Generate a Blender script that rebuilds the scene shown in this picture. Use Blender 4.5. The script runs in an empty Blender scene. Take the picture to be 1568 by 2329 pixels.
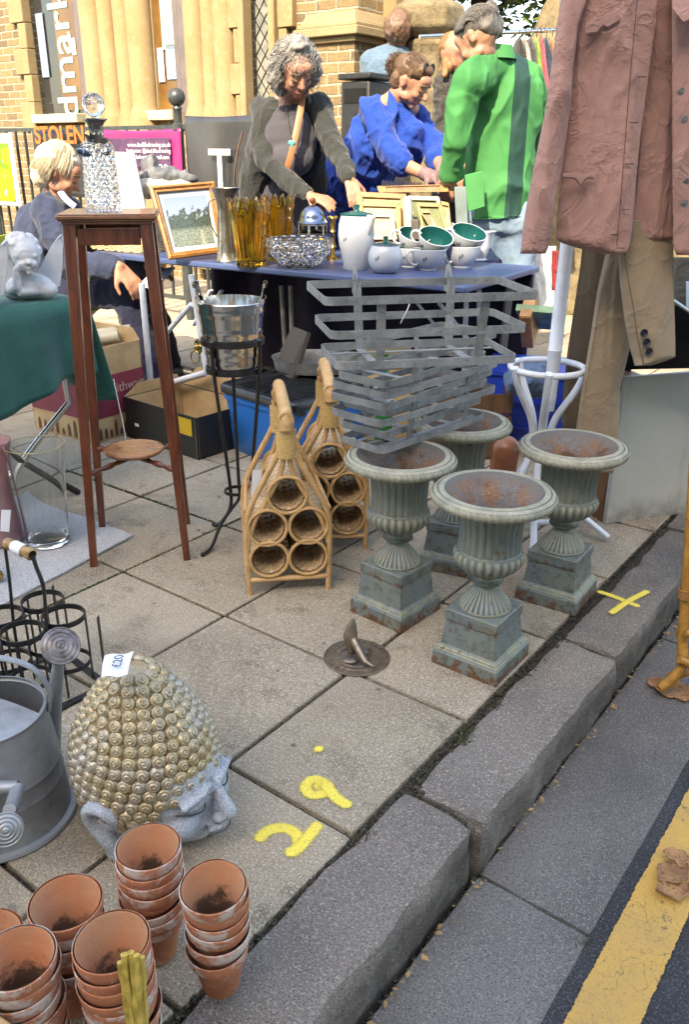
import bpy, bmesh, math, random
from math import sin, cos, pi, radians, sqrt, atan2, exp
from mathutils import Vector as V, Matrix, noise
random.seed(11)
S = bpy.context.scene
COL = S.collection
# ---------------------------------------------------------------- camera model and survey helpers
F, CX, CY, H = 1885.0, 784.0, 1164.5, 1.2146
PT, RL = radians(23.31), radians(.40)
FW = V((0, cos(PT), -sin(PT))); _r = V((1, 0, 0)); _u = _r.cross(FW)
RR = cos(RL)*_r + sin(RL)*_u; UU = -sin(RL)*_r + cos(RL)*_u
C0 = V((0, 0, H)); YW = radians(36.96)
def ray(x, y): return FW*F + RR*(x-CX) - UU*(y-CY)
def G(x, y, z=0.0):            # point of the level plane z seen at a survey mark
    d = ray(x, y); return C0 + d*((z-H)/d.z)
def D(x, y, Y):                # point at forward distance Y
    d = ray(x, y); return C0 + d*(Y/d.y)
def W(xg, yg, z=0.0):          # paving grid to world
    c, s = cos(YW), sin(YW); return V((c*xg+s*yg, -s*xg+c*yg, z))
GX, GY = W(1, 0), W(0, 1); Z = V((0, 0, 1)); X = V((1, 0, 0)); Y_ = V((0, 1, 0))
def pxm(p): return F/((V(p)-C0).dot(FW))       # survey marks per metre at p
cam = bpy.data.cameras.new('camera'); co = bpy.data.objects.new('camera', cam); COL.objects.link(co)
co.matrix_world = Matrix(((RR.x, UU.x, -FW.x, 0), (RR.y, UU.y, -FW.y, 0), (RR.z, UU.z, -FW.z, H), (0, 0, 0, 1)))
cam.sensor_fit = 'VERTICAL'; cam.sensor_height = 24; cam.lens = 24*F/2329; cam.clip_end = 500; cam.clip_start = .02
S.camera = co
# ---------------------------------------------------------------- materials
def lin(h):
    if not isinstance(h, str): return tuple(h)+(1,) if len(h) == 3 else tuple(h)
    h = h.lstrip('#'); o = []
    for i in (0, 2, 4):
        c = int(h[i:i+2], 16)/255; o.append(c/12.92 if c <= .04045 else ((c+.055)/1.055)**2.4)
    return (*o, 1)
class NT:
    def __init__(s, name):
        s.m = bpy.data.materials.new(name); s.m.use_nodes = True; s.t = s.m.node_tree; s.t.nodes.clear()
        s.out = s.n('ShaderNodeOutputMaterial'); s.b = s.n('ShaderNodeBsdfPrincipled'); s.l(s.b.outputs[0], s.out.inputs[0])
        s.tc = s.n('ShaderNodeTexCoord')
        oi = s.n('ShaderNodeObjectInfo'); m = s.n('ShaderNodeVectorMath'); m.operation = 'MULTIPLY_ADD'
        m.inputs[1].default_value = (31, 17, 23); s.l(oi.outputs['Random'], m.inputs[0]); s.l(s.tc.outputs['Object'], m.inputs[2]); s.co = m.outputs[0]; s.rnd = oi.outputs['Random']
    def n(s, k, **kw):
        nd = s.t.nodes.new(k)
        for a, b in kw.items(): setattr(nd, a, b)
        return nd
    def l(s, a, b): s.t.links.new(a, b)
    def noise(s, sc, det=4, rough=.55, vec=None, dist=0, scl=None):
        v = vec or s.co
        if scl:
            mp = s.n('ShaderNodeMapping'); mp.inputs['Scale'].default_value = scl; s.l(v, mp.inputs[0]); v = mp.outputs[0]
        nd = s.n('ShaderNodeTexNoise'); nd.inputs['Scale'].default_value = sc; nd.inputs['Detail'].default_value = det
        nd.inputs['Roughness'].default_value = rough; nd.inputs['Distortion'].default_value = dist; s.l(v, nd.inputs['Vector']); return nd.outputs[0]
    def ramp(s, f, a, b):
        nd = s.n('ShaderNodeMapRange'); nd.inputs[1].default_value = a; nd.inputs[2].default_value = b; s.l(f, nd.inputs[0]); return nd.outputs[0]
    def mix(s, f, a, b, bt='MIX'):
        nd = s.n('ShaderNodeMix'); nd.data_type = 'RGBA'; nd.blend_type = bt
        for v, i in ((f, 0), (a, 6), (b, 7)):
            if hasattr(v, 'is_output'): s.l(v, nd.inputs[i])
            elif i == 0: nd.inputs[0].default_value = v
            else: nd.inputs[i].default_value = lin(v)
        return nd.outputs[2]
    def math(s, op, a, b=0.0, c=None):
        nd = s.n('ShaderNodeMath'); nd.operation = op
        for i, v in enumerate((a, b) if c is None else (a, b, c)):
            if hasattr(v, 'is_output'): s.l(v, nd.inputs[i])
            else: nd.inputs[i].default_value = v
        return nd.outputs[0]
    def sep(s, v=None):
        nd = s.n('ShaderNodeSeparateXYZ'); s.l(v or s.tc.outputs['Object'], nd.inputs[0]); return nd.outputs
    def bump(s, h, d=.002, st=1.0):
        nd = s.n('ShaderNodeBump'); nd.inputs['Distance'].default_value = d; nd.inputs['Strength'].default_value = st
        s.l(h, nd.inputs['Height']); s.l(nd.outputs[0], s.b.inputs['Normal']); return nd
    def set(s, **kw):
        for k, v in kw.items():
            k = k.replace('_', ' ')
            if hasattr(v, 'is_output'): s.l(v, s.b.inputs[k])
            else: s.b.inputs[k].default_value = v if not isinstance(v, str) else lin(v)
        return s
def mat(name, c1, c2=None, sc=8, lo=.4, hi=.62, rough=.6, metal=0, c3=None, sc3=60, lo3=.6, hi3=.68, bump=0, bsc=40, scl=None, det=5, spec=None, island=0, **kw):
    t = NT(name)
    if c2 is None:
        a = t.noise(sc*3, 3); c = t.mix(t.ramp(a, .3, .7), c1, tuple(min(1, q*.86) for q in lin(c1)[:3]))
    else: c = t.mix(t.ramp(t.noise(sc, det, scl=scl), lo, hi), c1, c2)
    if c3 is not None: c = t.mix(t.ramp(t.noise(sc3, 5, .6), lo3, hi3), c, c3)
    if island:
        g = t.n('ShaderNodeNewGeometry'); hs = t.n('ShaderNodeHueSaturation'); t.l(c, hs.inputs['Color'])
        t.l(t.math('MULTIPLY_ADD', g.outputs['Random Per Island'], island*2, 1-island), hs.inputs['Value']); c = hs.outputs[0]
    t.set(Base_Color=c, Roughness=rough, Metallic=metal)
    if spec is not None: t.b.inputs['Specular IOR Level'].default_value = spec
    if bump: t.bump(t.noise(bsc, 5, .6, scl=scl), bump)
    for k, v in kw.items(): t.set(**{k: v})
    return t.m
def glass(name, col, rough=.02, ior=1.5, trans=1.0):
    t = NT(name); t.set(Base_Color=col, Roughness=rough, IOR=ior, Transmission_Weight=trans); return t.m
# ---------------------------------------------------------------- mesh builder
def basis(d, up=None):
    d = V(d).normalized(); up = V(up) if up else (V((0, 0, 1)) if abs(d.z) < .95 else V((1, 0, 0)))
    a = up.cross(d).normalized(); return a, d.cross(a).normalized(), d
def rz(a): return Matrix.Rotation(a, 3, 'Z')
class MB:
    def __init__(s): s.v = []; s.f = []; s.m = []; s.at = {}
    def add(s, vs, fs, m=0):
        o = len(s.v); s.v += [V(p) for p in vs]; s.f += [[i+o for i in q] for q in fs]; s.m += [m]*len(fs); return s
    def box(s, c, size, R=None, m=0, top=1.0):
        c = V(c); x, y, z = [q/2 for q in size]; vs = []
        for k in (-1, 1):
            t = top if k == 1 else 1
            for a, b in ((-1, -1), (1, -1), (1, 1), (-1, 1)):
                p = V((a*x*t, b*y*t, k*z)); vs.append(c+(R @ p if R else p))
        return s.add(vs, [(3, 2, 1, 0), (4, 5, 6, 7), (0, 1, 5, 4), (1, 2, 6, 5), (2, 3, 7, 6), (3, 0, 4, 7)], m)
    def bar(s, p0, p1, w, t, up=None, m=0, w1=None, t1=None):
        p0, p1 = V(p0), V(p1); a, b, d = basis(p1-p0, up); w1 = w1 or w; t1 = t1 or t; vs = []
        for p, ww, tt in ((p0, w, t), (p1, w1, t1)):
            for i, j in ((-1, -1), (1, -1), (1, 1), (-1, 1)): vs.append(p+a*i*ww/2+b*j*tt/2)
        return s.add(vs, [(3, 2, 1, 0), (4, 5, 6, 7), (0, 1, 5, 4), (1, 2, 6, 5), (2, 3, 7, 6), (3, 0, 4, 7)], m)
    def tube(s, pts, r, n=8, closed=False, cap=True, m=0, flat=1.0, up=None):
        pts = [V(p) for p in pts]; k = len(pts); rs = r if isinstance(r, (list, tuple)) else [r]*k; vs = []; A = None
        for i, p in enumerate(pts):
            if closed: d = pts[(i+1) % k]-pts[i-1]
            else: d = pts[min(i+1, k-1)]-pts[max(i-1, 0)]
            d.normalize()
            if A is None or up is not None: A, B, _ = basis(d, up)
            else:
                A = (A-d*A.dot(d)); A = A.normalized() if A.length > 1e-6 else basis(d)[0]; B = d.cross(A)
            for j in range(n):
                t = 2*pi*j/n; vs.append(p+A*cos(t)*rs[i]+B*sin(t)*rs[i]*flat)
        fs = []
        for i in range(k if closed else k-1):
            for j in range(n):
                a, b = i*n+j, i*n+(j+1) % n; c, d2 = ((i+1) % k)*n+(j+1) % n, ((i+1) % k)*n+j; fs.append((a, b, c, d2))
        if cap and not closed: fs += [tuple(range(n))[::-1], tuple((k-1)*n+j for j in range(n))]
        return s.add(vs, fs, m)
    def lathe(s, prof, c=(0, 0, 0), n=32, R=None, m=0, fn=None, sx=1, sy=1, a0=0, a1=2*pi, cap=False):
        c = V(c); vs = []; full = abs(a1-a0-2*pi) < 1e-6; nn = n if full else n+1
        for r, z in prof:
            for j in range(nn):
                t = a0+(a1-a0)*j/n; rr = fn(r, z, t) if fn else r; p = V((rr*cos(t)*sx, rr*sin(t)*sy, z)); vs.append(c+(R @ p if R else p))
        fs = []
        for i in range(len(prof)-1):
            for j in range(n if full else n):
                j2 = (j+1) % nn; fs.append((i*nn+j, i*nn+j2, (i+1)*nn+j2, (i+1)*nn+j))
        if full and cap:
            if prof[0][0] > 1e-5: fs.append(tuple(range(nn))[::-1])
            if prof[-1][0] > 1e-5: fs.append(tuple((len(prof)-1)*nn+j for j in range(nn)))
        return s.add(vs, fs, m)
    def open_lathe(s, prof, th, **k):      # vessel: outer profile and inner return
        inn = [(max(r-th, .0005), z) for r, z in prof[::-1]]; inn = [q if i < len(inn)-1 else (q[0], q[1]+th) for i, q in enumerate(inn)]
        return s.lathe([(.0001, prof[0][1])]+prof+inn+[(.0001, inn[-1][1])], **k)
    def ball(s, c, r, n=16, R=None, m=0):
        r = (r, r, r) if not hasattr(r, '__len__') else r; h = n//2
        MM = Matrix.Diagonal(V(r)); MM = (R @ MM) if R else MM
        return s.lathe([(max(1e-6, sin(pi*i/h)), -cos(pi*i/h)) for i in range(h+1)], c, n, MM, m)
    def cap(s, p0, p1, r0, r1, n=14, m=0):   # rounded tapered limb
        p0, p1 = V(p0), V(p1); d = p1-p0; L = d.length
        if L < 1e-6: return s.ball(p0, r0, n)
        a, b, d = basis(d); R = Matrix((a, b, d)).transposed(); pr = []
        for i in range(5): t = pi/2*i/4; pr.append((max(1e-6, r0*sin(t)), -r0*cos(t)))
        for i in range(1, 5): t = pi/2*i/4; pr.append((max(1e-6, r1*cos(t)), L+r1*sin(t)))
        pr.insert(5, (r1, L)); return s.lathe(pr, p0, n, R, m)
    def prism(s, pts, off, m=0):
        n = len(pts); pts = [V(p) for p in pts]; off = V(off)
        return s.add(pts+[p+off for p in pts], [tuple(range(n))[::-1], tuple(range(n, 2*n))]+[(i, (i+1) % n, n+(i+1) % n, n+i) for i in range(n)], m)
    def sheet(s, rows, th=0.0, m=0):
        r, c = len(rows), len(rows[0]); vs = [V(p) for q in rows for p in q]
        fs = [(i*c+j, i*c+j+1, (i+1)*c+j+1, (i+1)*c+j) for i in range(r-1) for j in range(c-1)]
        if th:
            nr = []
            for i in range(r):
                for j in range(c):
                    du = vs[i*c+min(j+1, c-1)]-vs[i*c+max(j-1, 0)]; dv = vs[min(i+1, r-1)*c+j]-vs[max(i-1, 0)*c+j]
                    q = du.cross(dv); nr.append(q.normalized() if q.length > 1e-9 else V((0, 0, 1)))
            N = r*c; vs2 = [p+q*th for p, q in zip(vs, nr)]; f2 = [tuple(N+k for k in q[::-1]) for q in fs]
            per = [j for j in range(c)]+[i*c+c-1 for i in range(1, r)]+[(r-1)*c+j for j in range(c-2, -1, -1)]+[i*c for i in range(r-2, 0, -1)]
            f3 = [(per[(k+1) % len(per)], per[k], N+per[k], N+per[(k+1) % len(per)]) for k in range(len(per))]
            return s.add(vs+vs2, fs+f2+f3, m)
        return s.add(vs, fs, m)
    def loft(s, secs, n=24, m=0, cap=True):     # secs: (centre, rx, ry, yaw[, tilt axis])
        vs = []
        for c, rx, ry, a in secs:
            c = V(c)
            for j in range(n):
                t = 2*pi*j/n; q = 1.0; p = V((rx*cos(t), ry*sin(t), 0)); vs.append(c+rz(a) @ p)
        k = len(secs); fs = [(i*n+j, i*n+(j+1) % n, (i+1)*n+(j+1) % n, (i+1)*n+j) for i in range(k-1) for j in range(n)]
        if cap: fs += [tuple(range(n))[::-1], tuple((k-1)*n+j for j in range(n))]
        return s.add(vs, fs, m)
    def warp(s, fn, i0=0):
        for i in range(i0, len(s.v)): s.v[i] = V(fn(s.v[i]))
        return s
    def obj(s, name, mats, parent=None, org=None, sharp=40, bevel=0, seg=2, sub=0, flat=False, attr=None):
        me = bpy.data.meshes.new(name)
        if org is None: org = V(parent['_o']) if parent else V((0, 0, 0))
        me.from_pydata([p-V(org) for p in s.v], [], s.f); me.update()
        mats = mats if isinstance(mats, (list, tuple)) else [mats]
        for m in mats: me.materials.append(m)
        if len(mats) > 1: me.polygons.foreach_set('material_index', s.m)
        bm = bmesh.new(); bm.from_mesh(me); bmesh.ops.recalc_face_normals(bm, faces=bm.faces[:])  if not flat else None
        bm.to_mesh(me); bm.free()
        me.shade_smooth(); me.set_sharp_from_angle(angle=radians(sharp))
        if attr:
            for an, vals in attr.items():
                A = me.attributes.new(an, 'FLOAT', 'POINT'); A.data.foreach_set('value', vals)
        o = bpy.data.objects.new(name, me); COL.objects.link(o)
        if parent: o.parent = parent
        else: o.location = org
        o['_o'] = list(org)
        if sub: md = o.modifiers.new('s', 'SUBSURF'); md.levels = sub; md.render_levels = sub
        if bevel: md = o.modifiers.new('b', 'BEVEL'); md.width = bevel; md.segments = seg; md.limit_method = 'ANGLE'; md.angle_limit = radians(35)
        return o
def tag(o, label=None, cat=None, group=None, kind=None):
    if label: o['label'] = label
    if cat: o['category'] = cat
    if group: o['group'] = group
    if kind: o['kind'] = kind
    return o
def thing(name, label, cat, loc, group=None):
    o = bpy.data.objects.new(name, None); COL.objects.link(o); o.location = loc; o['_o'] = list(loc); o.empty_display_size = .05
    return tag(o, label, cat, group)
def struct(o): o['kind'] = 'structure'; return o
def dup(root, loc, rotz=0, label=None, scale=None, tilt=None):
    def cp(o, p):
        c = o.copy(); COL.objects.link(c); c.parent = p
        for ch in o.children: cp(ch, c)
        return c
    r = cp(root, None); r.location = loc; r.rotation_euler = tilt if tilt else (0, 0, rotz)
    if scale: r.scale = (scale,)*3 if not hasattr(scale, '__len__') else scale
    if label: r['label'] = label
    return r
def fused(s, vox=.008, smooth=4, disp=None, name='m'):
    """one continuous skin from overlapping closed pieces; returns a new MB"""
    me = bpy.data.meshes.new('t'); me.from_pydata(s.v, [], s.f); bm = bmesh.new(); bm.from_mesh(me)
    bmesh.ops.recalc_face_normals(bm, faces=bm.faces[:]); bm.to_mesh(me); bm.free()
    o = bpy.data.objects.new('t', me); COL.objects.link(o)
    r = o.modifiers.new('r', 'REMESH'); r.mode = 'VOXEL'; r.voxel_size = vox
    if smooth: q = o.modifiers.new('q', 'SMOOTH'); q.iterations = smooth; q.factor = .5
    dg = bpy.context.evaluated_depsgraph_get(); e = o.evaluated_get(dg); m2 = e.to_mesh()
    out = MB(); vs = [v.co.copy() for v in m2.vertices]
    if disp:
        ns = [v.normal.copy() for v in m2.vertices]; vs = [p+nn*disp(p, nn) for p, nn in zip(vs, ns)]
    out.v = vs; out.f = [list(p.vertices) for p in m2.polygons]; out.m = [0]*len(out.f)
    e.to_mesh_clear(); bpy.data.objects.remove(o); bpy.data.meshes.remove(me); return out
def nz(p, sc, sd=0): return noise.noise(V((p[0]*sc+sd, p[1]*sc-sd, p[2]*sc+2*sd)))
def fold(p, sc, st=(1, 1, .35), sd=0, amp=.01):   # cloth folds: ridged stretched noise
    q = V((p[0]*st[0], p[1]*st[1], p[2]*st[2])); a = nz(q, sc*.8, sd); b = nz(q, sc*1.9, sd+5)
    return amp*((1-min(1, abs(a)*3.2))**1.4*1.1-.45+(1-min(1, abs(b)*3.4))**1.5*.45)
def bez(pts, n=8, closed=False):      # Catmull-Rom through the points
    pts = [V(p) for p in pts]; k = len(pts); out = []
    for i in range(k if closed else k-1):
        p0 = pts[(i-1) % k] if closed or i else pts[0]*2-pts[1]; p1 = pts[i]; p2 = pts[(i+1) % k]
        p3 = pts[(i+2) % k] if closed or i < k-2 else pts[-1]*2-pts[-2]
        for j in range(n):
            t = j/n; out.append(.5*((2*p1)+(p2-p0)*t+(2*p0-5*p1+4*p2-p3)*t*t+(3*p1-p0-3*p2+p3)*t**3))
    if not closed: out.append(pts[-1])
    return out
def text(name, body, size, origin, ux, uy, m, parent, ext=.0006, align='LEFT', bold=0, space=1.0):
    cu = bpy.data.curves.new(name, 'FONT'); cu.body = body; cu.size = size; cu.extrude = ext; cu.align_x = align; cu.offset = bold; cu.space_character = space
    o = bpy.data.objects.new('t', cu); COL.objects.link(o); dg = bpy.context.evaluated_depsgraph_get()
    me = bpy.data.meshes.new_from_object(o.evaluated_get(dg)); bpy.data.objects.remove(o)
    ux = V(ux).normalized(); uy = V(uy); uy = (uy-ux*uy.dot(ux)).normalized(); n = ux.cross(uy); origin = V(origin)-V(parent['_o'])
    for v in me.vertices: v.co = origin+ux*v.co.x+uy*v.co.y+n*v.co.z
    me.materials.clear(); me.materials.append(m); ob = bpy.data.objects.new(name, me); COL.objects.link(ob); ob.parent = parent; ob['_o'] = parent['_o']; return ob
def garment(name, rows, M_, parent, Yf, sc=9, amp=.012, st=(1, 1, .3), th=.004, back=None, sd=0, nu=34, nv=60, bul=.03, org=None, holes=()):
    """closed cloth tube hung in folds. rows = (y, xl, xr) survey outline at distance Yf(u,v)"""
    m = MB(); R = []
    def at(v):
        y = rows[0][0]+(rows[-1][0]-rows[0][0])*v
        for (ya, la, ra), (yb, lb, rb_) in zip(rows, rows[1:]):
            if ya <= y <= yb+1e-6: k = (y-ya)/(yb-ya); return y, la+(lb-la)*k, ra+(rb_-ra)*k
        return rows[-1]
    for i in range(nv+1):
        y, l, r = at(i/nv); row = []
        for j in range(2*nu):
            if j < nu: u = j/(nu-1); s = -1
            else: u = 1-(j-nu)/(nu-1); s = 1
            Y = Yf(u, i/nv)+s*bul*sin(pi*u)**.6; p = D(l+(r-l)*u, y, Y); a = fold(p, sc, st, sd, amp)*(1 if s < 0 else .6)*min(1, sin(pi*u)*3+.25); p.y -= a*(1 if s < 0 else -1); p.x += a*.3; row.append(p)
        R.append(row)
    vs = [p for r in R for p in r]; n = 2*nu; m.add(vs, [(i*n+j, i*n+(j+1) % n, (i+1)*n+(j+1) % n, (i+1)*n+j) for i in range(nv) for j in range(n)]+[tuple(range(n)), tuple(nv*n+j for j in range(n))[::-1]])
    return m.obj(name, M_, parent, sharp=180), R
def cloth(name, c1, c2, rough=.85, wv=420, cr=26):
    t = NT(name); n = t.noise(5, 5, .6); c = t.mix(t.ramp(n, .3, .7), c1, c2); c = t.mix(t.math('MULTIPLY', t.ramp(t.noise(wv, 2), .45, .65), .35), c, tuple(q*.62 for q in lin(c1)[:3])); t.set(Base_Color=c, Roughness=rough, Sheen_Weight=.15); t.b.inputs['Specular IOR Level'].default_value = .25
    cr_ = t.math('ABSOLUTE', t.math('SUBTRACT', t.noise(cr*.5, 5, .6, dist=.8), .5)); h = t.math('ADD', t.math('MULTIPLY', t.math('POWER', cr_, .5), -.9), t.math('MULTIPLY', t.noise(cr, 4, .6), .8)); t.bump(h, .012, .85); return t.m
# ---------------------------------------------------------------- light
SUN_EL = radians(41); SDIR = V((-.36, -.93, 0)).normalized()
w = bpy.data.worlds.new('World'); S.world = w; w.use_nodes = True; nt = w.node_tree; nt.nodes.clear()
sk = nt.nodes.new('ShaderNodeTexSky'); sk.sky_type = 'NISHITA'; sk.sun_disc = False; sk.sun_elevation = SUN_EL; sk.sun_rotation = atan2(SDIR.x, SDIR.y)
sk.air_density = 1.0; sk.dust_density = 2.2; sk.ozone_density = 1.0
bg = nt.nodes.new('ShaderNodeBackground'); bg.inputs[1].default_value = .15; wo = nt.nodes.new('ShaderNodeOutputWorld')
nt.links.new(sk.outputs[0], bg.inputs[0]); nt.links.new(bg.outputs[0], wo.inputs[0])
sl = bpy.data.lights.new('sun', 'SUN'); sl.energy = 2.0; sl.angle = radians(.5); sl.color = (1, .93, .80)
so = bpy.data.objects.new('sun', sl); COL.objects.link(so)
sd = SDIR*cos(SUN_EL)+Z*sin(SUN_EL); so.rotation_euler = sd.to_track_quat('Z', 'Y').to_euler(); so.location = (-4, -9, 12)
S.view_settings.view_transform = 'Standard'; S.view_settings.look = 'None'; S.view_settings.exposure = 2.5; S.view_settings.gamma = 1
S.view_settings.use_white_balance = True; S.view_settings.white_balance_temperature = 8000; S.view_settings.white_balance_tint = 8
S.cycles.max_bounces = 10; S.cycles.transmission_bounces = 10; S.cycles.transparent_max_bounces = 12; S.cycles.caustics_refractive = False; S.cycles.caustics_reflective = False
# ---------------------------------------------------------------- grid-aligned helpers
def PY(x, y, yg):              # survey ray meets the vertical plane grid-y = yg ; returns grid coords
    d = ray(x, y); s, c = sin(YW), cos(YW); t = yg/(d.x*s+d.y*c); p = C0+d*t; return V((c*p.x-s*p.y, yg, p.z))
def PXg(x, y, xg):
    d = ray(x, y); s, c = sin(YW), cos(YW); t = xg/(c*d.x-s*d.y); p = C0+d*t; return V((xg, s*p.x+c*p.y, p.z))
def gthing(name, label, cat, xg, yg, z=0, group=None):
    o = thing(name, label, cat, W(xg, yg, z), group); o['_o'] = [xg, yg, z]; o.rotation_euler.z = -YW; return o
def gobj(mb, name, mats, **k):
    o = mb.obj(name, mats, **k); o.rotation_euler.z = -YW; return o
def spk(name, base, lo, dk, lt, sc=260, rough=.9, b=.0015, big=(2.2, .35, .65), isl=0.06, stain=None, moss=None):
    t = NT(name); co = t.tc.outputs['Object']
    n1 = t.noise(sc, 2, .6, vec=co); n2 = t.noise(sc*.55, 2, .6, vec=co); n3 = t.noise(big[0], 6, .6, vec=co, dist=.4)
    c = t.mix(t.ramp(n3, big[1], big[2]), base, lo)
    if stain: c = t.mix(t.math('MULTIPLY', t.ramp(t.noise(9, 6, .65, vec=co), .54, .68), .7), c, stain)
    c = t.mix(t.math('MULTIPLY', t.ramp(n1, .51, .62), .72), c, dk); c = t.mix(t.math('MULTIPLY', t.ramp(n2, .54, .66), .6), c, lt)
    c = t.mix(t.math('MULTIPLY', t.ramp(t.noise(1.1, 7, .7, vec=co, dist=1.2), .5, .66), .35), c, dk)
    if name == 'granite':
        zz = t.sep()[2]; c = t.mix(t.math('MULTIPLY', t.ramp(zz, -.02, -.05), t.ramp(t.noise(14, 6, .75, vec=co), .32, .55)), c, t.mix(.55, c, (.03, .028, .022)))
    if moss: c = t.mix(t.math('MULTIPLY', t.ramp(t.noise(3.1, 5, .7, vec=co), .58, .7), .35), c, moss)
    if isl:
        g = t.n('ShaderNodeNewGeometry'); hs = t.n('ShaderNodeHueSaturation'); t.l(c, hs.inputs['Color']); t.l(t.math('MULTIPLY_ADD', g.outputs['Random Per Island'], isl*2, 1-isl), hs.inputs['Value']); c = hs.outputs[0]
    t.set(Base_Color=c, Roughness=rough); t.b.inputs['Specular IOR Level'].default_value = .3
    t.bump(t.math('ADD', n1, t.math('MULTIPLY', t.noise(sc*.2, 4, .6, vec=co), 1.6)), b); return t.m
M_slab = spk('paving', (.40, .335, .25), (.31, .258, .19), (.10, .08, .06), (.64, .58, .49), 340, stain=(.15, .12, .085), isl=.12)
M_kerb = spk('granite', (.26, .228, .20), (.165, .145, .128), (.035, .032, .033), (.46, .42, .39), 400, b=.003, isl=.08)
M_gut = spk('channel granite', (.18, .17, .165), (.12, .113, .11), (.03, .03, .032), (.30, .29, .28), 420, b=.002, big=(1.6, .35, .65))
M_road = spk('asphalt', (.055, .06, .068), (.035, .039, .045), (.012, .012, .014), (.17, .17, .18), 420, b=.004)
M_dirt = spk('joint dirt', (.065, .056, .045), (.06, .055, .035), (.012, .011, .009), (.22, .19, .15), 300, b=.006, isl=0)
t = NT('moss'); t.set(Base_Color=t.mix(t.ramp(t.noise(90, 3), .4, .6), (.05, .075, .015), (.03, .03, .015)), Roughness=1); M_moss = t.m
# ground sheet to the horizon, base under the slabs, road
m = MB(); m.add([(-150, -150, -.16), (150, -150, -.16), (150, 150, -.16), (-150, 150, -.16)], [(0, 1, 2, 3)]); struct(m.obj('ground', M_road, flat=True))
m = MB(); m.box((-20.7+.18, 19.5, -.085), (39.9, 41, .142)); struct(gobj(m, 'pavement_bed', M_dirt))
m = MB(); m.box((9.7, 19.5, -.165), (20, 43, .08)); struct(gobj(m, 'road', M_road))
m = MB(); SP = .4491; xs = [-.714, -1.0634]+[-1.0634-SP*i for i in range(1, 15)]; y0 = .9939-SP*5; rnd = random.Random(3)
for i in range(len(xs)-1):
    for k in range(19):
        a, b = xs[i+1], xs[i]; c, d = y0+SP*k, y0+SP*(k+1); g = .0058
        if i == 0: b += -.006+rnd.uniform(-.004, .003)
        zz = rnd.uniform(-.0015, .002); cx, cy = (a+b)/2, (c+d)/2; tl = rnd.uniform(-.002, .002)
        nv = len(m.v); m.box((cx, cy, -.01+zz), (b-a-2*g, d-c-2*g, .04))
        for q in range(nv, len(m.v)): m.v[q].z += tl*(m.v[q].x-cx)/SP
        for q in range(nv, len(m.v)): m.v[q].z -= .01
struct(gobj(m, 'pavement', M_slab, bevel=.004, seg=2))
m = MB()                                   # farther paving in the yard
for i in range(26):
    for k in range(10): m.box((-3.5+.61*i-5*(k % 2)*.06-4, 6.35+1.9-.9+.61*k, -.012), (.596, .596, .03))
struct(gobj(m, 'yard_paving', M_slab))
# kerb stones : chunky worn granite with chipped ends
def stone(x0, x1, ya, yb, z0, z1, seed, r=.018, amp=.005, n=(9, 40, 7)):
    m = MB(); nx, ny, nz_ = n; ny = max(6, int((yb-ya)/.022)); vs = {}; fs = []
    def vid(i, j, k):
        key = (i, j, k)
        if key not in vs:
            u, v, q = i/nx, j/ny, k/nz_; p = V((x0+(x1-x0)*u, ya+(yb-ya)*v, z0+(z1-z0)*q))
            c = V((min(max(p.x, x0+r), x1-r), min(max(p.y, ya+r*1.4), yb-r*1.4), min(max(p.z, z0+r), z1-r))); d = p-c
            if d.length > 1e-6:
                d.normalize(); p = c+V((d.x*r, d.y*r*1.4, d.z*r))
            s = noise.noise(p*9+V((seed*3, 0, 0)))*amp+noise.noise(p*34+V((seed, 2, 0)))*amp*.45
            e = noise.noise(V((p.x*14, p.y*14, p.z*14+seed)))
            p += V((s if u > .5 else -s*.6, (e*amp*1.6 if v in (0, 1) else 0), s*.45)); vs[key] = len(m.v); m.v.append(p)
        return vs[key]
    for i in range(nx):
        for j in range(ny): fs += [(vid(i, j, nz_), vid(i+1, j, nz_), vid(i+1, j+1, nz_), vid(i, j+1, nz_))]
    for j in range(ny):
        for k in range(nz_): fs += [(vid(nx, j, k), vid(nx, j+1, k), vid(nx, j+1, k+1), vid(nx, j, k+1)), (vid(0, j+1, k), vid(0, j, k), vid(0, j, k+1), vid(0, j+1, k+1))]
    for i in range(nx):
        for k in range(nz_): fs += [(vid(i, 0, k), vid(i+1, 0, k), vid(i+1, 0, k+1), vid(i, 0, k+1)), (vid(i+1, ny, k), vid(i, ny, k), vid(i, ny, k+1), vid(i+1, ny, k+1))]
    m.f = fs; m.m = [0]*len(fs); return m
km = MB(); js = [-1.2, -.35, .395, 1.165, 1.923, 2.86, 3.75, 4.65, 5.6, 6.5, 7.4, 8.4, 9.5, 11]
for i in range(len(js)-1):
    xi = [-.716, -.714, -.712, -.700, -.692, -.708, -.714][i % 7]
    s = stone(xi, -.540+[0, .003, -.004, .006, 0, .003][i % 6], js[i]+.006, js[i+1]-.006, -.2, .002, i, r=.011, amp=.011); km.add(s.v, s.f)
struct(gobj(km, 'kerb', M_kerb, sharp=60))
gm_ = MB(); jg = [-1.5, -.6, .45, 1.165, 2.3, 3.1, 4.1, 5.2, 6.5, 8]
for i in range(len(jg)-1):
    s = stone(-.530, -.294, jg[i]+.002, jg[i+1]-.002, -.2, -.118, 20+i, r=.008, amp=.003); gm_.add(s.v, s.f)
struct(gobj(gm_, 'gutter', M_gut, sharp=60))
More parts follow.
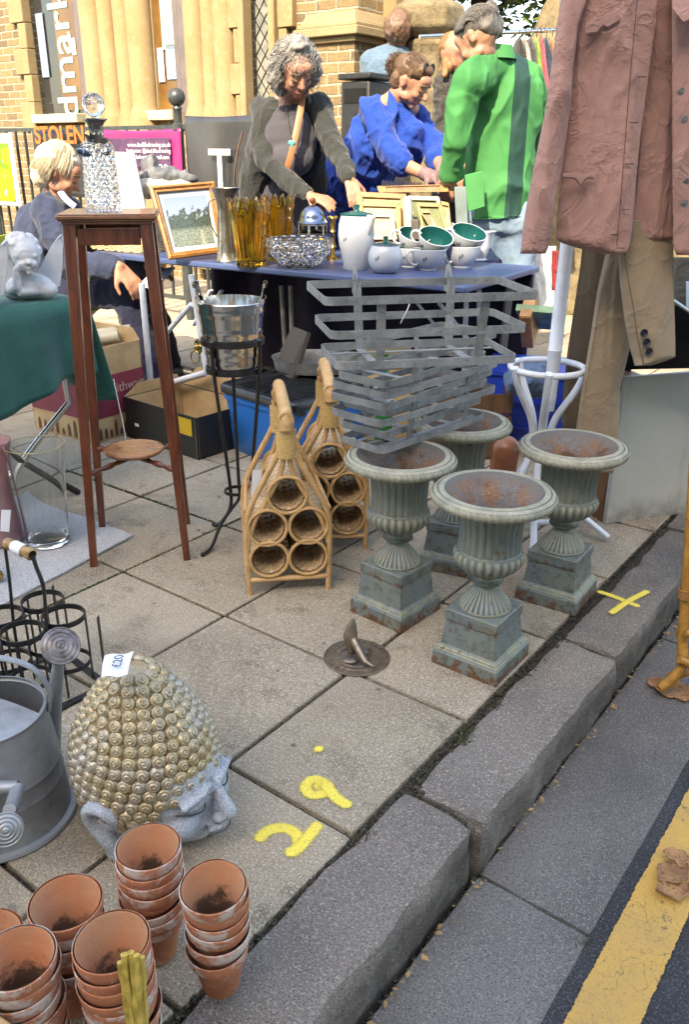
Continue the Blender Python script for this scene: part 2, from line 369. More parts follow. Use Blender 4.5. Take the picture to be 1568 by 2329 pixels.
# yellow line, worn along its edges
t = NT('line paint'); a = t.n('ShaderNodeAttribute'); a.attribute_name = 'e'; co = t.tc.outputs['Object']
ed = t.math('ADD', a.outputs['Fac'], t.math('MULTIPLY', t.math('SUBTRACT', t.noise(70, 4, .7, vec=co), .5), .55))
al = t.math('MULTIPLY', t.ramp(ed, .09, .13), t.math('SUBTRACT', 1, t.ramp(t.noise(38, 6, .75, vec=co), .70, .735)))
c = t.mix(t.ramp(t.noise(7, 5, .6, vec=co), .35, .65), (.55, .32, .065), (.44, .27, .08)); c = t.mix(t.math('MULTIPLY', t.ramp(t.noise(240, 2, vec=co), .56, .66), .45), c, (.16, .11, .06))
c = t.mix(t.ramp(t.math('ABSOLUTE', t.math('SUBTRACT', t.noise(11, 3, .5, vec=co, dist=1.5), .5)), .006, .0), c, (.12, .09, .05))
t.set(Base_Color=c, Roughness=.75, Alpha=al); t.bump(t.noise(180, 3, vec=co), .002); M_line = t.m
def stripe(name, x0, x1, ya, yb, z, M):
    m = MB(); at = []; ny = 120
    for j in range(ny+1):
        for i, e in ((0, 0), (1, 1), (2, 1), (3, 0)): m.v.append(V((x0+(x1-x0)*(0, .2, .8, 1)[i], ya+(yb-ya)*j/ny, z))); at.append(e)
    for j in range(ny):
        for i in range(3): m.f.append((j*4+i, j*4+i+1, j*4+i+5, j*4+i+4)); m.m.append(0)
    return struct(gobj(m, name, M, attr={'e': at}, flat=True))
stripe('yellow_line', -.268, -.160, -1.5, 9, -.1195, M_line)
# sprayed marks
t = NT('spray paint'); a = t.n('ShaderNodeAttribute'); a.attribute_name = 'e'; co = t.tc.outputs['Object']
ed = t.math('ADD', a.outputs['Fac'], t.math('MULTIPLY', t.math('SUBTRACT', t.noise(230, 3, .8, vec=co), .5), .9))
al = t.math('MULTIPLY', t.ramp(ed, .34, .62), t.math('SUBTRACT', 1, t.math('MULTIPLY', t.ramp(t.noise(420, 2, vec=co), .56, .66), .5))); t.set(Base_Color=t.mix(t.ramp(t.noise(230, 2, vec=co), .45, .62), (.86, .70, .09), (.70, .56, .12)), Roughness=.8, Alpha=al); M_spray = t.m
def spray(name, strokes, wdt, zz=.004):
    m = MB(); at = []; lay = 0
    for st in strokes:
        pts = [G(*p) for p in st]; pts = bez(pts, 8); n = len(pts); o = len(m.v)
        L = [0]; 
        for i in range(1, n): L.append(L[-1]+(pts[i]-pts[i-1]).length)
        # round ended ribbon
        ext = wdt*.9; d0 = (pts[0]-pts[1]).normalized(); d1 = (pts[-1]-pts[-2]).normalized()
        pts = [pts[0]+d0*ext, pts[0]+d0*ext*.5]+pts+[pts[-1]+d1*ext*.5, pts[-1]+d1*ext]; n = len(pts)
        for i, p in enumerate(pts):
            d = (pts[min(i+1, n-1)]-pts[max(i-1, 0)]).normalized(); s = Z.cross(d); en = 0 if i in (0, n-1) else (.6 if i in (1, n-2) else 1)
            for q in range(-4, 5): m.v.append(p+s*wdt*q/4*1.15+Z*(zz+lay)); at.append(en*(1-abs(q)/4)**.8)
        for i in range(n-1):
            for q in range(8): m.f.append((o+i*9+q, o+i*9+q+1, o+(i+1)*9+q+1, o+(i+1)*9+q)); m.m.append(0)
        lay += .0008
    return struct(m.obj(name, M_spray, attr={'e': at}, flat=True))
spray('painted_number', [[(590, 1908), (612, 1890), (645, 1885), (672, 1897), (680, 1922), (668, 1940)], [(660, 1942), (685, 1925), (722, 1880)],
      [(738, 1782), (712, 1776), (696, 1792), (708, 1810), (738, 1806), (745, 1788), (722, 1790)], [(742, 1790), (765, 1818), (790, 1834)], [(725, 1707), (726, 1708)]], .018, .0022)
spray('painted_cross', [[(1365, 1350), (1395, 1360), (1450, 1382)], [(1392, 1398), (1430, 1372), (1472, 1350)]], .0145, .0065)
# moss and grit in the joints
m = MB(); mo = MB(); rnd = random.Random(5)
def grit(M_, xa, ya, xb, yb, n, r0, r1, wj, z):
    for _ in range(n):
        u = rnd.random(); p = V((xa+(xb-xa)*u+rnd.uniform(-wj, wj), ya+(yb-ya)*u+rnd.uniform(-wj, wj), z+rnd.uniform(-.002, .002))); r = rnd.uniform(r0, r1)
        a = rnd.random()*6; R = Matrix.Rotation(a, 3, 'Z') @ Matrix.Rotation(rnd.random()*3, 3, 'X'); M_.box(p, (r*2, r*1.4, r), R, top=.6)
grit(mo, -1.5125, 1.892, -2.9, 1.892, 420, .002, .0045, .0035, -.003); grit(mo, -1.9616, .9, -1.9616, 2.0, 480, .002, .004, .0035, -.003)
grit(mo, -1.5125, 1.892, -1.9616, 1.892, 260, .002, .004, .0035, -.002); grit(mo, -1.5125, 1.892, -1.0634, 1.892, 50, .002, .0045, .004, -.007); grit(mo, -2.86, 1.443, -2.86, 3, 80, .002, .004, .004, -.006)
grit(m, -.717, .3, -.717, 3.2, 900, .0015, .005, .005, -.004); grit(m, -.69, 1.0, -.69, 1.95, 400, .002, .006, .014, -.004)
grit(m, -.524, .3, -.524, 3.2, 900, .002, .006, .010, -.125); 
for (a, b, c, d, n) in ((-1.0634, .5, -1.0634, 2.6, 160), (-.72, 1.443, -3, 1.443, 120), (-1.5125, .5, -1.5125, 2.6, 120), (-.72, .9939, -2, .9939, 80)): grit(m, a, b, c, d, n, .001, .003, .003, -.008)
tag(gobj(m, 'grit', M_dirt), 'dark grit and gravel lying in the paving joints', 'grit', kind='stuff')
for (xg, yg, n) in ((-.70, 1.395, 60), (-.705, 1.02, 20), (-.71, .62, 30), (-.708, .8, 16), (-.712, .42, 20), (-.30, 1.13, 20)):       # grass tufts in the kerb joint
    for _ in range(n):
        p = V((xg+rnd.gauss(0, .008), yg+rnd.gauss(0, .018), -.004 if xg < -.5 else -.12)); a = rnd.random()*6.28; L = rnd.uniform(.008, .022); q = p+V((cos(a), sin(a), 1.0))*L*.7
        mo.add([p+V((.0012, 0, 0)), p-V((.0012, 0, 0)), q], [(0, 1, 2)])
t = NT('grass blade'); t.set(Base_Color=(.09, .16, .03, 1), Roughness=.8); 
tag(gobj(mo, 'moss', [mat('moss green', (.06, .09, .02), (.04, .045, .015), 40, rough=1)], flat=True), 'green moss and grass tufts growing in the paving joints', 'moss', kind='stuff')
# dry leaf scraps in the gutter
m = MB(); 
for _ in range(110):
    yg = rnd.uniform(.35, 2.6); xg = -.518+rnd.gauss(0, .007); a = rnd.random()*6; r = rnd.uniform(.003, .009); p = V((xg, yg, -.113+rnd.random()*.004)); e = V((cos(a), sin(a), rnd.uniform(-.3, .3)))*r; f = V((-sin(a), cos(a), rnd.uniform(-.4, .4)))*r*.5
    m.add([p-e, p+f, p+e, p-f+Z*.002], [(0, 1, 2), (0, 2, 3)])
tag(gobj(m, 'leaf_litter', mat('leaf scraps', (.42, .27, .12), (.22, .15, .07), 30, rough=.9, island=.25), flat=True), 'dry leaf scraps and litter lying along the foot of the kerb', 'leaf litter', kind='stuff')
# gum spots : flat dark stains on the slabs
m = MB()
for _ in range(110):
    p = V((rnd.uniform(-2.6, -.76), rnd.uniform(.4, 3.0), .0022)); r = rnd.uniform(.002, .012); n = 9; m.add([p]+[p+V((cos(6.283*i/n)*r*rnd.uniform(.7, 1.2), sin(6.283*i/n)*r*rnd.uniform(.6, 1.1), 0)) for i in range(n)], [(0, i+1, (i+1) % n+1) for i in range(n)])
struct(gobj(m, 'pavement_stain', mat('old gum', (.13, .115, .095), (.20, .175, .14), 30, rough=.9), flat=True))
# ================================================================ terracotta pots
t = NT('terracotta'); co = t.co; z = t.sep()[2]
c = t.mix(t.ramp(t.noise(14, 5), .35, .65), (.50, .195, .105), (.40, .15, .08))
c = t.mix(t.ramp(t.noise(60, 4, .7), .55, .75), c, (.60, .31, .19))
blo = t.math('MULTIPLY_ADD', t.rnd, .17, .01); nn = t.noise(22, 6, .7, dist=.6)
bl = t.ramp(t.math('ADD', nn, blo), .57, .68); rimz = t.ramp(z, .070, .078)
bl = t.math('MULTIPLY', bl, t.math('MULTIPLY_ADD', rimz, .6, .3)); c = t.mix(bl, c, (.58, .52, .48))
c = t.mix(t.math('MULTIPLY', t.ramp(t.noise(35, 6, .75), .6, .72), .6), c, (.06, .035, .022))
t.set(Base_Color=c, Roughness=.88); t.b.inputs['Specular IOR Level'].default_value = .2; t.bump(t.noise(120, 5, .7), .0012); M_terra = t.m
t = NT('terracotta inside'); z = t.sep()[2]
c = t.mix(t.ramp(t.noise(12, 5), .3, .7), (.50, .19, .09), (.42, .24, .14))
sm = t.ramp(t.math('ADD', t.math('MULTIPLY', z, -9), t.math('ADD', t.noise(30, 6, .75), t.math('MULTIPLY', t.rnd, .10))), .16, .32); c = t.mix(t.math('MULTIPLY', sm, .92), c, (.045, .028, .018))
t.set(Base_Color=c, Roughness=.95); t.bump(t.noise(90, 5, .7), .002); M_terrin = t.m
def pot(R0=.051, h=.095):
    m = MB(); k = R0/.051
    out = [(.001, 0), (.027*k, 0), (.0295*k, .003), (.0425*k, h-.0245), (.0432*k, h-.023), (.0468*k, h-.0225), (.0478*k, h-.020), (.0502*k, h-.003), (.0498*k, h-.0008), (.0485*k, h)]
    inn = [(.0465*k, h-.0006), (.0452*k, h-.003), (.0425*k, h-.022), (.0395*k, h-.026), (.026*k, .007), (.001, .006)]
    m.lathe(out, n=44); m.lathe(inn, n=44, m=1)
    fn = lambda p: p+V((0, 0, noise.noise(V((p.x*22, p.y*22, 3)))*.0008*(p.z > .05)))
    m.warp(fn); return m
def stack(top, h_top, n, step, label, R0=.051, seed=0, sc=1.0, lean=(0, 0), gaps=None):
    """pots nested one in another, top rim centre over survey mark"""
    top = G(top[0], top[1], h_top); rnd = random.Random(seed); zc = h_top-.095*sc; first = True; names = ['topmost', 'second', 'third', 'fourth', 'fifth', 'sixth', 'seventh', 'eighth', 'ninth']
    for i in range(n):
        if zc < -.002: break
        last = i == n-1 or zc-step < -.002
        f_ = (h_top-.095*sc-zc); loc = V((top.x+lean[0]*f_, top.y+lean[1]*f_, zc if not last else max(0, zc if zc < .03 else zc)))
        m = PM; lb = '%s pot in the terracotta stack %s' % (names[i] if not last or i < 2 else 'bottom', label)
        o = bpy.data.objects.new('terracotta_pot', PM); COL.objects.link(o); o['_o'] = [0, 0, 0]; o.location = loc
        s = sc*rnd.uniform(.985, 1.03); o.scale = (s, s, sc); o.rotation_euler = (rnd.uniform(-.03, .03), rnd.uniform(-.03, .03), rnd.random()*6)
        tag(o, lb, 'plant pot', 'stacked terracotta pots'); zc -= (gaps[i] if gaps and i < len(gaps) else step*rnd.uniform(.9, 1.12))
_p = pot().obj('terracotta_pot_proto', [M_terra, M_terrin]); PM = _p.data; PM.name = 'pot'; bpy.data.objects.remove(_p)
stack((333, 1925), .232, 8, .0197, 'in front of the gilded head', seed=1, sc=1.02)
stack((487, 2010), .243, 6, .0225, 'nearest the kerb', seed=2, sc=.96, gaps=[.0205, .021, .021, .026, .030])
stack((147, 2050), .225, 7, .0215, 'at the back, left of the tallest one', seed=3, sc=1.06)
stack((256, 2140), .262, 9, .0205, 'behind the gold sticks', seed=4, sc=1.02)
stack((38, 2172), .262, 9, .0205, 'at the bottom left corner', seed=5, sc=.98)
stack((-32, 2128), .19, 5, .0205, 'barely showing behind the corner one', seed=6, sc=.95)
# gold sticks
M_gold = mat('gold leaf paint', (.68, .50, .12), (.42, .29, .06), 60, rough=.35, metal=.4, bump=.001, bsc=160)
b0 = G(300, 2440, .02); a = G(293, 2178, .26)
g = thing('gold_sticks', 'bunch of gold painted sticks standing in front of a pot stack', 'sticks', (b0.x+.03, b0.y, 0))
for i, (tx, ty, bx) in enumerate(((277, 2188, 300), (286, 2170, 308), (300, 2166, 314), (314, 2172, 322), (326, 2176, 330), (305, 2176, 316))):
    m = MB(); p1 = D(tx-4, ty, .735-.004*(i % 2)); p0 = D(bx+2, 2395, .70-.006*(i % 2)); p0 = p1+(p0-p1)*1.15
    pts = [p1+(p0-p1)*q/10+V((noise.noise(V((i*3, q*.6, 0)))*.0016, noise.noise(V((i, q*.5, 4)))*.0016, 0)) for q in range(11)]
    m.tube(pts, [.0048+.0008*sin(q*2.1+i) for q in range(11)], 5); m.obj('stick', M_gold, g)
q = [G(-70, 2262, .24), G(26, 2326, .24), G(10, 2420, .24), G(-150, 2380, .24)]; m = MB(); m.prism(q, (0, 0, -.012)); m.prism([q[0]-Z*.014, q[1]-Z*.014, q[1]-Z*.23, q[0]-Z*.23], (-.004, -.012, 0))
tag(m.obj('wooden_box', mat('straw pine', (.48, .30, .13), (.36, .21, .08), 12, rough=.6), org=q[0]-Z*.23, bevel=.003), 'corner of a straw coloured wooden box at the bottom left corner', 'box')
# ================================================================ gilded head
def head():
    gc = V((-.365, 1.262, 0)); A = radians(-24); RH = rz(A)        # faces +x turned towards the kerb
    g = thing('garden_head_statue', 'weathered grey stone head with gold snail-curl hair and a price tag', 'statue', gc)
    def wp(x, y, z): return gc+RH @ V((x, y, z))
    # head-local: +x forward, y left, z up
    sk = MB(); prof = [(.001, .362), (.026, .360), (.045, .350), (.060, .330), (.078, .305), (.097, .277), (.114, .247), (.127, .215), (.135, .182), (.139, .148), (.136, .115), (.126, .082), (.108, .05)]
    def rad(z):
        for (r1, z1), (r0, z0) in zip(prof, prof[1:]):
            if z0 <= z <= z1: return r0+(r1-r0)*(z-z0)/(z1-z0)
        return .08
    hline = lambda th: .172-.088*min(1, abs(th)/radians(68))**1.25
    lean = lambda z: -.018+.03*(.35-z)           # crown set back
    sk.lathe([(max(r-.005, .0005), z) for r, z in prof[::-1]], c=(0, 0, 0), n=48, sx=1.04, sy=.93, fn=lambda r, z, t: r*(.72 if abs((t+pi) % (2*pi)-pi) < radians(66) and z < hline((t+pi) % (2*pi)-pi)+.006 else 1))
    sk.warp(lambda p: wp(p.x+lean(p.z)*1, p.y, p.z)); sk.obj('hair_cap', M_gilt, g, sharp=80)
    cu = MB(); rnd = random.Random(4); arc = 0; z = .353; row = 0
    while z > .045:
        r = rad(z); r1 = rad(z-.012); sl = atan2(r1-r, .012)   # surface slope
        cs = .0122 if z > .1 else .0108; n = max(6, int(2*pi*r/(cs*2.02)))
        for k in range(n):
            th = 2*pi*(k+.5*(row % 2))/n; th = (th+pi) % (2*pi)-pi
            x, y = r*cos(th)*1.04, r*sin(th)*.93
            # hairline : face opening in front
            if abs(th) < radians(68) and z < hline(th)+.007: continue
            if z < .088 and abs(th) < radians(100): continue
            nrm = V((cos(th), sin(th), tan_(sl))).normalized(); p = V((x+lean(z), y, z)); s = cs*rnd.uniform(1.02, 1.16)
            a_, b_, d_ = basis(nrm, (0, 0, 1)); tw = rnd.uniform(0, 6.28); Rm = Matrix((a_, b_, d_)).transposed() @ rz(tw)
            # snail curl: stepped cone with a spiral groove
            vs = []; N = 18; RG = 9
            for i in range(RG+1):
                q = i/RG
                for j in range(N):
                    t = 2*pi*j/N; rr = s*(1-max(0, q)*.97); gro = .5+.5*cos(2*pi*(q*2.4+j/N)); hgt = s*(.95*sqrt(max(0, 1-(1-q)**2)))*.85+.0021*(gro-.3)*(q > .05); vs.append(p+Rm @ V((rr*cos(t)*(1+.08*gro), rr*sin(t)*(1+.08*gro), hgt-s*.35)))
            fs = [(i*N+j, i*N+(j+1) % N, (i+1)*N+(j+1) % N, (i+1)*N+j) for i in range(RG) for j in range(N)]+[tuple(RG*N+j for j in range(N))]
            cu.add(vs, fs)
        row += 1; z -= cs*1.72*cos(sl) if z < .34 else .014
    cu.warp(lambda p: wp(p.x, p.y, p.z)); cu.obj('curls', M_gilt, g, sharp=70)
    # face : fused stone
    f_ = MB(); E = f_.ball
    f_.ball((.012, 0, .135), (.108, .096, .108)); f_.ball((.03, 0, .16), (.088, .093, .085)); f_.ball((.045, 0, .075), (.068, .070, .065)); f_.ball((.078, 0, .042), (.030, .036, .026))
    f_.cap((-.01, 0, .07), (-.02, 0, -.005), .066, .078); f_.ball((-.01, 0, .02), (.08, .075, .03))
    for s in (-1, 1):
        f_.ball((.076, .043*s, .092), (.034, .036, .036))                     # cheeks
        f_.ball((.098, .034*s, .135), (.017, .026, .013))                     # closed lids
        f_.cap((.121, .012*s, .158), (.104, .066*s, .150), .0075, .006)      # brow ridge
        f_.ball((.131, .011*s, .090), (.013, .011, .010))                     # nostril wings
        # ear with long lobe
        ex = -.020
        f_.tube(bez([(ex+.010, .100*s, .100), (ex+.014, .112*s, .135), (ex-.008, .118*s, .150), (ex-.030, .117*s, .135), (ex-.030, .112*s, .10), (ex-.014, .106*s, .065), (ex-.004, .098*s, .035)], 5), .0125, 8)
        f_.ball((ex-.008, .100*s, .112), (.026, .012, .038)); f_.cap((ex-.010, .100*s, .07), (ex-.006, .097*s, .022), .012, .013)
    f_.cap((.119, 0, .155), (.145, 0, .098), .0095, .0135); f_.ball((.142, 0, .093), (.015, .013, .011))
    f_.cap((.120, -.022, .066), (.122, .022, .066), .006, .006); f_.ball((.126, 0, .066), (.012, .024, .0065)); f_.ball((.122, 0, .055), (.013, .020, .008))
    f_.warp(lambda p: wp(p.x*1.08+.012, p.y*1.16, p.z*.98-.004))
    ff = fused(f_, .0042, 3, lambda p, n: noise.noise(p*70)*.0007+noise.noise(p*18)*.0012); ff.obj('face', M_stone, g, sharp=180)
    e = MB()                                         # engraved lid and lip lines
    wp0 = wp; wp = lambda x, y, z: wp0(x*1.08+.012, y*1.16, z*.98-.004)
    for s in (-1, 1): e.tube(bez([wp(.108, .012*s, .131), wp(.118, .032*s, .124), wp(.108, .052*s, .126), wp(.090, .070*s, .135)], 6), .0017, 6)
    e.tube(bez([wp(.128, -.026, .062), wp(.139, -.010, .0605), wp(.140, 0, .0595), wp(.139, .01, .0605), wp(.128, .026, .062)], 6), .0014, 6); e.obj('carved_line', mat('dark crevice', (.06, .065, .075), rough=1), g)
    # price tag
    tg = MB(); u = RH @ V((.05, -.15, 0)); cpx = [(231, 1541), (238, 1492), (305, 1483), (290, 1536)]
    P = [D(*q, Y) for q, Y in zip(cpx, (1.165, 1.225, 1.225, 1.165))]
    rows = []
    for i in range(9):
        v = i/8; rows.append([(P[0].lerp(P[3], q/8)).lerp(P[1].lerp(P[2], q/8), v)+V((0, -.006, .008))*(-(2*v-1)**2*.8+.9)*.55+V((0, 0, .0022*sin(q*.9))) for q in range(9)])
    tg.sheet(rows, .0004); o = tg.obj('price_tag', M_paper, g); mid = (P[0]+P[1]+P[2]+P[3])/4
    uy = (P[1]-P[0]).normalized(); uxx = (P[3]-P[0]).normalized(); n_ = uxx.cross(uy)
    up_ = (uy*-.15+uxx).normalized(); tx = text('lettering', '£20', .023, mid+n_*.0092-uy*.019+uxx*.0085, (uy+uxx*.12), (-uxx+uy*.12), M_ink, g, ext=.0001)
def tan_(a): return math.tan(max(-1.4, min(1.4, -a+pi/2 if False else a)))
M_paper = mat('paper label', (.72, .76, .84), (.68, .72, .80), 4, rough=.8)
M_ink = mat('blue ink', (.03, .035, .10), rough=.7)
t = NT('gilt'); n1 = t.noise(26, 5, .65); n2 = t.noise(110, 4, .7)
c = t.mix(t.ramp(n1, .38, .62), (.43, .335, .19), (.36, .305, .22)); c = t.mix(t.ramp(t.noise(9, 4), .52, .68), c, (.42, .40, .37)); 
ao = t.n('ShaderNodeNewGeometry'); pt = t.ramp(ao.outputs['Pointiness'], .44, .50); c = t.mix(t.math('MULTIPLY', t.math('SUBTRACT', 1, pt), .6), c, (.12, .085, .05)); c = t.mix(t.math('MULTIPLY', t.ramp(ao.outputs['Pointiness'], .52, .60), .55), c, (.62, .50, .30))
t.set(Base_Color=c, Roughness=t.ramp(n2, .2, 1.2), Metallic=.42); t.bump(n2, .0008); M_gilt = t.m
t = NT('stone wash'); c = t.mix(t.ramp(t.noise(300, 3, .7), .42, .62), (.28, .31, .36), (.50, .53, .58)); c = t.mix(t.math('MULTIPLY', t.ramp(t.noise(17, 6, .7), .56, .68), .8), c, (.06, .075, .11)); c = t.mix(t.ramp(t.noise(30, 4), .6, .8), c, (.55, .56, .58))
t.set(Base_Color=c, Roughness=.9); t.bump(t.noise(330, 3, .7), .0012); M_stone = t.m
head()
# ================================================================ galvanised watering cans
t = NT('galvanised'); v = t.n('ShaderNodeTexVoronoi'); v.inputs['Scale'].default_value = 55; t.l(t.co, v.inputs[0]); n1 = t.noise(8, 6, .7); 
c = t.mix(t.ramp(n1, .35, .7), (.36, .375, .39), (.20, .21, .225)); c = t.mix(t.math('MULTIPLY', v.outputs['Distance'], .5), c, (.38, .40, .43)); c = t.mix(t.math('MULTIPLY', t.ramp(t.noise(40, 6, .75), .58, .72), .5), c, (.07, .065, .06))
t.set(Base_Color=c, Roughness=t.math('MULTIPLY_ADD', n1, .5, .28), Metallic=.55); t.bump(t.noise(60, 5, .7), .0006); M_galv = t.m
def rose(m, p, d, r):      # sprinkler face
    a, b, d = basis(d); R = Matrix((a, b, d)).transposed(); pr = [(.0085, -.045), (.010, -.03), (r*.55, -.012), (r*.98, 0), (r, .003)]
    for i in range(1, 19): pr.append((r*(1-i/18)+.0003, .003+.006*(i/18)+.0016*(i % 4 < 2)))
    m.lathe(pr, p, 40, R)
gc = G(12, 1846); g = thing('watering_can', 'large galvanised watering can with its round rose, left of the gold haired head', 'watering can', gc)
m = MB(); m.open_lathe([(.139, 0), (.141, .004), (.139, .010), (.128, .012), (.126, .03), (.122, .088), (.1235, .091), (.122, .094), (.1195, .125), (.121, .128), (.1195, .131), (.112, .2), (.108, .240), (.1105, .243), (.1105, .248), (.108, .250)], .0025, c=gc, n=72)
m.obj('can_body', M_galv, g)
m = MB(); rows = []        # half lid over the front part of the mouth
for i in range(13):
    y = -1+1.25*i/12; hw = sqrt(max(0, 1-y*y)) if y < 0 else sqrt(max(0, 1-y*y*.98)); rows.append([gc+rz(-.35) @ V((.105*hw*(q/8-1), .105*y, .247+.018*(1-(q/8-1)**2)*(1-abs(y+.3)**1.6))) for q in range(17)])
m.sheet(rows, .0015); m.obj('lid', M_galv, g)
m = MB(); rp = D(137, 1470, 1.38); bp = gc+V((.055, .11, .05)); d = (rp-bp).normalized(); m.tube([bp, bp.lerp(rp, .5), rp-d*.03], [.026, .016, .0105], 14); m.obj('spout', M_galv, g)
m = MB(); rose(m, rp, (V((.45, -.62, .64))), .038); m.obj('rose', mat('zinc rose', (.25, .23, .24), (.13, .11, .11), 60, rough=.45, metal=.5), g)
m = MB(); hp = bez([gc+V((.108, .03, .225)), gc+V((.112, .035, .27)), gc+V((.085, .03, .325)), gc+V((.02, .02, .352)), gc+V((-.05, .01, .34)), gc+V((-.10, 0, .28)), gc+V((-.108, -.01, .23))], 8)
m.tube(hp, .0075, 8, flat=.55); m.obj('handle', M_galv, g)
g = thing('watering_can', 'second watering can whose round rose pokes in at the left edge', 'watering can', G(-250, 2020)); gc2 = V(g['_o'])
m = MB(); m.open_lathe([(.09, 0), (.085, .01), (.075, .2)], .002, c=gc2, n=40); m.obj('can_body', M_galv, g)
rp2 = D(12, 1886, 1.085); m = MB(); jo = D(40, 1790, 1.17); m.tube([gc2+V((.06, .02, .06)), jo-V((.03, 0, 0)), jo], [.02, .014, .012], 12); m.tube([jo, jo.lerp(rp2, .5), rp2+V((-.0, .025, .02))], [.012, .013, .011], 12); m.obj('spout', M_galv, g)
m = MB(); rose(m, rp2, V((.35, -.75, .35)), .030); m.obj('rose', M_galv, g)
# ================================================================ black wire bottle carrier
M_blk = mat('black iron', (.018, .018, .02), (.03, .028, .028), 30, rough=.42, metal=.3, bump=.0004, bsc=120)
g = thing('bottle_carrier', 'black iron bottle carrier with turned wooden handle and white price label', 'bottle carrier', G(60, 1560))
a0 = G(96, 1368, .2); e1 = V((.72, -.69, 0)).normalized()*.104; e2 = V((-.70, -.72, 0)).normalized()*.104; m = MB(); b = MB()
def flatring(m, c, r, hgt, th, n=28): m.lathe([(r, c.z-hgt/2), (r, c.z+hgt/2), (r-th, c.z+hgt/2), (r-th, c.z-hgt/2), (r, c.z-hgt/2)], (c.x, c.y, 0), n)
cs_ = [a0+e1*i+e2*j for i in range(2) for j in range(3)]; cs_ = [a0+e1*.98, a0, a0+e2-V((.0, .0, 0)), a0+e1+e2, a0+e2*2, a0+e1+e2*2]
for q in cs_: flatring(m, q, .051, .013, .003); flatring(b, q-Z*.125, .051, .011, .003)
m.obj('top_ring', M_blk, g); b.obj('bottom_ring', M_blk, g)
m = MB(); cor = [a0-e1*.55-e2*.55, a0+e1*1.55-e2*.55, a0+e1*1.55+e2*2.55, a0-e1*.55+e2*2.55]
for i in range(4): q, r = cor[i], cor[(i+1) % 4]; m.bar(q-Z*.195, r-Z*.195, .018, .003, up=Z)
for i in range(4):
    q = cor[i]; m.bar(V((q.x, q.y, .002)), q+Z*.0, .012, .003)
for q in cs_: 
    for t_ in (.6, 2.7, 4.8): m.bar(q+V((cos(t_), sin(t_), 0))*.051-Z*.195, q+V((cos(t_), sin(t_), 0))*.051, .009, .0025)
m.obj('frame', M_blk, g)
h0 = D(14, 1234, 1.72); h1 = D(73, 1262, 1.66); m = MB(); mc = a0+e1*.5+e2
for p, q in ((h0, a0+e1*.5-e2*.5), (h1, a0+e1*.5+e2*2.4)): pass
lo0 = D(32, 1430, 1.72); lo1 = D(108, 1440, 1.66)
m.tube(bez([h0, D(12, 1250, 1.72), D(22, 1330, 1.72), lo0, V((lo0.x, lo0.y, .01))], 6), .0065, 8, flat=.5); m.tube(bez([h1, D(82, 1290, 1.66), D(99, 1340, 1.66), lo1, V((lo1.x+.005, lo1.y, .01))], 6), .0075, 8, flat=.5); m.obj('handle_strap', M_blk, g)
M_wood = mat('turned pale wood', (.42, .27, .12), (.25, .14, .06), 30, rough=.45, scl=(1, 1, 6))
m = MB(); d = h1-h0; L = d.length; a, bb, dd = basis(d); m.lathe([(.008, 0), (.013, .003), (.014, L*.15), (.010, L*.2), (.0125, L*.26), (.0135, L*.5), (.0125, L*.72), (.010, L*.78), (.014, L*.84), (.0145, L*.96), (.010, L)], h0, 20, Matrix((a, bb, dd)).transposed()); gr = m.obj('grip', M_wood, g)
m = MB(); m.lathe([(.0128, L*.3), (.0145, L*.33), (.0147, L*.5), (.0143, L*.70)], h0, 20, Matrix((a, bb, dd)).transposed()); m.obj('label', M_paper, gr)
# ================================================================ sundial
t = NT('bronze'); n1 = t.noise(40, 6, .7); c = t.mix(t.ramp(n1, .4, .65), (.30, .24, .18), (.17, .14, .11)); c = t.mix(t.ramp(t.noise(20, 4), .55, .75), c, (.22, .23, .22)); t.set(Base_Color=c, Roughness=.38, Metallic=.75); t.bump(t.noise(120, 4, .7), .001); M_brz = t.m
sc_ = G(812, 1497); g = thing('sundial', 'round bronze sundial plate with curved animal gnomon lying on the paving', 'sundial', sc_)
m = MB(); pr = [(.001, 0), (.086, 0), (.0875, .003), (.086, .006), (.083, .0065), (.082, .005), (.066, .0055), (.065, .007), (.063, .007), (.062, .005), (.048, .005), (.047, .0065), (.0455, .0065), (.0445, .004), (.001, .004)]; m.lathe(pr, sc_, 64)
for i in range(24):
    a = 2*pi*i/24; d = V((cos(a), sin(a), 0)); p = sc_+Z*.006; m.bar(p+d*.066, p+d*.081, .0018 if i % 2 else .003, .002)
    if i % 2: m.ball(p+d*.0555, (.0025, .0025, .0012), 6)
m.obj('dial_plate', M_brz, g)
m = MB(); s0 = sc_+V((-.004, -.012, .012)); m.tube(bez([sc_+V((-.012, .025, .006)), sc_+V((-.017, .02, .045)), sc_+V((-.015, .02, .075)), sc_+V((-.012, .018, .10)), sc_+V((-.010, .016, .112))], 6), [.010+.010*max(0, 1-abs(i-8)/9) if i < 17 else .010-(i-16)*.001 for i in range(25)], 12)
m.cap(sc_+V((-.014, .018, .055)), sc_+V((.022, -.038, .014)), .014, .009); m.cap(sc_+V((.022, -.038, .014)), sc_+V((.042, -.052, .010)), .008, .004); m.ball(sc_+V((.016, -.004, .020)), (.016, .012, .014)); m.cap(sc_+V((.016, 0, .028)), sc_+V((.034, .016, .018)), .007, .004); m.ball(sc_+V((-.018, -.022, .008)), (.022, .016, .007))
m = fused(m, .0022, 2); m.obj('gnomon', M_brz, g, sharp=180)
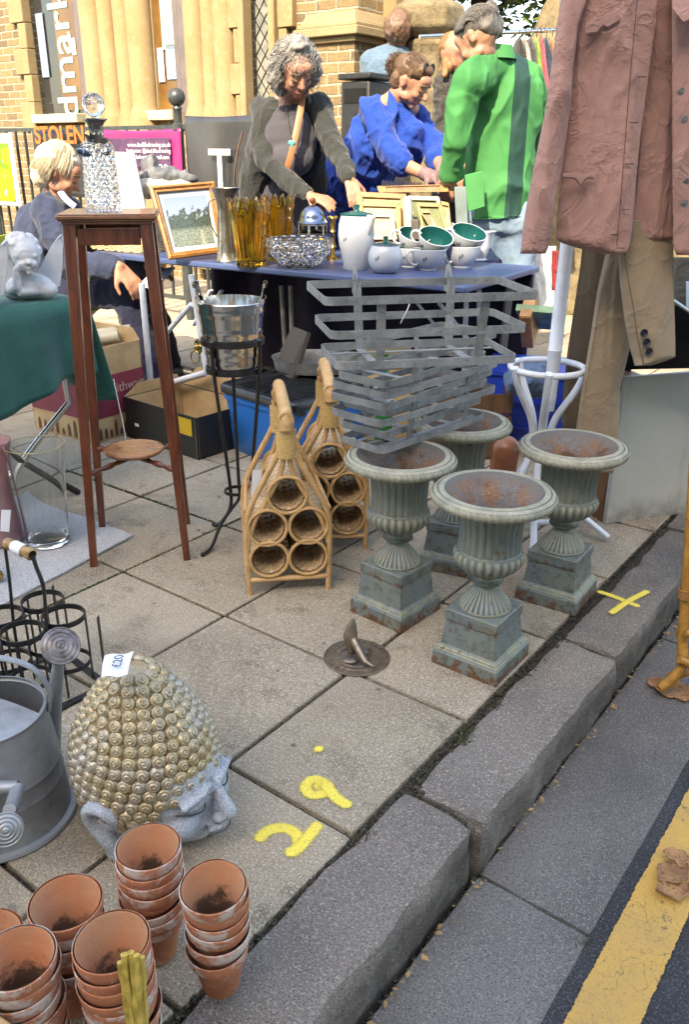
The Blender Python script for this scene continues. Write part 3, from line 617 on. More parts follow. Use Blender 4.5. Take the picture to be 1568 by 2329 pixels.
# ================================================================ cast iron urns on plinths
t = NT('cast iron paint'); co = t.co; z = t.sep()[2]; n1 = t.noise(10, 6, .65, dist=.5)
c = t.mix(t.ramp(n1, .35, .65), (.15, .19, .19), (.21, .215, .17)); c = t.mix(t.ramp(t.noise(26, 5, .65), .52, .7), c, (.15, .18, .21))
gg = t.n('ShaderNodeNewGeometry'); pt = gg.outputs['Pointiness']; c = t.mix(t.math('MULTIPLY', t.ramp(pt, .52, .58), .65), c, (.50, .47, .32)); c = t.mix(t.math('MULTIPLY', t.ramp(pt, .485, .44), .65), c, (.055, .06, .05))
rt = t.math('ADD', t.math('MULTIPLY', t.ramp(z, .05, .0), .16), t.noise(34, 7, .75)); rt = t.ramp(rt, .60, .65)
band = t.math('MULTIPLY', t.ramp(t.math('ABSOLUTE', t.math('SUBTRACT', z, .138)), .022, 0), .11); r2 = t.ramp(t.math('ADD', band, t.noise(48, 7, .75)), .61, .68)
c = t.mix(t.math('MULTIPLY', t.math('MAXIMUM', rt, r2), .88), c, t.mix(t.ramp(t.noise(90, 4), .4, .6), (.20, .075, .025), (.10, .045, .022)))
up = t.n('ShaderNodeSeparateXYZ'); t.l(gg.outputs['Normal'], up.inputs[0]); 
t.set(Base_Color=c, Roughness=.52, Metallic=.30); t.bump(t.noise(90, 6, .7), .0012); M_urn = t.m
t = NT('plinth paint'); z = t.sep()[2]; c = t.mix(t.ramp(t.noise(10, 6, .65, dist=.5), .35, .65), (.15, .19, .205), (.19, .205, .17)); c = t.mix(t.ramp(t.noise(30, 6, .7), .5, .68), c, (.075, .10, .085))
mo_ = t.math('MULTIPLY', t.ramp(t.math('ABSOLUTE', t.math('SUBTRACT', z, .052)), .010, .002), t.ramp(t.noise(60, 4), .35, .6)); c = t.mix(t.math('MULTIPLY', mo_, .8), c, (.36, .34, .22))
rt = t.ramp(t.math('ADD', t.math('MULTIPLY', t.ramp(z, .045, .0), .17), t.noise(34, 7, .75)), .59, .64); band = t.math('MULTIPLY', t.ramp(t.math('ABSOLUTE', t.math('SUBTRACT', z, .133)), .020, 0), .12); r2 = t.ramp(t.math('ADD', band, t.noise(48, 7, .75)), .62, .68)
c = t.mix(t.math('MULTIPLY', t.math('MAXIMUM', rt, r2), .9), c, t.mix(t.ramp(t.noise(90, 4), .4, .6), (.19, .075, .028), (.085, .038, .02))); t.set(Base_Color=c, Roughness=.5, Metallic=.15); t.bump(t.noise(90, 6, .7), .0012); M_plinth = t.m
t = NT('urn rim paint'); gg = t.n('ShaderNodeNewGeometry'); pt = gg.outputs['Pointiness']; c = t.mix(t.ramp(t.noise(20, 6, .7), .4, .65), (.38, .37, .29), (.25, .25, .205)); c = t.mix(t.math('MULTIPLY', t.ramp(t.noise(70, 5, .7), .58, .68), .6), c, (.50, .47, .34)); c = t.mix(t.math('MULTIPLY', t.ramp(pt, .49, .45), .7), c, (.08, .085, .07)); c = t.mix(t.math('MULTIPLY', t.ramp(t.noise(38, 6, .75), .62, .7), .6), c, (.12, .08, .045))
t.set(Base_Color=c, Roughness=.6, Metallic=.2); t.bump(t.noise(140, 5, .7), .001); M_urnrim = t.m
t = NT('rusty interior'); z = t.sep()[2]; c = t.mix(t.ramp(t.noise(16, 6, .7), .45, .58), (.17, .155, .15), (.24, .125, .065)); c = t.mix(t.math('MULTIPLY', t.ramp(t.noise(160, 3, .7), .56, .64), .7), c, (.30, .29, .30)); c = t.mix(t.math('MULTIPLY', t.ramp(t.math('ADD', t.noise(12, 5, .7), t.math('MULTIPLY', t.ramp(z, .42, .36), .2)), .55, .66), .75), c, (.10, .045, .02)); c = t.mix(t.ramp(z, .455, .475), c, (.16, .155, .15))
t.set(Base_Color=c, Roughness=.8, Metallic=.2); t.bump(t.noise(130, 4, .7), .003); M_rust = t.m
def urn():
    g = thing('urn', 'x', 'urn', (0, 0, 0), 'four cast iron urns on square plinths')
    m = MB(); sq = lambda w, z: [(-w, -w, z), (w, -w, z), (w, w, z), (-w, w, z)]
    lv = [(.0935, 0), (.092, .04), (.0895, .043), (.0895, .046), (.086, .0495), (.0865, .053), (.083, .057), (.0785, .059), (.077, .061), (.070, .1285), (.0735, .130), (.0735, .158), (.0715, .161)]
    vs = [p for w_, z_ in lv for p in sq(w_, z_)]; fs = [(i*4+j, i*4+(j+1) % 4, (i+1)*4+(j+1) % 4, (i+1)*4+j) for i in range(len(lv)-1) for j in range(4)]+[(3, 2, 1, 0), tuple(4*(len(lv)-1)+j for j in range(4))]
    m.add(vs, fs); m.obj('plinth', M_plinth, g, bevel=.0012, sharp=30)
    fl = lambda k, a: (lambda r, z, t: r*(1+a*abs(sin(k*t/2))-a*.5))
    m = MB(); n = 192
    m.lathe([(.02, .1605), (.064, .161), (.066, .164), (.064, .168)], n=n); m.lathe([(.064, .168), (.060, .176), (.052, .187), (.042, .199), (.034, .210), (.030, .216)], n=n, fn=fl(28, .09))
    m.lathe([(.030, .216), (.027, .219), (.0275, .222), (.026, .225), (.024, .228), (.026, .232), (.040, .2335), (.043, .237), (.040, .2405), (.029, .243), (.027, .247), (.030, .251)], n=n); m.obj('foot', M_urn, g, sharp=60)
    m = MB(); m.lathe([(.028, .2495), (.040, .256), (.060, .268), (.075, .281), (.083, .293), (.0865, .305), (.085, .314), (.0805, .322)], n=n, fn=fl(26, .07)); m.lathe([(.0805, .322), (.079, .325), (.0775, .328)], n=n)
    m.lathe([(.0775, .328), (.0765, .336), (.076, .36), (.0765, .385), (.079, .41), (.084, .428), (.092, .438)], n=n, fn=fl(26, .055)); m.obj('bowl', M_urn, g, sharp=60)
    egg = lambda r, z, t: r+.0028*abs(sin(29*t))
    m = MB(); m.lathe([(.090, .436), (.108, .441), (.124, .445), (.138, .450)], n=n); m.lathe([(.138, .450), (.1455, .454), (.1495, .461), (.1495, .468), (.146, .474)], n=232, fn=egg); m.lathe([(.146, .474), (.142, .4785), (.138, .4795), (.137, .4775), (.134, .4775), (.133, .480), (.124, .4815), (.1195, .4805)], n=n); m.obj('rim', M_urnrim, g, sharp=50)
    m = MB(); m.lathe([(.1196, .4805), (.117, .478), (.110, .468), (.098, .456), (.084, .442), (.071, .42), (.063, .385), (.05, .362), (.025, .355), (.001, .354)], n=72, fn=lambda r, z, t: r*(1+.015*sin(5*t+z*60))); m.obj('bowl_lining', M_rust, g, sharp=80)
    return g
u0 = urn(); u0.location = W(-.825, 1.695); u0.rotation_euler.z = -YW; u0['label'] = 'front urn of the four, nearest the kerb joint and sundial, empty bowl'
dup(u0, W(-1.143, 1.768), -YW-.08, 'urn nearest the wicker racks, with metal troughs resting on its rim')
dup(u0, W(-.812, 2.142), -YW+.05, 'right-hand urn in front of the beige coat, beside the cross on the kerb')
dup(u0, W(-1.17, 2.145), -YW+.22, 'rearmost urn, half hidden under the metal troughs')
def wood(name, c1, c2, rough=.3, sc=9, axis=(6, 6, .7), bump=.0003, **k):
    t = NT(name); c = t.mix(t.ramp(t.noise(sc, 5, .6, scl=axis, dist=.6), .35, .65), c1, c2); c = t.mix(t.math('MULTIPLY', t.ramp(t.noise(sc*7, 4, .6, scl=axis), .5, .7), .5), c, tuple(q*.5 for q in lin(c2)[:3]))
    t.set(Base_Color=c, Roughness=rough, **k); t.bump(t.noise(sc*6, 4, scl=axis), bump); return t.m
# ================================================================ plant stand and decanter
M_mah = wood('mahogany', (.17, .045, .018), (.075, .02, .01), .28, Coat_Weight=.4, Coat_Roughness=.15)
M_mahtop = wood('mahogany top', (.30, .13, .06), (.16, .06, .028), .25, axis=(.8, 6, 6), Coat_Weight=.4, Coat_Roughness=.1)
bs = [G(214, 1287), G(427, 1272), G(427, 1191), G(230, 1201)]; cc = sum(bs, V())/4; ez = (bs[1]-bs[0]).normalized(); ey = Z.cross(ez)
g = thing('plant_stand', 'tall mahogany plant stand with tapering legs and a round lower shelf', 'plant stand', cc)
ZT = 1.045; tc_ = V((cc.x-.003, cc.y+.01, ZT)); R0, R1 = .147, .112
bc = [cc+ez*a*R0+ey*b*R0 for a, b in ((-1, -1), (1, -1), (1, 1), (-1, 1))]; tcn = [tc_+ez*a*R1*.93+ey*b*R1*.93-Z*.012 for a, b in ((-1, -1), (1, -1), (1, 1), (-1, 1))]
for i in range(4): m = MB(); m.bar(bc[i], tcn[i], .022, .022, up=ez, w1=.034, t1=.034); m.obj('leg', M_mah, g, bevel=.0015)
Rs = Matrix((ez, ey, Z)).transposed(); m = MB()
for i in range(4): a, b = tcn[i], tcn[(i+1) % 4]; m.bar(a.lerp(b, .09)-Z*.034, b.lerp(a, .09)-Z*.034, .045, .014, up=Z.cross(b-a)); 
m.obj('apron', M_mah, g, bevel=.001)
m = MB()
for w_, z0, z1 in ((.248, -.012, -.004), (.262, -.004, .002), (.272, .002, .012), (.264, .012, .016)): m.box(tc_+Z*(z0+z1)/2, (w_, w_, z1-z0), Rs)
m.obj('table_top', M_mahtop, g, bevel=.002)
zs = .335; sc2 = cc.lerp(tc_, zs/ZT); sc2.z = zs
m = MB(); m.lathe([(.001, -.010), (.075, -.010), (.092, -.006), (.096, 0), (.095, .004), (.088, .0065), (.080, .005), (.074, .0055), (.052, .0035), (.044, .005), (.02, .0035), (.001, .004)], sc2, 48); m.obj('lower_shelf', M_mahtop, g)
for i in range(4):
    a = bc[i].lerp(tcn[i], (zs-.028)/ZT); d = (sc2-Z*.022)-a; L = d.length; aa, bb, dd = basis(d); m = MB()
    m.lathe([(.006, 0)]+[(.006+.0045*abs(sin(q*.78)) if q < 9 else .0085, L*q/14) for q in range(1, 14)], a, 12, Matrix((aa, bb, dd)).transposed()); m.obj('stretcher', M_mah, g)
M_cry = glass('cut crystal', (.97, .98, 1, 1), 0, 1.54)
dc = tc_+ez*-.012+V((-.005, 0, .0165)); g = thing('decanter', 'square cut-glass decanter with ball stopper and pewter collar on the plant stand', 'decanter', dc)
m = MB(); N = 128; rows = 74; hgt = .215; prof = []
def dec(p_):      # rounded square body with a diamond cut
    r, z, t = p_; k = 1/max(abs(cos(t)), abs(sin(t))); k = min(k, 1.26); w_ = r*k
    if .012 < z < .165: u = t*20/6.283; v = z/.0235; w_ -= .0055*max(abs(((u+v) % 1)-.5)*2, abs(((u-v) % 1)-.5)*2)-.0021
    elif z <= .012: w_ -= .002*abs(sin(t*16))
    elif z < .21: w_ -= .0015*abs(sin(t*12))
    return w_
pr = [(.001, 0), (.046, 0)]+[(.050-.007*(i/60), .002+.166*i/60) for i in range(61)]+[(.040, .176), (.034, .184), (.026, .190), (.020, .195), (.0185, .21), (.0185, .228)]
pr += [(.012, .228), (.012, .2), (.028, .186), (.034, .172), (.036, .02), (.001, .016)]
m.lathe(pr, dc, N, Rs @ rz(.12), fn=lambda r, z, t: dec((r, z, t)) if z < .2 and r > .037 else r); m.obj('body', M_cry, g, sharp=20)
M_pew = mat('pewter', (.30, .29, .28), (.12, .115, .11), 20, rough=.22, metal=.9, bump=.0003)
m = MB(); m.lathe([(.021, .205), (.020, .222), (.024, .230), (.030, .236), (.034, .2385), (.034, .2415), (.028, .242), (.013, .242), (.013, .215)], dc, 32); m.obj('collar', M_pew, g)
m = MB(); m.lathe([(.001, .23), (.011, .232), (.012, .246)]+[(.032*sin(pi*(i/16)*.93+.2), .276-.031*cos(pi*(i/16)*.93+.2)) for i in range(17)]+[(.001, .307)], dc, 64, fn=lambda r, z, t: r-.0028*max(abs(((t*18/6.283+z*110) % 1)-.5)*2, abs(((t*18/6.283-z*110) % 1)-.5)*2)*(z > .247)); m.obj('stopper', M_cry, g, sharp=20)
gl = thing('decanter_label', 'pewter grape-bunch bottle label hanging on the crystal decanter', 'bottle label', dc+V((.02, -.06, .17))); m = MB(); rnd = random.Random(2)
for cxx, czz in ((-.018, .163), (.012, .172), (.040, .160)):
    for _ in range(16 if cxx < 0 or cxx > .03 else 8):
        m.ball(dc+V((cxx+rnd.gauss(0, .006), -.058+rnd.uniform(-.004, .004), czz+rnd.gauss(0, .008)-.006)), .0036, 8)
for k in range(7): 
    a = rnd.uniform(0, 3.1); c_ = dc+V((.012+cos(a)*.022, -.058, .182+sin(a)*.010)); v1 = V((cos(a), -.25, sin(a)))*.017; v2 = V((-sin(a), -.2, cos(a)))*.008; m.prism([c_-v1, c_-v2, c_+v1, c_+v2], (0, -.001, 0))
m.obj('grapes', M_pew, gl); m = MB(); m.ball(dc+V((-.024, -.060, .155)), (.020, .004, .010), 20, Matrix.Rotation(.35, 3, 'Y')); m.obj('name_plate', mat('blue steel', (.10, .15, .26), rough=.15, metal=.9), gl)
# ================================================================ wicker bottle racks
M_cane = wood('cane', (.66, .42, .20), (.50, .30, .13), .38, 14, axis=(3, 3, 3), bump=.0006)
M_bind = mat('cane binding', (.66, .46, .20), (.48, .30, .11), 80, rough=.45, scl=(1, 1, 9), bump=.001)
t = NT('woven cane'); c = t.mix(t.ramp(t.noise(120, 4, .7), .35, .65), (.70, .52, .32), (.50, .34, .20)); gg = t.n('ShaderNodeNewGeometry'); c = t.mix(t.math('MULTIPLY', t.ramp(gg.outputs['Pointiness'], .49, .44), .6), c, (.14, .08, .04)); yy_ = t.sep()[1]; ln = t.math('SINE', t.math('MULTIPLY', yy_, 740)); c = t.mix(t.math('MULTIPLY', t.ramp(ln, -.3, -.95), .55), c, (.13, .07, .03)); t.set(Base_Color=c, Roughness=.55); M_weave = t.m
def rack():
    g = thing('wine_rack', 'x', 'wine rack', (0, 0, 0), 'wicker wine racks'); w_ = .122; dp = .24; rz_ = .006
    nodes = [(-.056, .345), (.056, .345)]
    hs = [(0, .318), (-.060, .218), (.060, .218), (-.058, .116), (.058, .116)]; R = .056
    for y0, yy in ((0, 0), (dp, dp)):
        for s in (-1, 1):
            m = MB(); m.tube(bez([(s*w_*.97, yy, 0), (s*w_*.99, yy, .10), (s*w_, yy, .20), (s*w_*.92, yy, .27), (s*.068, yy, .36), (s*.030, yy, .43), (s*.016, yy, .47), (s*.015, yy, .53)], 6), .0088, 10); m.obj('side_post', M_cane, g)
        m = MB(); m.tube(bez([(-w_*.98, yy, .155), (-.098, yy, .235), (-.055, yy, .31), (-.018, yy, .385), (-.006, yy, .45), (-.005, yy, .5)], 6), .0075, 9); m.tube(bez([(w_*.98, yy, .155), (.098, yy, .235), (.055, yy, .31), (.018, yy, .385), (.006, yy, .45), (.005, yy, .5)], 6), .0075, 9); m.obj('inner_brace', M_cane, g)
        m = MB(); m.tube([(-w_, yy, .048), (w_, yy, .048)], .0085, 9); m.obj('cross_rail', M_cane, g)
        m = MB()
        for k in range(12): m.lathe([(.0015, 0), (.028, -.0005), (.0295, .0033), (.028, .007)], (0, yy, .430+k*.0072), 18, sy=.62)
        m.obj('neck_binding', M_bind, g)
        m = MB(); m.tube([(0, yy-.022 if yy == 0 else yy+.022, .545), (0, yy+.01 if yy == 0 else yy-.01, .545)], .0225, 16); m.obj('binding_cap', M_cane, g)
    for s in (-1, 1): m = MB(); m.tube([(s*w_, .0, .27), (s*w_*.9, dp, .28)], .006, 8); m.obj('side_rail', M_cane, g); m = MB(); m.tube([(s*w_, 0, .05), (s*w_, dp, .05)], .0075, 8); m.obj('side_rail', M_cane, g)
    m = MB(); m.tube(bez([(0, -.015, .515), (0, -.008, .548), (0, .02, .562), (0, dp-.02, .578), (0, dp+.008, .562), (0, dp+.015, .52)], 6), .0185, 14); m.obj('handle', M_cane, g)
    for hx, hz in hs:
        m = MB(); K = 52; N = 56; Rm = Matrix(((1, 0, 0), (0, 0, 1), (0, 1, 0)))
        wv = lambda sgn: (lambda r, z, t: r+.0022*sin(z*2*pi/.0085)*(1 if (int(t/(2*pi)*28) % 2) else -1)*1+.0006*sin(z*740))
        pr = [(R-.006, -.004+(dp+.008)*i/K) for i in range(K+1)]; m.lathe(pr, (hx, 0, hz), N, Rm, fn=wv(1)); m.lathe([(r-.0035, z) for r, z in pr], (hx, 0, hz), N, Rm, fn=wv(1)); tb = m.obj('bottle_tube', M_weave, g, sharp=60)
        for yy in (-.006, dp+.006): m = MB(); m.tube([(hx+R*cos(2*pi*i/36), yy, hz+R*sin(2*pi*i/36)) for i in range(36)], .0054, 9, closed=True); m.obj('hoop', M_cane, tb)
    return g
r1 = rack(); a, b = G(568, 1352), G(748, 1340); r1.location = (a+b)/2; r1.rotation_euler.z = atan2(b.y-a.y, b.x-a.x)+.0; r1['label'] = 'front wicker wine rack with pale cane handle, nearest the sundial'
r2 = dup(r1, V((-.048, 2.50, 0)), .10, 'wicker wine rack standing behind, its left side hidden by the front rack'); 
for rk, pp, nn in ((r1, (586, 1105, 2.30), 0), (r2, (775, 985, 2.55), 1)):
    p = D(*pp); g = thing('price_tag', ['white paper tag tied behind the front wine rack', 'white paper tag tied to the rear wine rack by the troughs'][nn], 'price tag', p); m = MB(); m.sheet([[p+V((.014*i-.014+(j*.012 if nn else -j*.002), .002*i, .05-.024*j)) for i in range(3)] for j in range(5)], .0006); m.obj('card', M_paper, g)
    m = MB(); m.tube([p+V((0, 0, .05)), p+V((.01-.03*nn, -.01, .075))], .0006, 5); m.obj('string', M_paper, g)
# ================================================================ ice bucket in a wrought stand
t = NT('brushed steel'); n1 = t.noise(30, 3, .6, scl=(1, 1, .05)); t.set(Base_Color=t.mix(n1, (.55, .54, .52), (.72, .72, .72)), Roughness=.17, Metallic=1); t.bump(t.noise(6, 3), .001); M_steel = t.m
kx, ky = -.358, 2.62; zb = .572; g = thing('ice_bucket', 'polished steel champagne bucket with cut-out handles and lion ring mounts', 'ice bucket', (kx, ky, zb))
def rb(z): return .079+(.108-.079)*(z-zb)/(.8-zb)
m = MB(); N = 96; pr = [(.001, zb), (.074, zb), (.081, zb+.004), (.079, zb+.010)]
for i in range(25):
    z = zb+.012+(.795-zb-.012)*i/24; pr.append((rb(z)+(.0022 if i in (3, 6, 14, 21) else 0), z))
def hr(r, z, t): return r
out = pr+[(rb(.8)+.002, .797), (rb(.8), .80)]; inn = [(max(.0005, rb(z)-.003), z) for _, z in out[4:][::-1]]+[(.001, zb+.02)]
m.lathe(out+inn, (kx, ky, 0), N); m.obj('body', M_steel, g)
for s in (-1, 1):
    a0_ = 0 if s > 0 else pi; m = MB(); rws = []
    def arc(th, z): r = .108+(z-.8)*.10; return V((kx+cos(a0_+th)*r, ky+sin(a0_+th)*r, z))
    shp = [[-.52, .52], [-.42, .42], [-.38, .38], [-.40, .40]]
    L = bez([arc(-.62, .792), arc(-.46, .815), arc(-.40, .838), arc(-.41, .852)], 4); Rr = bez([arc(.62, .792), arc(.46, .815), arc(.40, .838), arc(.41, .852)], 4)
    for side in (L, Rr):
        rows = [[p, p.lerp(q, .22)] for p, q in zip(side, (Rr if side is L else L))]; m.sheet(rows, .003)
    top = [[arc(-.41+.82*i/8, .853), arc(-.41+.82*i/8, .841)] for i in range(9)]; m.sheet(top, .003); bot = [[arc(-.56+1.12*i/8, .808), arc(-.60+1.2*i/8, .792)] for i in range(9)]; m.sheet(bot, .003)
    m.obj('handle', M_steel, g)
M_brass = mat('brass', (.60, .42, .14), (.34, .22, .07), 60, rough=.25, metal=1, bump=.0004)
st = thing('bucket_stand', 'black wrought iron tripod stand holding the steel ice bucket', 'stand', (kx-.01, ky, 0))
m = MB(); 
for z in (.675, .585): flatring(m, V((kx, ky, z)), rb(z)+.009, .018, .004, 48)
m.obj('hoop', M_blk, st)
m = MB(); flatring(m, V((kx-.01, ky-.02, .17)), .040, .010, .006, 32); m.obj('hoop', M_blk, st)
for i, ang in enumerate((-2.15, -.45, 1.75)):
    d = V((cos(ang), sin(ang), 0)); k = V((kx, ky, 0)); m = MB()
    ft = [G(462, 1266), G(590, 1215)+V((.02, .05, 0)), G(487, 1197)][i] if i != 1 else k+d*.22
    p = [k+d*.100+Z*.685, k+d*.095+Z*.58, k+d*.073+Z*.40, k+d*.048+Z*.20, k+d*.052+Z*.12]; dd = (ft-k); dd.z = 0; p += [k+d*.06+dd*.25+Z*.07, k+dd*.78+Z*.018, ft+Z*.008]
    m.tube(bez(p, 6), .0085, 8, flat=.7); m.ball(ft+Z*.008, .009, 8); m.obj('leg', M_blk, st)
m = MB(); lp = V((kx-.098, ky-.055, .665)); a, b, d = basis(V((-.8, -.55, 0))); R = Matrix((a, b, d)).transposed(); m.lathe([(.001, .014), (.008, .013), (.012, .008), (.020, .007), (.0225, .004), (.022, 0)], lp, 24, R, fn=lambda r, z, t: r*(1+.08*sin(9*t)*(r > .015))); m.ball(lp+V((-.008, -.006, 0)), .008, 10); mt = m.obj('lion_mount', M_brass, g)
m = MB(); m.tube([lp+V((-.012, -.010, -.030))+V((.014*cos(q*.35), -.006*cos(q*.35), .019*sin(q*.35))) for q in range(18)], .0022, 8, closed=True); m.obj('ring', M_brass, mt)
# ================================================================ galvanised hay-trough planters
t = NT('weathered zinc'); c = t.mix(t.ramp(t.noise(14, 6, .7), .35, .65), (.32, .33, .34), (.17, .18, .185)); c = t.mix(t.math('MULTIPLY', t.ramp(t.noise(80, 5, .75), .55, .7), .7), c, (.08, .083, .087)); c = t.mix(t.math('MULTIPLY', t.ramp(t.noise(50, 5, .75, vec=t.tc.outputs['Object']), .58, .7), .6), c, (.45, .46, .48))
t.set(Base_Color=c, Roughness=.5, Metallic=.25); t.bump(t.noise(200, 4, .7), .0005); M_zinc = t.m
def band(m, L, Wd, z, h=.0195, th=.0022, r=.022, off=0):
    L += off; Wd += off; pts = []
    for cx_, cy_, a0_ in ((L/2-r, Wd/2-r, 0), (-L/2+r, Wd/2-r, pi/2), (-L/2+r, -Wd/2+r, pi), (L/2-r, -Wd/2+r, 1.5*pi)):
        for i in range(6): a = a0_+pi/2*i/5; pts.append((cx_+r*cos(a), cy_+r*sin(a), cos(a), sin(a)))
    n = len(pts); vs = []; 
    for x, y, nx, ny in pts:
        w1 = noise.noise(V((x*9, y*9, z*50)))*.0022; x += nx*w1; y += ny*w1
        for o_, q in ((0, -h/2), (0, h/2), (-th, h/2), (-th, -h/2)): vs.append((x+nx*o_, y+ny*o_, z+q+w1))
    m.add(vs, [(i*4+j, ((i+1) % n)*4+j, ((i+1) % n)*4+(j+1) % 4, i*4+(j+1) % 4) for i in range(n) for j in range(4)])
def trough(name_label, L, Wd, levels, loc, yaw, hooks=True, slats=True, tiltx=0, tp=.12):
    g = thing('metal_trough', name_label, 'metal trough', loc, 'slatted galvanised troughs'); g.rotation_euler = (tiltx, 0, yaw); g['_o'] = [0, 0, 0]; top = levels[-1]; m0 = levels[0]
    for z in levels:
        k = 1-tp*(top-z)/max(.01, top-m0); m = MB(); band(m, L*k, Wd*k*(1 if z == top else .94), z); m.obj('band', M_zinc, g)
    kb = 1-tp
    for sx in (-.24, .24):
        m = MB()
        for sy in (-1, 1): m.bar((sx*L*1.02, sy*(Wd/2-.0045), top+.008), (sx*L*.98, sy*(Wd/2*kb*.94-.0045), m0-.008), .0022, .022, up=X)
        m.bar((sx*L*.98, -Wd/2*kb*.94, m0-.010), (sx*L*.98, Wd/2*kb*.94, m0-.010), .022, .002, up=Z) if False else m.box((sx*L*.98, 0, m0-.009), (.022, Wd*kb*.92, .0022)); m.obj('strap', M_zinc, g)
        if hooks:
            m = MB(); y = Wd/2; x = sx*L*1.02
            m.tube([(x, y+.001, top-.06), (x, y+.001, top+.012), (x, y+.006, top+.026), (x, y+.018, top+.035), (x, y+.032, top+.028), (x, y+.037, top+.010), (x, y+.038, top-.03)], .012, 4, flat=.12, up=X); m.obj('hook', M_zinc, g)
    if slats:
        for sy in (-.22, .22): m = MB(); m.box((0, sy*Wd*kb, m0-.006), (L*kb*.97, .016, .0022)); m.obj('slat', M_zinc, g)
    return g
a, b, d_ = G(765, 680, .915), G(1205, 668, .915), G(712, 638, .915); ux = (b-a).normalized(); yaw = atan2(ux.y, ux.x); ctr = (a+b)/2+Z.cross(ux)*.13
trough('topmost metal trough, square-on with two hooks standing up at its back', .52, .27, (.0, .075, .155), V((ctr.x, ctr.y, .755)), yaw, tiltx=0)
a, b, d_ = G(880, 960, .62), G(1172, 860, .62), G(768, 920, .62); ux = (b-a).normalized(); yaw = atan2(ux.y, ux.x)
cn = [G(869, 1031, .495), G(883, 975, .555), G(882, 921, .625)]
LBL = ['lowest metal trough, resting across two urn rims', 'second metal trough from the bottom of the stack, turned at an angle', 'third metal trough from the bottom of the stack', 'metal trough just under the square-on top one, turned at an angle']
for i, (c_, L_, W_, z0, lv) in enumerate(((cn[0], .52, .19, .495, (0, .082)), (cn[1], .54, .20, .530, (0, .085)), (cn[1], .53, .205, .590, (0, .055)), (cn[2], .54, .21, .672, (0, .060)))):
    y_ = yaw+(-.05, .03, -.015, .02)[i]; uu = V((cos(y_), sin(y_), 0)); ct = c_+uu*L_/2*.94+Z.cross(uu)*W_/2*.94; trough(LBL[i], L_, W_, lv, V((ct.x, ct.y, z0)), y_, hooks=False, tp=.10, slats=i == 0)
p = D(930, 700, 2.02); g = thing('string', 'loop of white string tied on the topmost trough', 'string', p); m = MB(); m.tube(bez([D(912, 685, 2.05), D(928, 688, 2.03), D(933, 672, 2.03), D(931, 695, 2.02), D(918, 722, 2.02), D(912, 735, 2.03)], 6), .0016, 6); m.obj('cord', M_paper, g)
# ================================================================ green covered table, cherubs
t = NT('green felt'); n1 = t.noise(6, 6, .6); c = t.mix(t.ramp(n1, .35, .65), (.012, .105, .09), (.006, .06, .058)); c = t.mix(t.math('MULTIPLY', t.ramp(t.noise(240, 3, .7), .5, .7), .4), c, (.03, .17, .15)); t.set(Base_Color=c, Roughness=.95, Sheen_Weight=.25); t.bump(t.noise(200, 3), .001); M_green = t.m
xg0 = -2.56; yg1 = 1.84; zt = .742
g = gthing('market_table', 'folding table under a green felt cloth at the left edge', 'table', xg0-.4, yg1-.9)
m = MB(); m.box((xg0-.42, yg1-1.0, zt-.02), (.78, 1.9, .03)); m.obj('table_top', M_blk, g)
def hemz(yy): return .36+.05*sin(yy*5)+max(0, (yy-1.5))*.33-max(0, 1.5-yy)*.08
rows = []; n = 60
for j in range(n+1):
    yy = yg1-1.9*j/n; r = []
    for i in range(25):
        if i < 8: x = xg0-.80+.78*i/8; z = zt+.002+.002*sin(yy*9+x*7)
        else:
            q = (i-8)/16; x = xg0-.02+.02*min(1, q*8)+(.022*sin(yy*17)+.018*sin(yy*31+1))*q*1.1+.03*q; z = zt-.005*(q > 0)-(zt-hemz(yy))*q
        r.append((x, yy, z))
    rows.append(r)
m = MB(); m.sheet(rows, .003)
rows = []
for j in range(26):
    x = xg0-.8*(1-j/25)+.01; r = []
    for i in range(14): q = i/13; r.append((x+.02*q*(j/25), yg1+.012+(.025*sin(x*22)+.02*sin(x*41))*q+.05*q, zt-.003-(.27+.12*(j/25)+.02*sin(x*11))*q))
    rows.append(r)
m.sheet(rows, .003); o = m.obj('tablecloth', M_green, g, sharp=180)
g2 = g
for lx, ly, lx2, ly2 in ((-.06, -.08, -.06, -.55), (-.7, -.08, -.7, -.55)):
    for s_ in (0, 1):
        m = MB(); m.tube([(xg0+lx, yg1+(ly if s_ else ly2), .005), (xg0+lx, yg1+(ly2 if s_ else ly)*.9, .36), (xg0+lx, yg1+(ly2 if s_ else ly), zt-.04)], .0125, 10); m.obj('leg', M_blk if s_ else M_steel, g)
m = MB(); q0 = W(-2.49, 1.9, .5); g = thing('string', 'white string dangling from the corner of the green cloth', 'string', V((q0.x, q0.y, .2))); m.tube(bez([D(258, 862, 2.95), D(268, 910, 2.95), D(278, 955, 2.95), D(286, 1000, 2.95)], 5), .0016, 6); m.obj('cord', M_paper, g)
M_plas = mat('white plaster', (.52, .54, .58), (.42, .44, .48), 12, rough=.5, c3=(.30, .30, .31), lo3=.66, hi3=.74, sc3=30)
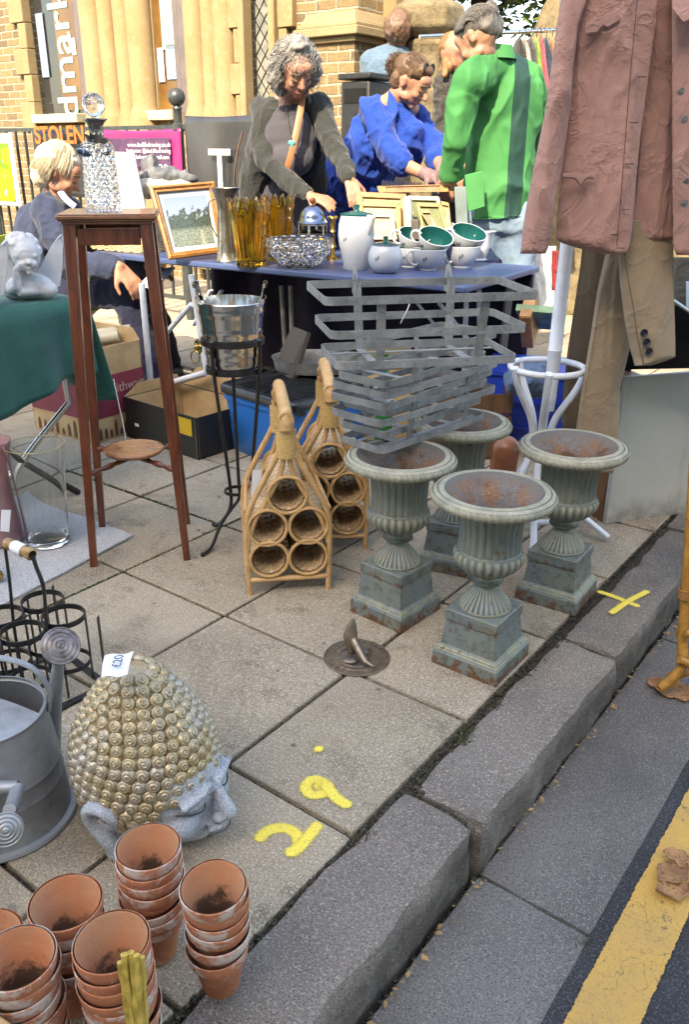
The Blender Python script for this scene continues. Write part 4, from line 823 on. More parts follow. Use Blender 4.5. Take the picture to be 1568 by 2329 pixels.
def cherub(px_, py_, Yc, sc, label, yaw):
    c = D(px_, py_, Yc); c.z = zt+.006; g = thing('cherub_bust', label, 'figurine', c, 'white cherub busts'); m = MB(); k = sc
    def P(x, y, z): return c+rz(yaw) @ V((x*k, y*k, z*k))
    E = lambda x, y, z, r, R=None: m.ball(P(x, y, z), (r[0]*k, r[1]*k, r[2]*k) if hasattr(r, '__len__') else r*k, 16, rz(yaw))
    E(0, 0, .045, (.085, .05, .05)); E(.055, -.012, .03, (.045, .035, .034)); E(-.06, 0, .03, (.04, .035, .034)); E(0, -.025, .16, (.052, .055, .060)); E(.0, -.045, .135, (.040, .036, .034)); E(-.014, .01, .175, (.060, .055, .055))
    m.cap(P(-.03, 0, .06), P(0, -.01, .12), .03*k, .028*k); m.cap(P(-.07, -.01, .03), P(-.045, -.06, .05), .020*k, .017*k); m.cap(P(-.045, -.06, .05), P(-.038, -.055, .115), .017*k, .013*k); m.cap(P(-.038, -.055, .115), P(-.01, -.072, .12), .013*k, .008*k); m.cap(P(.05, -.02, .03), P(-.035, -.055, .03), .018*k, .016*k)
    E(.006, -.082, .140, .0105); E(.022, -.068, .130, .016); E(-.016, -.068, .130, .016); E(.004, -.074, .118, (.012, .009, .006)); E(.004, -.068, .104, .012); m.cap(P(-.028, -.066, .160), P(.034, -.066, .160), .008*k, .008*k)
    rnd = random.Random(7)
    for _ in range(46):
        a, b = rnd.uniform(0, 6.28), rnd.uniform(-.2, 1.4); p = V((cos(a)*cos(b), sin(a)*cos(b), sin(b))); 
        if p.y < -.35 and p.z < .45: continue
        E(-.012+p.x*.060, .005+p.y*.055, .175+p.z*.055, .0145)
    m = fused(m, .0045*k, 2, lambda p, n_: noise.noise(p*90)*.0012); m.obj('bust', M_plas, g, sharp=180)
    for s in (-1, 1):
        w = MB(); rows = []
        for i in range(13):
            v = i/12; rows.append([P(s*(.05+.055*v+.055*(1-abs(2*u/8-1)**2)*(1-v**2)*.9+.03*v*v*(s > 0)), .03+.03*v+.008*u/8, .035+.185*v+.012*cos(u*2.2)*.2) + rz(yaw) @ V((s*(u/8-.5)*.075*k*(1-v)**.6, .004*sin(u*3.14)*k, 0)) for u in range(9)])
        w.sheet(rows, .007*k); w.obj('wing', M_plas, g, sharp=30)
    return g
cherub(72, 680, 2.95, .92, 'white winged cherub bust resting its chin on its hand, on the green cloth', .35)
c0 = cherub(-62, 705, 2.78, .9, 'white cherub bust mostly cut off by the left edge', .1)
# ================================================================ blue trestle table
M_blue = mat('blue table vinyl', (.055, .085, .20), (.045, .07, .16), 9, rough=.45, bump=.0004, bsc=90)
M_wht = mat('white painted tube', (.66, .70, .78), (.55, .58, .64), 14, rough=.35, c3=(.30, .28, .25), sc3=26, lo3=.68, hi3=.76)
M_gryl = mat('grey beige legs', (.25, .23, .20), (.16, .15, .13), 12, rough=.5)
TN = V((.468, 3.322, 0)); tx_ = V((-.84, .545, 0)).normalized(); ty_ = V((.545, .84, 0)).normalized(); TL, TW, TZ = 2.13, .80, .745
def TB(u, v, z=TZ): p = TN+tx_*u+ty_*v; return V((p.x, p.y, z))
g = thing('trestle_table', 'long blue topped folding table crowded with crockery and glass', 'table', TB(TL/2, TW/2, 0))
m = MB(); m.prism([TB(0, 0, TZ-.028), TB(0, TW, TZ-.028), TB(TL, TW, TZ-.028), TB(TL, 0, TZ-.028)], (0, 0, .028)); m.obj('table_top', M_blue, g, bevel=.008, seg=3)
m = MB(); m.tube(bez([G(302, 922)+V((0, .05, .02)), D(315, 895, 3.95), D(344, 884, 4.0)], 5), .016, 10); m.tube([D(344, 884, 4.0), D(322, 645, 4.0)], .015, 10); m.tube([D(344, 884, 4.0), D(468, 848, 3.75)], .016, 10); m.tube([D(470, 848, 3.75), D(434, 625, 3.75)], .013, 10); m.tube([D(360, 778, 3.95), D(436, 692, 3.75)], .012, 10); m.obj('leg_frame', M_wht, g)
for (xa, xb, Yb) in ((655, 640, 4.1), (668, 661, 4.05)): m = MB(); p = D(xa, 822, Yb); m.tube([V((p.x, p.y, .005)), D(xb, 650, Yb)], .011, 8); m.obj('leg', M_gryl, g)
for (a, b, wd) in (((1100, 900, 3.9), (1090, 640, 3.9), .034), ((1066, 800, 3.7), (1062, 650, 3.7), .02)): m = MB(); p, q = D(*a), D(*b); m.bar(V((p.x, p.y, 0)), q, wd, .02); m.obj('leg', M_wht, g)
m = MB(); m.bar(TB(.12, .7, 0), TB(.1, .7, TZ-.03), .05, .03); m.obj('leg', M_gryl, g)
for (a, b) in (((950, 690, 3.75), (1030, 790, 3.8)), ((1000, 690, 3.8), (1080, 790, 3.95)), ((480, 660, 4.1), (440, 740, 4.2)), ((505, 660, 4.3), (452, 740, 4.4))): m = MB(); m.bar(D(*a), D(*b), .022, .01); m.obj('brace', M_wht, g)
def On(x, y, z=TZ): return G(x, y, z)
M_stw = mat('white stoneware', (.44, .47, .53), (.38, .41, .47), 5, rough=.18, spec=.5)
M_teal = mat('teal glaze', (.004, .05, .052), (.006, .075, .072), 8, rough=.08)
M_strk = mat('black brushwork', (.015, .02, .025), rough=.3)
def strokes(m, c, r, z, a, s=1.0):
    for k, (da, dz, h) in enumerate(((0, 0, .017), (.13, .006, .020))):
        pts = []; 
        for i in range(7): t_ = i/6; an = a+da/s+.05*sin(t_*pi)/s; pts.append(c+V((cos(an)*(r+.0002), sin(an)*(r+.0002), z+dz+h*s*(t_-.5))))
        m.tube(pts, [.0003, .0016, .0022, .0024, .002, .0012, .0003], 6)
crock = 'white stoneware with teal insides'
def crockery(name, label, cat, c): return thing(name, label, cat, c, crock)
# coffee pot
c = On(810, 612); g = crockery('coffee_pot', 'tall white stoneware coffee pot with teal lid and brush marks', 'coffee pot', c)
m = MB(); m.open_lathe([(.055, 0), (.058, .006), (.060, .03), (.068, .07), (.078, .115), (.081, .15), (.078, .19), (.070, .222), (.069, .229)], .005, c=c, n=56); 
m.obj('body', M_stw, g)
m = MB(); m.lathe([(.072, .229), (.0725, .233), (.068, .236), (.03, .243), (.014, .246), (.011, .252), (.014, .266), (.013, .272), (.001, .273)], c, 40); m.obj('lid', M_teal, g)
m = MB(); s0 = c+V((.045, -.052, 0)); m.tube([s0+V((.004, -.004, .150)), s0+V((.008, -.010, .175)), s0+V((.012, -.014, .205)), s0+V((.016, -.020, .228))], [.006, .014, .020, .019], 14); m.obj('spout', M_stw, g)
m = MB(); strokes(m, c, .0795, .13, -2.35); m.obj('brushwork', M_strk, g)
# sugar bowl
c = On(876, 620); g = crockery('sugar_bowl', 'round white stoneware bowl with teal lid and knob', 'sugar bowl', c)
m = MB(); m.open_lathe([(.040, 0), (.052, .006), (.068, .028), (.075, .055), (.073, .082), (.063, .105), (.057, .113), (.059, .118)], .004, c=c, n=56); m.obj('body', M_stw, g)
m = MB(); m.lathe([(.060, .118), (.058, .121), (.02, .128), (.011, .132), (.009, .138), (.013, .150), (.001, .152)], c, 36); m.obj('lid', M_teal, g); m = MB(); strokes(m, c, .0745, .062, -2.2); m.obj('brushwork', M_strk, g)
def cup():
    g = thing('cup', 'x', 'cup', (0, 0, 0), 'white cups with teal insides'); m = MB(); m.lathe([(.001, 0), (.034, 0), (.036, .004), (.034, .006), (.046, .018), (.061, .042), (.067, .064), (.070, .078), (.0705, .080)], n=48); m.lathe([(.0705, .080), (.068, .0812), (.0665, .080)], n=48); m.obj('body', M_stw, g)
    m = MB(); m.lathe([(.0668, .0802), (.0645, .070), (.058, .045), (.043, .020), (.03, .009), (.001, .008)], n=48); m.obj('glazed_inside', M_teal, g)
    m = MB(); m.tube(bez([(-.060, 0, .070), (-.078, 0, .077), (-.094, 0, .066), (-.090, 0, .040), (-.066, 0, .022), (-.050, 0, .022)], 6), .0055, 10, flat=.8, up=Y_); m.obj('handle', M_stw, g)
    m = MB(); strokes(m, V((0, 0, 0)), .064, .046, -2.4, .9); m.obj('brushwork', M_strk, g); return g
cp = cup(); first = True
def putcup(x, y, dz, tilt, label, sc=1.0, rot=0):
    global first
    p = On(x, y); p.z += dz
    if first: o = cp; first = False
    else: o = dup(cp, p)
    o.location = p; o.rotation_euler = (tilt[0], tilt[1], rot); o.scale = (sc*1.12,)*3; o['label'] = label
putcup(974, 614, 0, (0, 0), 'lower cup of the front stacked pair beside the sugar bowl', 1.0, .4)
putcup(980, 608, .060, (.42, .26), 'tilted upper cup of the front pair, showing its teal inside', 1.02, -.15)
putcup(1051, 608, 0, (0, 0), 'lower cup of the right-hand stacked pair', 1.05, .5)
putcup(1053, 604, .066, (.40, .16), 'upper cup of the right-hand pair, tipped toward the viewer', 1.06, .1)
putcup(932, 607, 0, (0, 0), 'lower cup of the pair half hidden behind the sugar bowl', .95, .3)
putcup(932, 603, .062, (.36, .22), 'upper cup of the pair half hidden behind the sugar bowl', .95, .0)
putcup(1006, 592, .0, (0, 0), 'rear lower cup between the two front pairs', .98, 2.0)
putcup(1004, 586, .062, (.40, .28), 'rear upper cup between the two front pairs, teal inside showing', .98, 2.4)
c = On(975, 566); c = D(975, 566, 4.25); c.z = TZ; g = crockery('serving_bowl', 'wide white stoneware bowl standing behind the cups', 'bowl', c)
m = MB(); m.open_lathe([(.06, 0), (.08, .02), (.10, .06), (.105, .085), (.108, .088)], .005, c=c, n=56); m.obj('body', M_stw, g); m = MB(); strokes(m, c, .101, .058, -1.7); m.obj('brushwork', M_strk, g)
c = On(1086, 592); g = crockery('milk_jug', 'white stoneware jug with pinched spout behind the right-hand cups', 'jug', c)
m = MB(); m.open_lathe([(.042, 0), (.046, .004), (.040, .012), (.052, .04), (.058, .07), (.050, .105), (.048, .120), (.052, .130)], .004, c=c, n=48); m.warp(lambda p: p+V((1, -.3, .25))*max(0, (p.z-TZ-.095))*.9*max(0, (p.x-c.x)/.05)); m.obj('body', M_stw, g)
m = MB(); m.tube(bez([c+V((-.04, .02, .11)), c+V((-.075, .03, .11)), c+V((-.085, .035, .07)), c+V((-.05, .02, .03))], 5), .006, 8); m.obj('handle', M_stw, g)
# crystal bowl : stepped cubes
c = On(682, 608); g = thing('crystal_bowl', 'footed pressed glass bowl of stepped cube pattern', 'bowl', c); m = MB(); pr = [(.001, .001), (.055, 0), (.062, .004)]; K = 40
for i in range(K+1): v = i/K; pr.append((.060+.088*sin(v*pi/2*.96)+.0, .006+.118*v**1.25))
pr += [(.143, .127), (.138, .118)]+[(.054+.080*sin((1-i/14)*pi/2*.96), .016+.105*(1-i/14)**1.25) for i in range(15)]+[(.001, .014)]
m.lathe(pr, c, 160, fn=lambda r, z, t: r+(.0065*(1 if sin(t*20)*sin(z*pi/.0135) > 0 else -.15) if r > .064 and .012 < z < .126 else 0)); m.obj('body', M_cry, g, sharp=15)
M_amb = glass('amber glass', (.98, .68, .12, 1), .0, 1.5)
def amber(x, y, hgt, rb_, rt, label, off=0):
    c = On(x, y); g = thing('amber_vase', label, 'vase', c, 'amber glass vases'); m = MB(); N = 140; K = 22; nf = 14
    def fr(v): return rb_+(rt-rb_)*(v**1.5)
    rows = []
    for lay in (0, 1):
        rr = []
        for i in range(K+1):
            v = i/K; r_ = []
            for j in range(N+1):
                t_ = 2*pi*j/N+off; pet = abs(cos(t_*nf/2)); topz = hgt*(.80+.20*pet**1.5); r = fr(v)*(1+.11*pet)+.004-.007*lay*(1 if v < .96 else .4); z = v*topz if not lay else .018+(topz-.019)*v
                r_.append(c+V((cos(t_)*r, sin(t_)*r, z)))
            rr.append(r_)
        rows += rr if not lay else rr[::-1]
    m.sheet(rows); N1 = N+1; o0 = len(rows)-1
    m.add([c+V((0, 0, 0))]+rows[0], [(0, j+2, j+1) for j in range(N)]); m.add([c+V((0, 0, .018))]+rows[-1], [(0, j+1, j+2) for j in range(N)]); 
    bm_ = m.obj('body', M_amb, g, sharp=25); md = bm_.modifiers.new('w', 'WELD'); md.merge_threshold = .0002; return g
amber(572, 604, .295, .060, .088, 'front amber glass vase with tall flame-shaped petals'); amber(636, 592, .30, .048, .070, 'amber glass vase standing behind the crystal bowl', .2)
# pewter jug and silver pot
t = NT('tarnished silver'); n1 = t.noise(9, 5, .7, scl=(3, 3, .5)); t.set(Base_Color=t.mix(t.ramp(n1, .4, .6), (.42, .41, .39), (.20, .18, .15)), Roughness=.24, Metallic=.9); t.bump(t.noise(9, 3), .006); M_silv = t.m
c = On(516, 594); g = thing('pewter_jug', 'slender tarnished pewter jug with flared lip', 'jug', c); m = MB(); m.open_lathe([(.056, 0), (.057, .004), (.051, .014), (.044, .05), (.038, .12), (.034, .19), (.033, .225), (.034, .255), (.046, .295), (.058, .32), (.060, .326)], .002, c=c, n=48)
m.warp(lambda p: p+V((1, -.4, .12))*max(0, p.z-TZ-.25)*max(0, (p.x-c.x))*4); m.obj('body', M_silv, g); m = MB(); m.tube(bez([c+V((-.035, .0, .28)), c+V((-.07, -.01, .26)), c+V((-.065, -.01, .17)), c+V((-.04, 0, .11))], 6), .0035, 8); m.obj('handle', M_silv, g)
c = D(524, 490, 4.25); c.z = TZ; g = thing('silver_pot', 'silver lidded pot with pointed finial behind the pewter jug', 'pot', c); m = MB(); m.lathe([(.05, 0), (.06, .02), (.075, .08), (.07, .14), (.055, .18), (.06, .19), (.062, .196), (.058, .21), (.04, .228), (.02, .238), (.008, .242), (.007, .25), (.011, .256), (.004, .268), (.006, .275), (.001, .29)], c, 48); m.obj('body', M_silv, g)
# cafetiere
c = On(712, 548); c = D(712, 550, 4.15); c.z = TZ; g = thing('cafetiere', 'chrome and glass coffee press with domed lid and wooden knob', 'coffee press', c); m = MB(); m.lathe([(.001, .0), (.066, .0), (.066, .13)], c, 48); m.obj('cup', mat('coffee glass', (.05, .05, .04), rough=.05, metal=.4), g)
m = MB(); 
for z in (.002, .10, .165): flatring(m, c+Z*(z+.006), .069, .014, .003, 48)
for k in range(6): a = k*1.047+.3; m.bar(c+V((cos(a)*.069, sin(a)*.069, 0)), c+V((cos(a)*.069, sin(a)*.069, .17)), .010, .003, up=V((cos(a), sin(a), 0)))
m.obj('cage', M_steel, g); m = MB(); m.lathe([(.072, .168), (.073, .174), (.068, .180), (.062, .186), (.060, .20), (.052, .222), (.036, .240), (.015, .250), (.001, .252)], c, 48); m.obj('lid', mat('blue chrome', (.22, .27, .40), (.15, .19, .30), 8, rough=.15, metal=.9), g)
m = MB(); m.lathe([(.004, .25), (.005, .258), (.013, .263), (.016, .272), (.012, .282), (.001, .286)], c, 20); m.obj('knob', mat('brown knob', (.14, .04, .02), rough=.25), g)
c = D(757, 560, 4.2); c.z = TZ; g = thing('brass_candlestick', 'brass candlestick between the coffee press and the tall pot', 'candlestick', c); m = MB(); m.lathe([(.001, 0), (.035, 0), (.034, .01), (.014, .02), (.011, .05), (.02, .06), (.012, .075), (.010, .12), (.016, .13), (.011, .14), (.014, .18), (.026, .192), (.024, .2)], c, 32); m.obj('body', M_brass, g)
# spice jar
c = D(865, 545, 4.25); c.z = TZ; g = thing('glass_jar', 'small jar of red and orange sweets with orange band', 'jar', c); m = MB(); m.lathe([(.001, 0), (.042, 0), (.045, .01), (.045, .08), (.04, .09)], c, 32); m.obj('body', mat('sweets', (.65, .05, .03), (.75, .32, .02), 34, rough=.2, lo=.45, hi=.55), g); m = MB(); m.lathe([(.046, .085), (.048, .088), (.048, .135), (.046, .138)], c, 32); m.obj('label', mat('orange label', (.62, .14, .01), rough=.5), g); m = MB(); m.lathe([(.048, .138), (.049, .148), (.045, .15), (.001, .15)], c, 32); m.obj('lid', M_paper, g)
# framed landscape
P = [D(338, 428, 4.16), D(485, 416, 4.30), D(512, 575, 4.20), D(383, 592, 4.06)]
g = thing('framed_picture', 'wooden framed landscape picture leaning on the wicker basket', 'picture', P[3]); ux = (P[1]-P[0]).normalized(); uy = (P[3]-P[0]).normalized(); nn = ux.cross(uy).normalized()
if nn.y > 0: nn = -nn
def bil(u, v): return (P[0].lerp(P[1], u)).lerp(P[3].lerp(P[2], u), v)
M_frame = wood('oak frame', (.36, .17, .05), (.22, .09, .025), .35, 12, axis=(2, 2, 2))
m = MB(); ins = .095; pr = [(0, 0), (0, .022), (.35, .028), (.6, .018), (.9, .020), (1, .010), (1, 0)]
oc = [(0, 0), (1, 0), (1, 1), (0, 1)]; ic = [(ins, ins*.92), (1-ins, ins*.92), (1-ins, 1-ins*.92), (ins, 1-ins*.92)]; vs = []
for (ou, ov), (iu, iv) in zip(oc, ic):
    for q, h in pr: vs.append(bil(ou+(iu-ou)*q, ov+(iv-ov)*q)+nn*h)
k = len(pr); m.add(vs, [(i*k+j, ((i+1) % 4)*k+j, ((i+1) % 4)*k+(j+1) % k, i*k+(j+1) % k) for i in range(4) for j in range(k)]); m.obj('frame', M_frame, g, sharp=25)
m = MB(); m.add([bil(*q)+nn*.004 for q in ic], [(0, 1, 2, 3)]); m.obj('mount', mat('cream mount', (.36, .42, .46), rough=.25), g)
t = NT('landscape print'); a = t.n('ShaderNodeAttribute'); a.attribute_name = 'v'; b_ = t.n('ShaderNodeAttribute'); b_.attribute_name = 'u'; v = a.outputs['Fac']; u = b_.outputs['Fac']
cmb = t.n('ShaderNodeCombineXYZ'); t.l(u, cmb.inputs[0]); t.l(v, cmb.inputs[1]); nn1 = t.noise(5.5, 5, .7, vec=cmb.outputs[0]); 
tree_ = t.ramp(t.math('ADD', t.math('SUBTRACT', v, .36), t.math('MULTIPLY', t.math('SUBTRACT', nn1, .45), 1.3)), 0, .05)
c = t.mix(tree_, t.mix(v, (.17, .23, .36), (.32, .36, .42)), t.mix(t.ramp(t.noise(30, 4, vec=cmb.outputs[0]), .4, .6), (.025, .04, .035), (.07, .09, .07))); c = t.mix(t.ramp(v, .62, .70), c, t.mix(t.ramp(t.noise(14, 4, vec=cmb.outputs[0], scl=(1, 3, 1)), .4, .6), (.09, .11, .06), (.20, .23, .22)))
t.set(Base_Color=c, Roughness=.15); mi = .16; m = MB(); N = 8; at = {'u': [], 'v': []}
for i in range(N+1):
    for j in range(N+1): m.v.append(bil(mi+(1-2*mi)*j/N, mi+(1-2*mi)*i/N)+nn*.0055); at['u'].append(j/N); at['v'].append(i/N)
m.f = [(i*(N+1)+j, i*(N+1)+j+1, (i+1)*(N+1)+j+1, (i+1)*(N+1)+j) for i in range(N) for j in range(N)]; m.m = [0]*len(m.f); m.obj('print', t.m, g, attr=at, flat=True)
# wicker basket with folded things
bc_ = V((-1.14, 4.62, TZ)); g = thing('wicker_basket', 'oblong brown wicker basket on the end of the blue table', 'basket', bc_); yb = atan2(tx_.y, tx_.x); m = MB(); K = 26; pr = [(1-.10*(1-i/K), .004+.17*i/K) for i in range(K+1)]
def bsk(r, z, t_): k = 1/max(abs(cos(t_))/.24, abs(sin(t_))/.17, (abs(cos(t_)/.24)**4+abs(sin(t_)/.17)**4)**.25); return r*k+.0035*sin(z*2*pi/.0135)*(1 if int(t_/(2*pi)*44) % 2 else -1)
m.lathe(pr, bc_, 132, rz(yb), fn=bsk); m.lathe([(r-.05, z) for r, z in pr], bc_, 132, rz(yb), fn=bsk)
rim = [bc_+rz(yb) @ V((cos(a), sin(a), 0))*bsk(1.0, .17, a)+Z*.175 for a in [2*pi*i/60 for i in range(60)]]; m.tube(rim, .010, 8, closed=True); m.obj('basket', M_weave, g, sharp=60)
def clump(name, label, cat, pts, M_, vox=.010, amp=.014, st=(1, 1, 1), sc=14):
    g = MB()
    for p, r in pts: g.ball(p, r, 14)
    g = fused(g, vox, 2, lambda p, n: fold(p, sc, st, 3, amp)); o = g.obj(name, M_, org=pts[0][0], sharp=180); return tag(o, label, cat)
M_gcl = mat('grey cloth', (.16, .165, .18), (.09, .095, .11), 20, rough=.9, bump=.002)
p = D(372, 400, 4.6); clump('folded_cloth', 'crumpled grey cloth heaped on the basket', 'cloth', [(p, (.13, .08, .045)), (p+V((-.07, 0, .05)), (.05, .05, .05)), (p+V((.06, .02, -.01)), (.12, .07, .03))], M_gcl)
p = D(350, 428, 4.55); clump('beige_cloth', 'pale beige cloth folded under the grey one', 'cloth', [(p, (.15, .09, .045)), (p+V((.1, 0, .0)), (.10, .07, .04))], mat('beige cloth', (.46, .41, .34), rough=.95))
Q = [D(243, 344, 4.45), D(305, 346, 4.45), D(334, 482, 4.3), D(240, 478, 4.3)]; g = thing('grey_board', 'pale grey board leaning against the basket behind the plant stand', 'board', Q[3]); m = MB(); m.prism(Q, (.0, .012, 0)); m.obj('board', mat('pale board', (.20, .225, .26), (.17, .19, .22), 3, rough=.35), g, bevel=.004)
# crate of frames behind, on a second table
g = thing('back_table', 'purple covered table at the back holding the frames', 'table', TB(.5, 1.2, 0)); m = MB(); m.prism([TB(.3, .86, TZ-.05), TB(.3, 1.45, TZ-.05), TB(1.25, 1.45, TZ-.05), TB(1.25, .86, TZ-.05)], (0, 0, .03)); m.obj('table_top', M_blk, g)
M_purp = mat('purple cloth', (.06, .03, .13), (.035, .018, .08), 9, rough=.9); rows = []
for j in range(40): 
    u = .30+.95*j/39; rows.append([TB(u, 1.46-.60*i/6, TZ-.016) if i <= 6 else TB(u, .85-.02*(i-6)/9+.018*sin(u*26)*((i-6)/9), TZ-.016-.55*(i-6)/9) for i in range(16)])
m = MB(); m.sheet(rows, .003); m.obj('tablecloth', M_purp, g, sharp=180)
M_gilt2 = wood('pale gilt frame', (.42, .29, .12), (.30, .19, .07), .35, 10, axis=(3, 3, 3)); M_pine = wood('pine frame', (.44, .25, .11), (.32, .17, .065), .4, 10, axis=(3, 3, 3)); M_crm = mat('cream paint', (.46, .41, .29), (.36, .32, .23), 9, rough=.5)
fr = [((812, 437), (925, 442), (925, 530), (812, 530), 4.18, M_pine, (.50, .34, .18), 'large pinkish pine frame nearest the hands of the grey haired woman'),
      ((815, 460), (912, 463), (914, 535), (815, 535), 4.12, M_gilt2, (.45, .33, .2), 'gilt frame in front of the large pine one'),
      ((820, 486), (895, 488), (905, 545), (825, 545), 4.06, M_crm, (.42, .27, .16), 'cream edged frame standing low behind the spice jar'),
      ((928, 446), (1000, 448), (1016, 525), (935, 522), 4.22, M_crm, (.10, .12, .03), 'cream frame with olive picture leaning back'),
      ((948, 462), (1003, 464), (1020, 528), (962, 528), 4.14, M_gilt2, (.11, .14, .04), 'gilt frame with green picture behind the small ones'),
      ((955, 478), (978, 478), (1012, 532), (990, 536), 4.08, M_gilt2, (.14, .13, .06), 'narrow gilt frame slanting in the box of frames'),
      ((1004, 458), (1022, 462), (1028, 520), (1012, 524), 4.20, M_gilt2, (.3, .22, .1), 'end-on gilt frame at the right of the box'),
      ((858, 424), (1020, 420), (1022, 436), (862, 438), 4.30, M_pine, (.30, .2, .12), 'long pine frame lying across the top of the box')]
for i, (a, b, c_, d_, Yf, M_, pc, lb) in enumerate(fr):
    q = [D(*a, Yf+.05), D(*b, Yf+.05), D(*c_, Yf), D(*d_, Yf)]; g = thing('picture_frame', lb, 'frame', q[3], 'picture frames on the back table'); m = MB(); vs = []; e = .16
    mid = sum(q, V())/4; inn = [p.lerp(mid, e*1.5) for p in q]
    for k_ in range(4): o1, o2, i1, i2 = q[k_], q[(k_+1) % 4], inn[k_], inn[(k_+1) % 4]; m.prism([o1, o2, i2, i1], (0, .020, .002)); 
    m.obj('moulding', M_, g, bevel=.003); m = MB(); m.prism(inn, (0, .004, 0)); m.warp(lambda p: p+V((0, .012, 0))); m.obj('picture', mat('picture %d' % i, pc, tuple(v*.6 for v in pc), 14, rough=.4), g)
g = thing('metal_grille', 'dark slotted metal rack lying behind the frames', 'rack', D(910, 415, 4.45)); m = MB(); q = [D(868, 412, 4.5), D(960, 418, 4.5), D(965, 428, 4.35), D(870, 424, 4.35)]; m.prism(q, (0, 0, -.02)); 
for i in range(14): p, r = q[0].lerp(q[1], (i+.5)/14), q[3].lerp(q[2], (i+.5)/14); m.bar(p+Z*.004, r+Z*.004, .006, .006)
m.obj('grille', M_blk, g)
for (x0, y0_, x1, y1_, Yf, col, lb) in ((918, 448, 934, 530, 4.10, (.62, .62, .58), 'white backed board standing on edge between the frames'), (934, 500, 952, 545, 4.02, (.10, .085, .07), 'dark grey carved block in front of the frames'), (1034, 425, 1062, 530, 4.3, (.18, .23, .24), 'grey green panel standing beside the man in green')):
    q = [D(x0, y0_, Yf), D(x1, y0_, Yf), D(x1+4, y1_, Yf), D(x0+5, y1_, Yf)]; g = MB(); g.prism(q, (.01, .05, 0)); o = g.obj('board', mat('board '+lb[:6], col, tuple(v*.7 for v in col), 8, rough=.6), org=q[3], bevel=.003); tag(o, lb, 'board')
# ================================================================ under the table
M_card = mat('cardboard', (.52, .37, .20), (.42, .28, .14), 9, rough=.85, bump=.0005); M_maroon = mat('maroon print', (.22, .03, .055), (.16, .022, .04), 7, rough=.6); M_cblk = mat('black card', (.012, .012, .013), rough=.5)
def openbox(g, c, ex, ey, L, Wd, Hh, M_, th=.006, inner=None, name='box_side'):
    ex, ey = V(ex), V(ey); cs = [c-ex*L/2-ey*Wd/2, c+ex*L/2-ey*Wd/2, c+ex*L/2+ey*Wd/2, c-ex*L/2+ey*Wd/2]; m = MB()
    for i in range(4):
        a, b = cs[i], cs[(i+1) % 4]; n = (c-(a+b)/2).normalized(); m.prism([a, b, b+Z*Hh, a+Z*Hh], n*th)
        if inner: m.prism([a+n*(th+.0015), b+n*(th+.0015), b+n*(th+.0015)+Z*(Hh-.002), a+n*(th+.0015)+Z*(Hh-.002)], n*.0015, m=1)
    m.prism([p+Z*.004 for p in cs], Z*.004); return m.obj(name, [M_, inner] if inner else M_, g), cs
# produce box (black outside, brown inside)
nb = G(452, 1048); hz = D(443, 952, nb.y).z; lf = G(290, 992); rt = G(536, 988); exb = (nb-lf); L_ = exb.length; exb.normalize(); eyb = V((-exb.y, exb.x, 0)); Wb = .34
cb = nb-exb*L_/2+eyb*Wb/2; g = thing('produce_box', 'black produce box open on top with yellow sticker, under the blue table', 'box', cb); o, cs = openbox(g, cb, exb, eyb, L_, Wb, hz, M_cblk, inner=M_card)
m = MB()
for a, b, h_ in ((cs[3], cs[2], .10), (cs[0], cs[3], .05)): m.prism([a.lerp(b, .0)+Z*(hz), b+Z*hz, b.lerp(a, .08)+Z*(hz+h_), a.lerp(b, .25)+Z*(hz+h_)], (0, .004, 0))
m.obj('flap', M_card, g)
m = MB(); q0, q1 = nb-exb*.17+Z*(hz-.012), nb-exb*.03+Z*(hz-.012); off = -eyb*.002; m.prism([q0+off, q1+off, q1+off-Z*.075, q0+off-Z*.075], -eyb*.001); st_ = m.obj('sticker', mat('yellow sticker', (.62, .40, .02), rough=.5), g)
m = MB(); q0 = nb-exb*(L_-.07)+Z*.08-eyb*.002; m.prism([q0, q0+exb*.03, q0+exb*.03-Z*.014, q0-Z*.014], -eyb*.001); m.obj('barcode_label', M_paper, g)
# wine carton
nb = G(216, 1012); rt = G(336, 972); lf = G(103, 968); ex1 = (rt-nb); L1 = ex1.length; ex1.normalize(); ey1 = V((-ex1.y, ex1.x, 0)); W1 = min(.42, (lf-nb).length); hz = D(212, 800, nb.y).z*1.0; cb = nb+ex1*L1/2+ey1*W1/2
g = thing('wine_carton', 'brown wine carton with maroon band and lettering behind the plant stand', 'carton', cb); o, cs = openbox(g, cb, ex1, ey1, L1, W1, hz, M_card)
for a, d, nrm, LL in ((nb, ex1, -ey1, L1), (nb+ey1*W1, -ey1, -ex1, W1)):
    m = MB(); m.prism([a+nrm*.0015+Z*hz*.26, a+d*LL+nrm*.0015+Z*hz*.26, a+d*LL+nrm*.0015+Z*hz*.70, a+nrm*.0015+Z*hz*.70], nrm*.0008); m.obj('printed_band', M_maroon, g)
    m = MB(); rnd = random.Random(9)
    for k in range(9): x = .03+(LL-.08)*k/8; hh = rnd.uniform(.03, .085); p = a+d*x+nrm*.002+Z*.012; m.prism([p, p+d*.018, p+d*.018+Z*hh*.7, p+d*.012+Z*hh, p+d*.006+Z*hh, p+Z*hh*.7], nrm*.0006)
    m.obj('printed_picture', mat('brown print', (.13, .06, .035), rough=.8), g)
text('lettering', 'Laithwait', .062, nb+ex1*(L1*.30)-ey1*.0035+Z*hz*.50, ex1, Z, mat('pale pink ink', (.50, .33, .30), rough=.8), g)
m = MB()
for a, b, ds, hh in ((cs[2], cs[3], .02, .07), (cs[1], cs[2], -.02, .05)): m.prism([a+Z*hz, b+Z*hz, b.lerp(a, .1)+Z*(hz+hh), a.lerp(b, .1)+Z*(hz+hh)], (0, -.004, 0))
m.obj('flap', M_card, g)
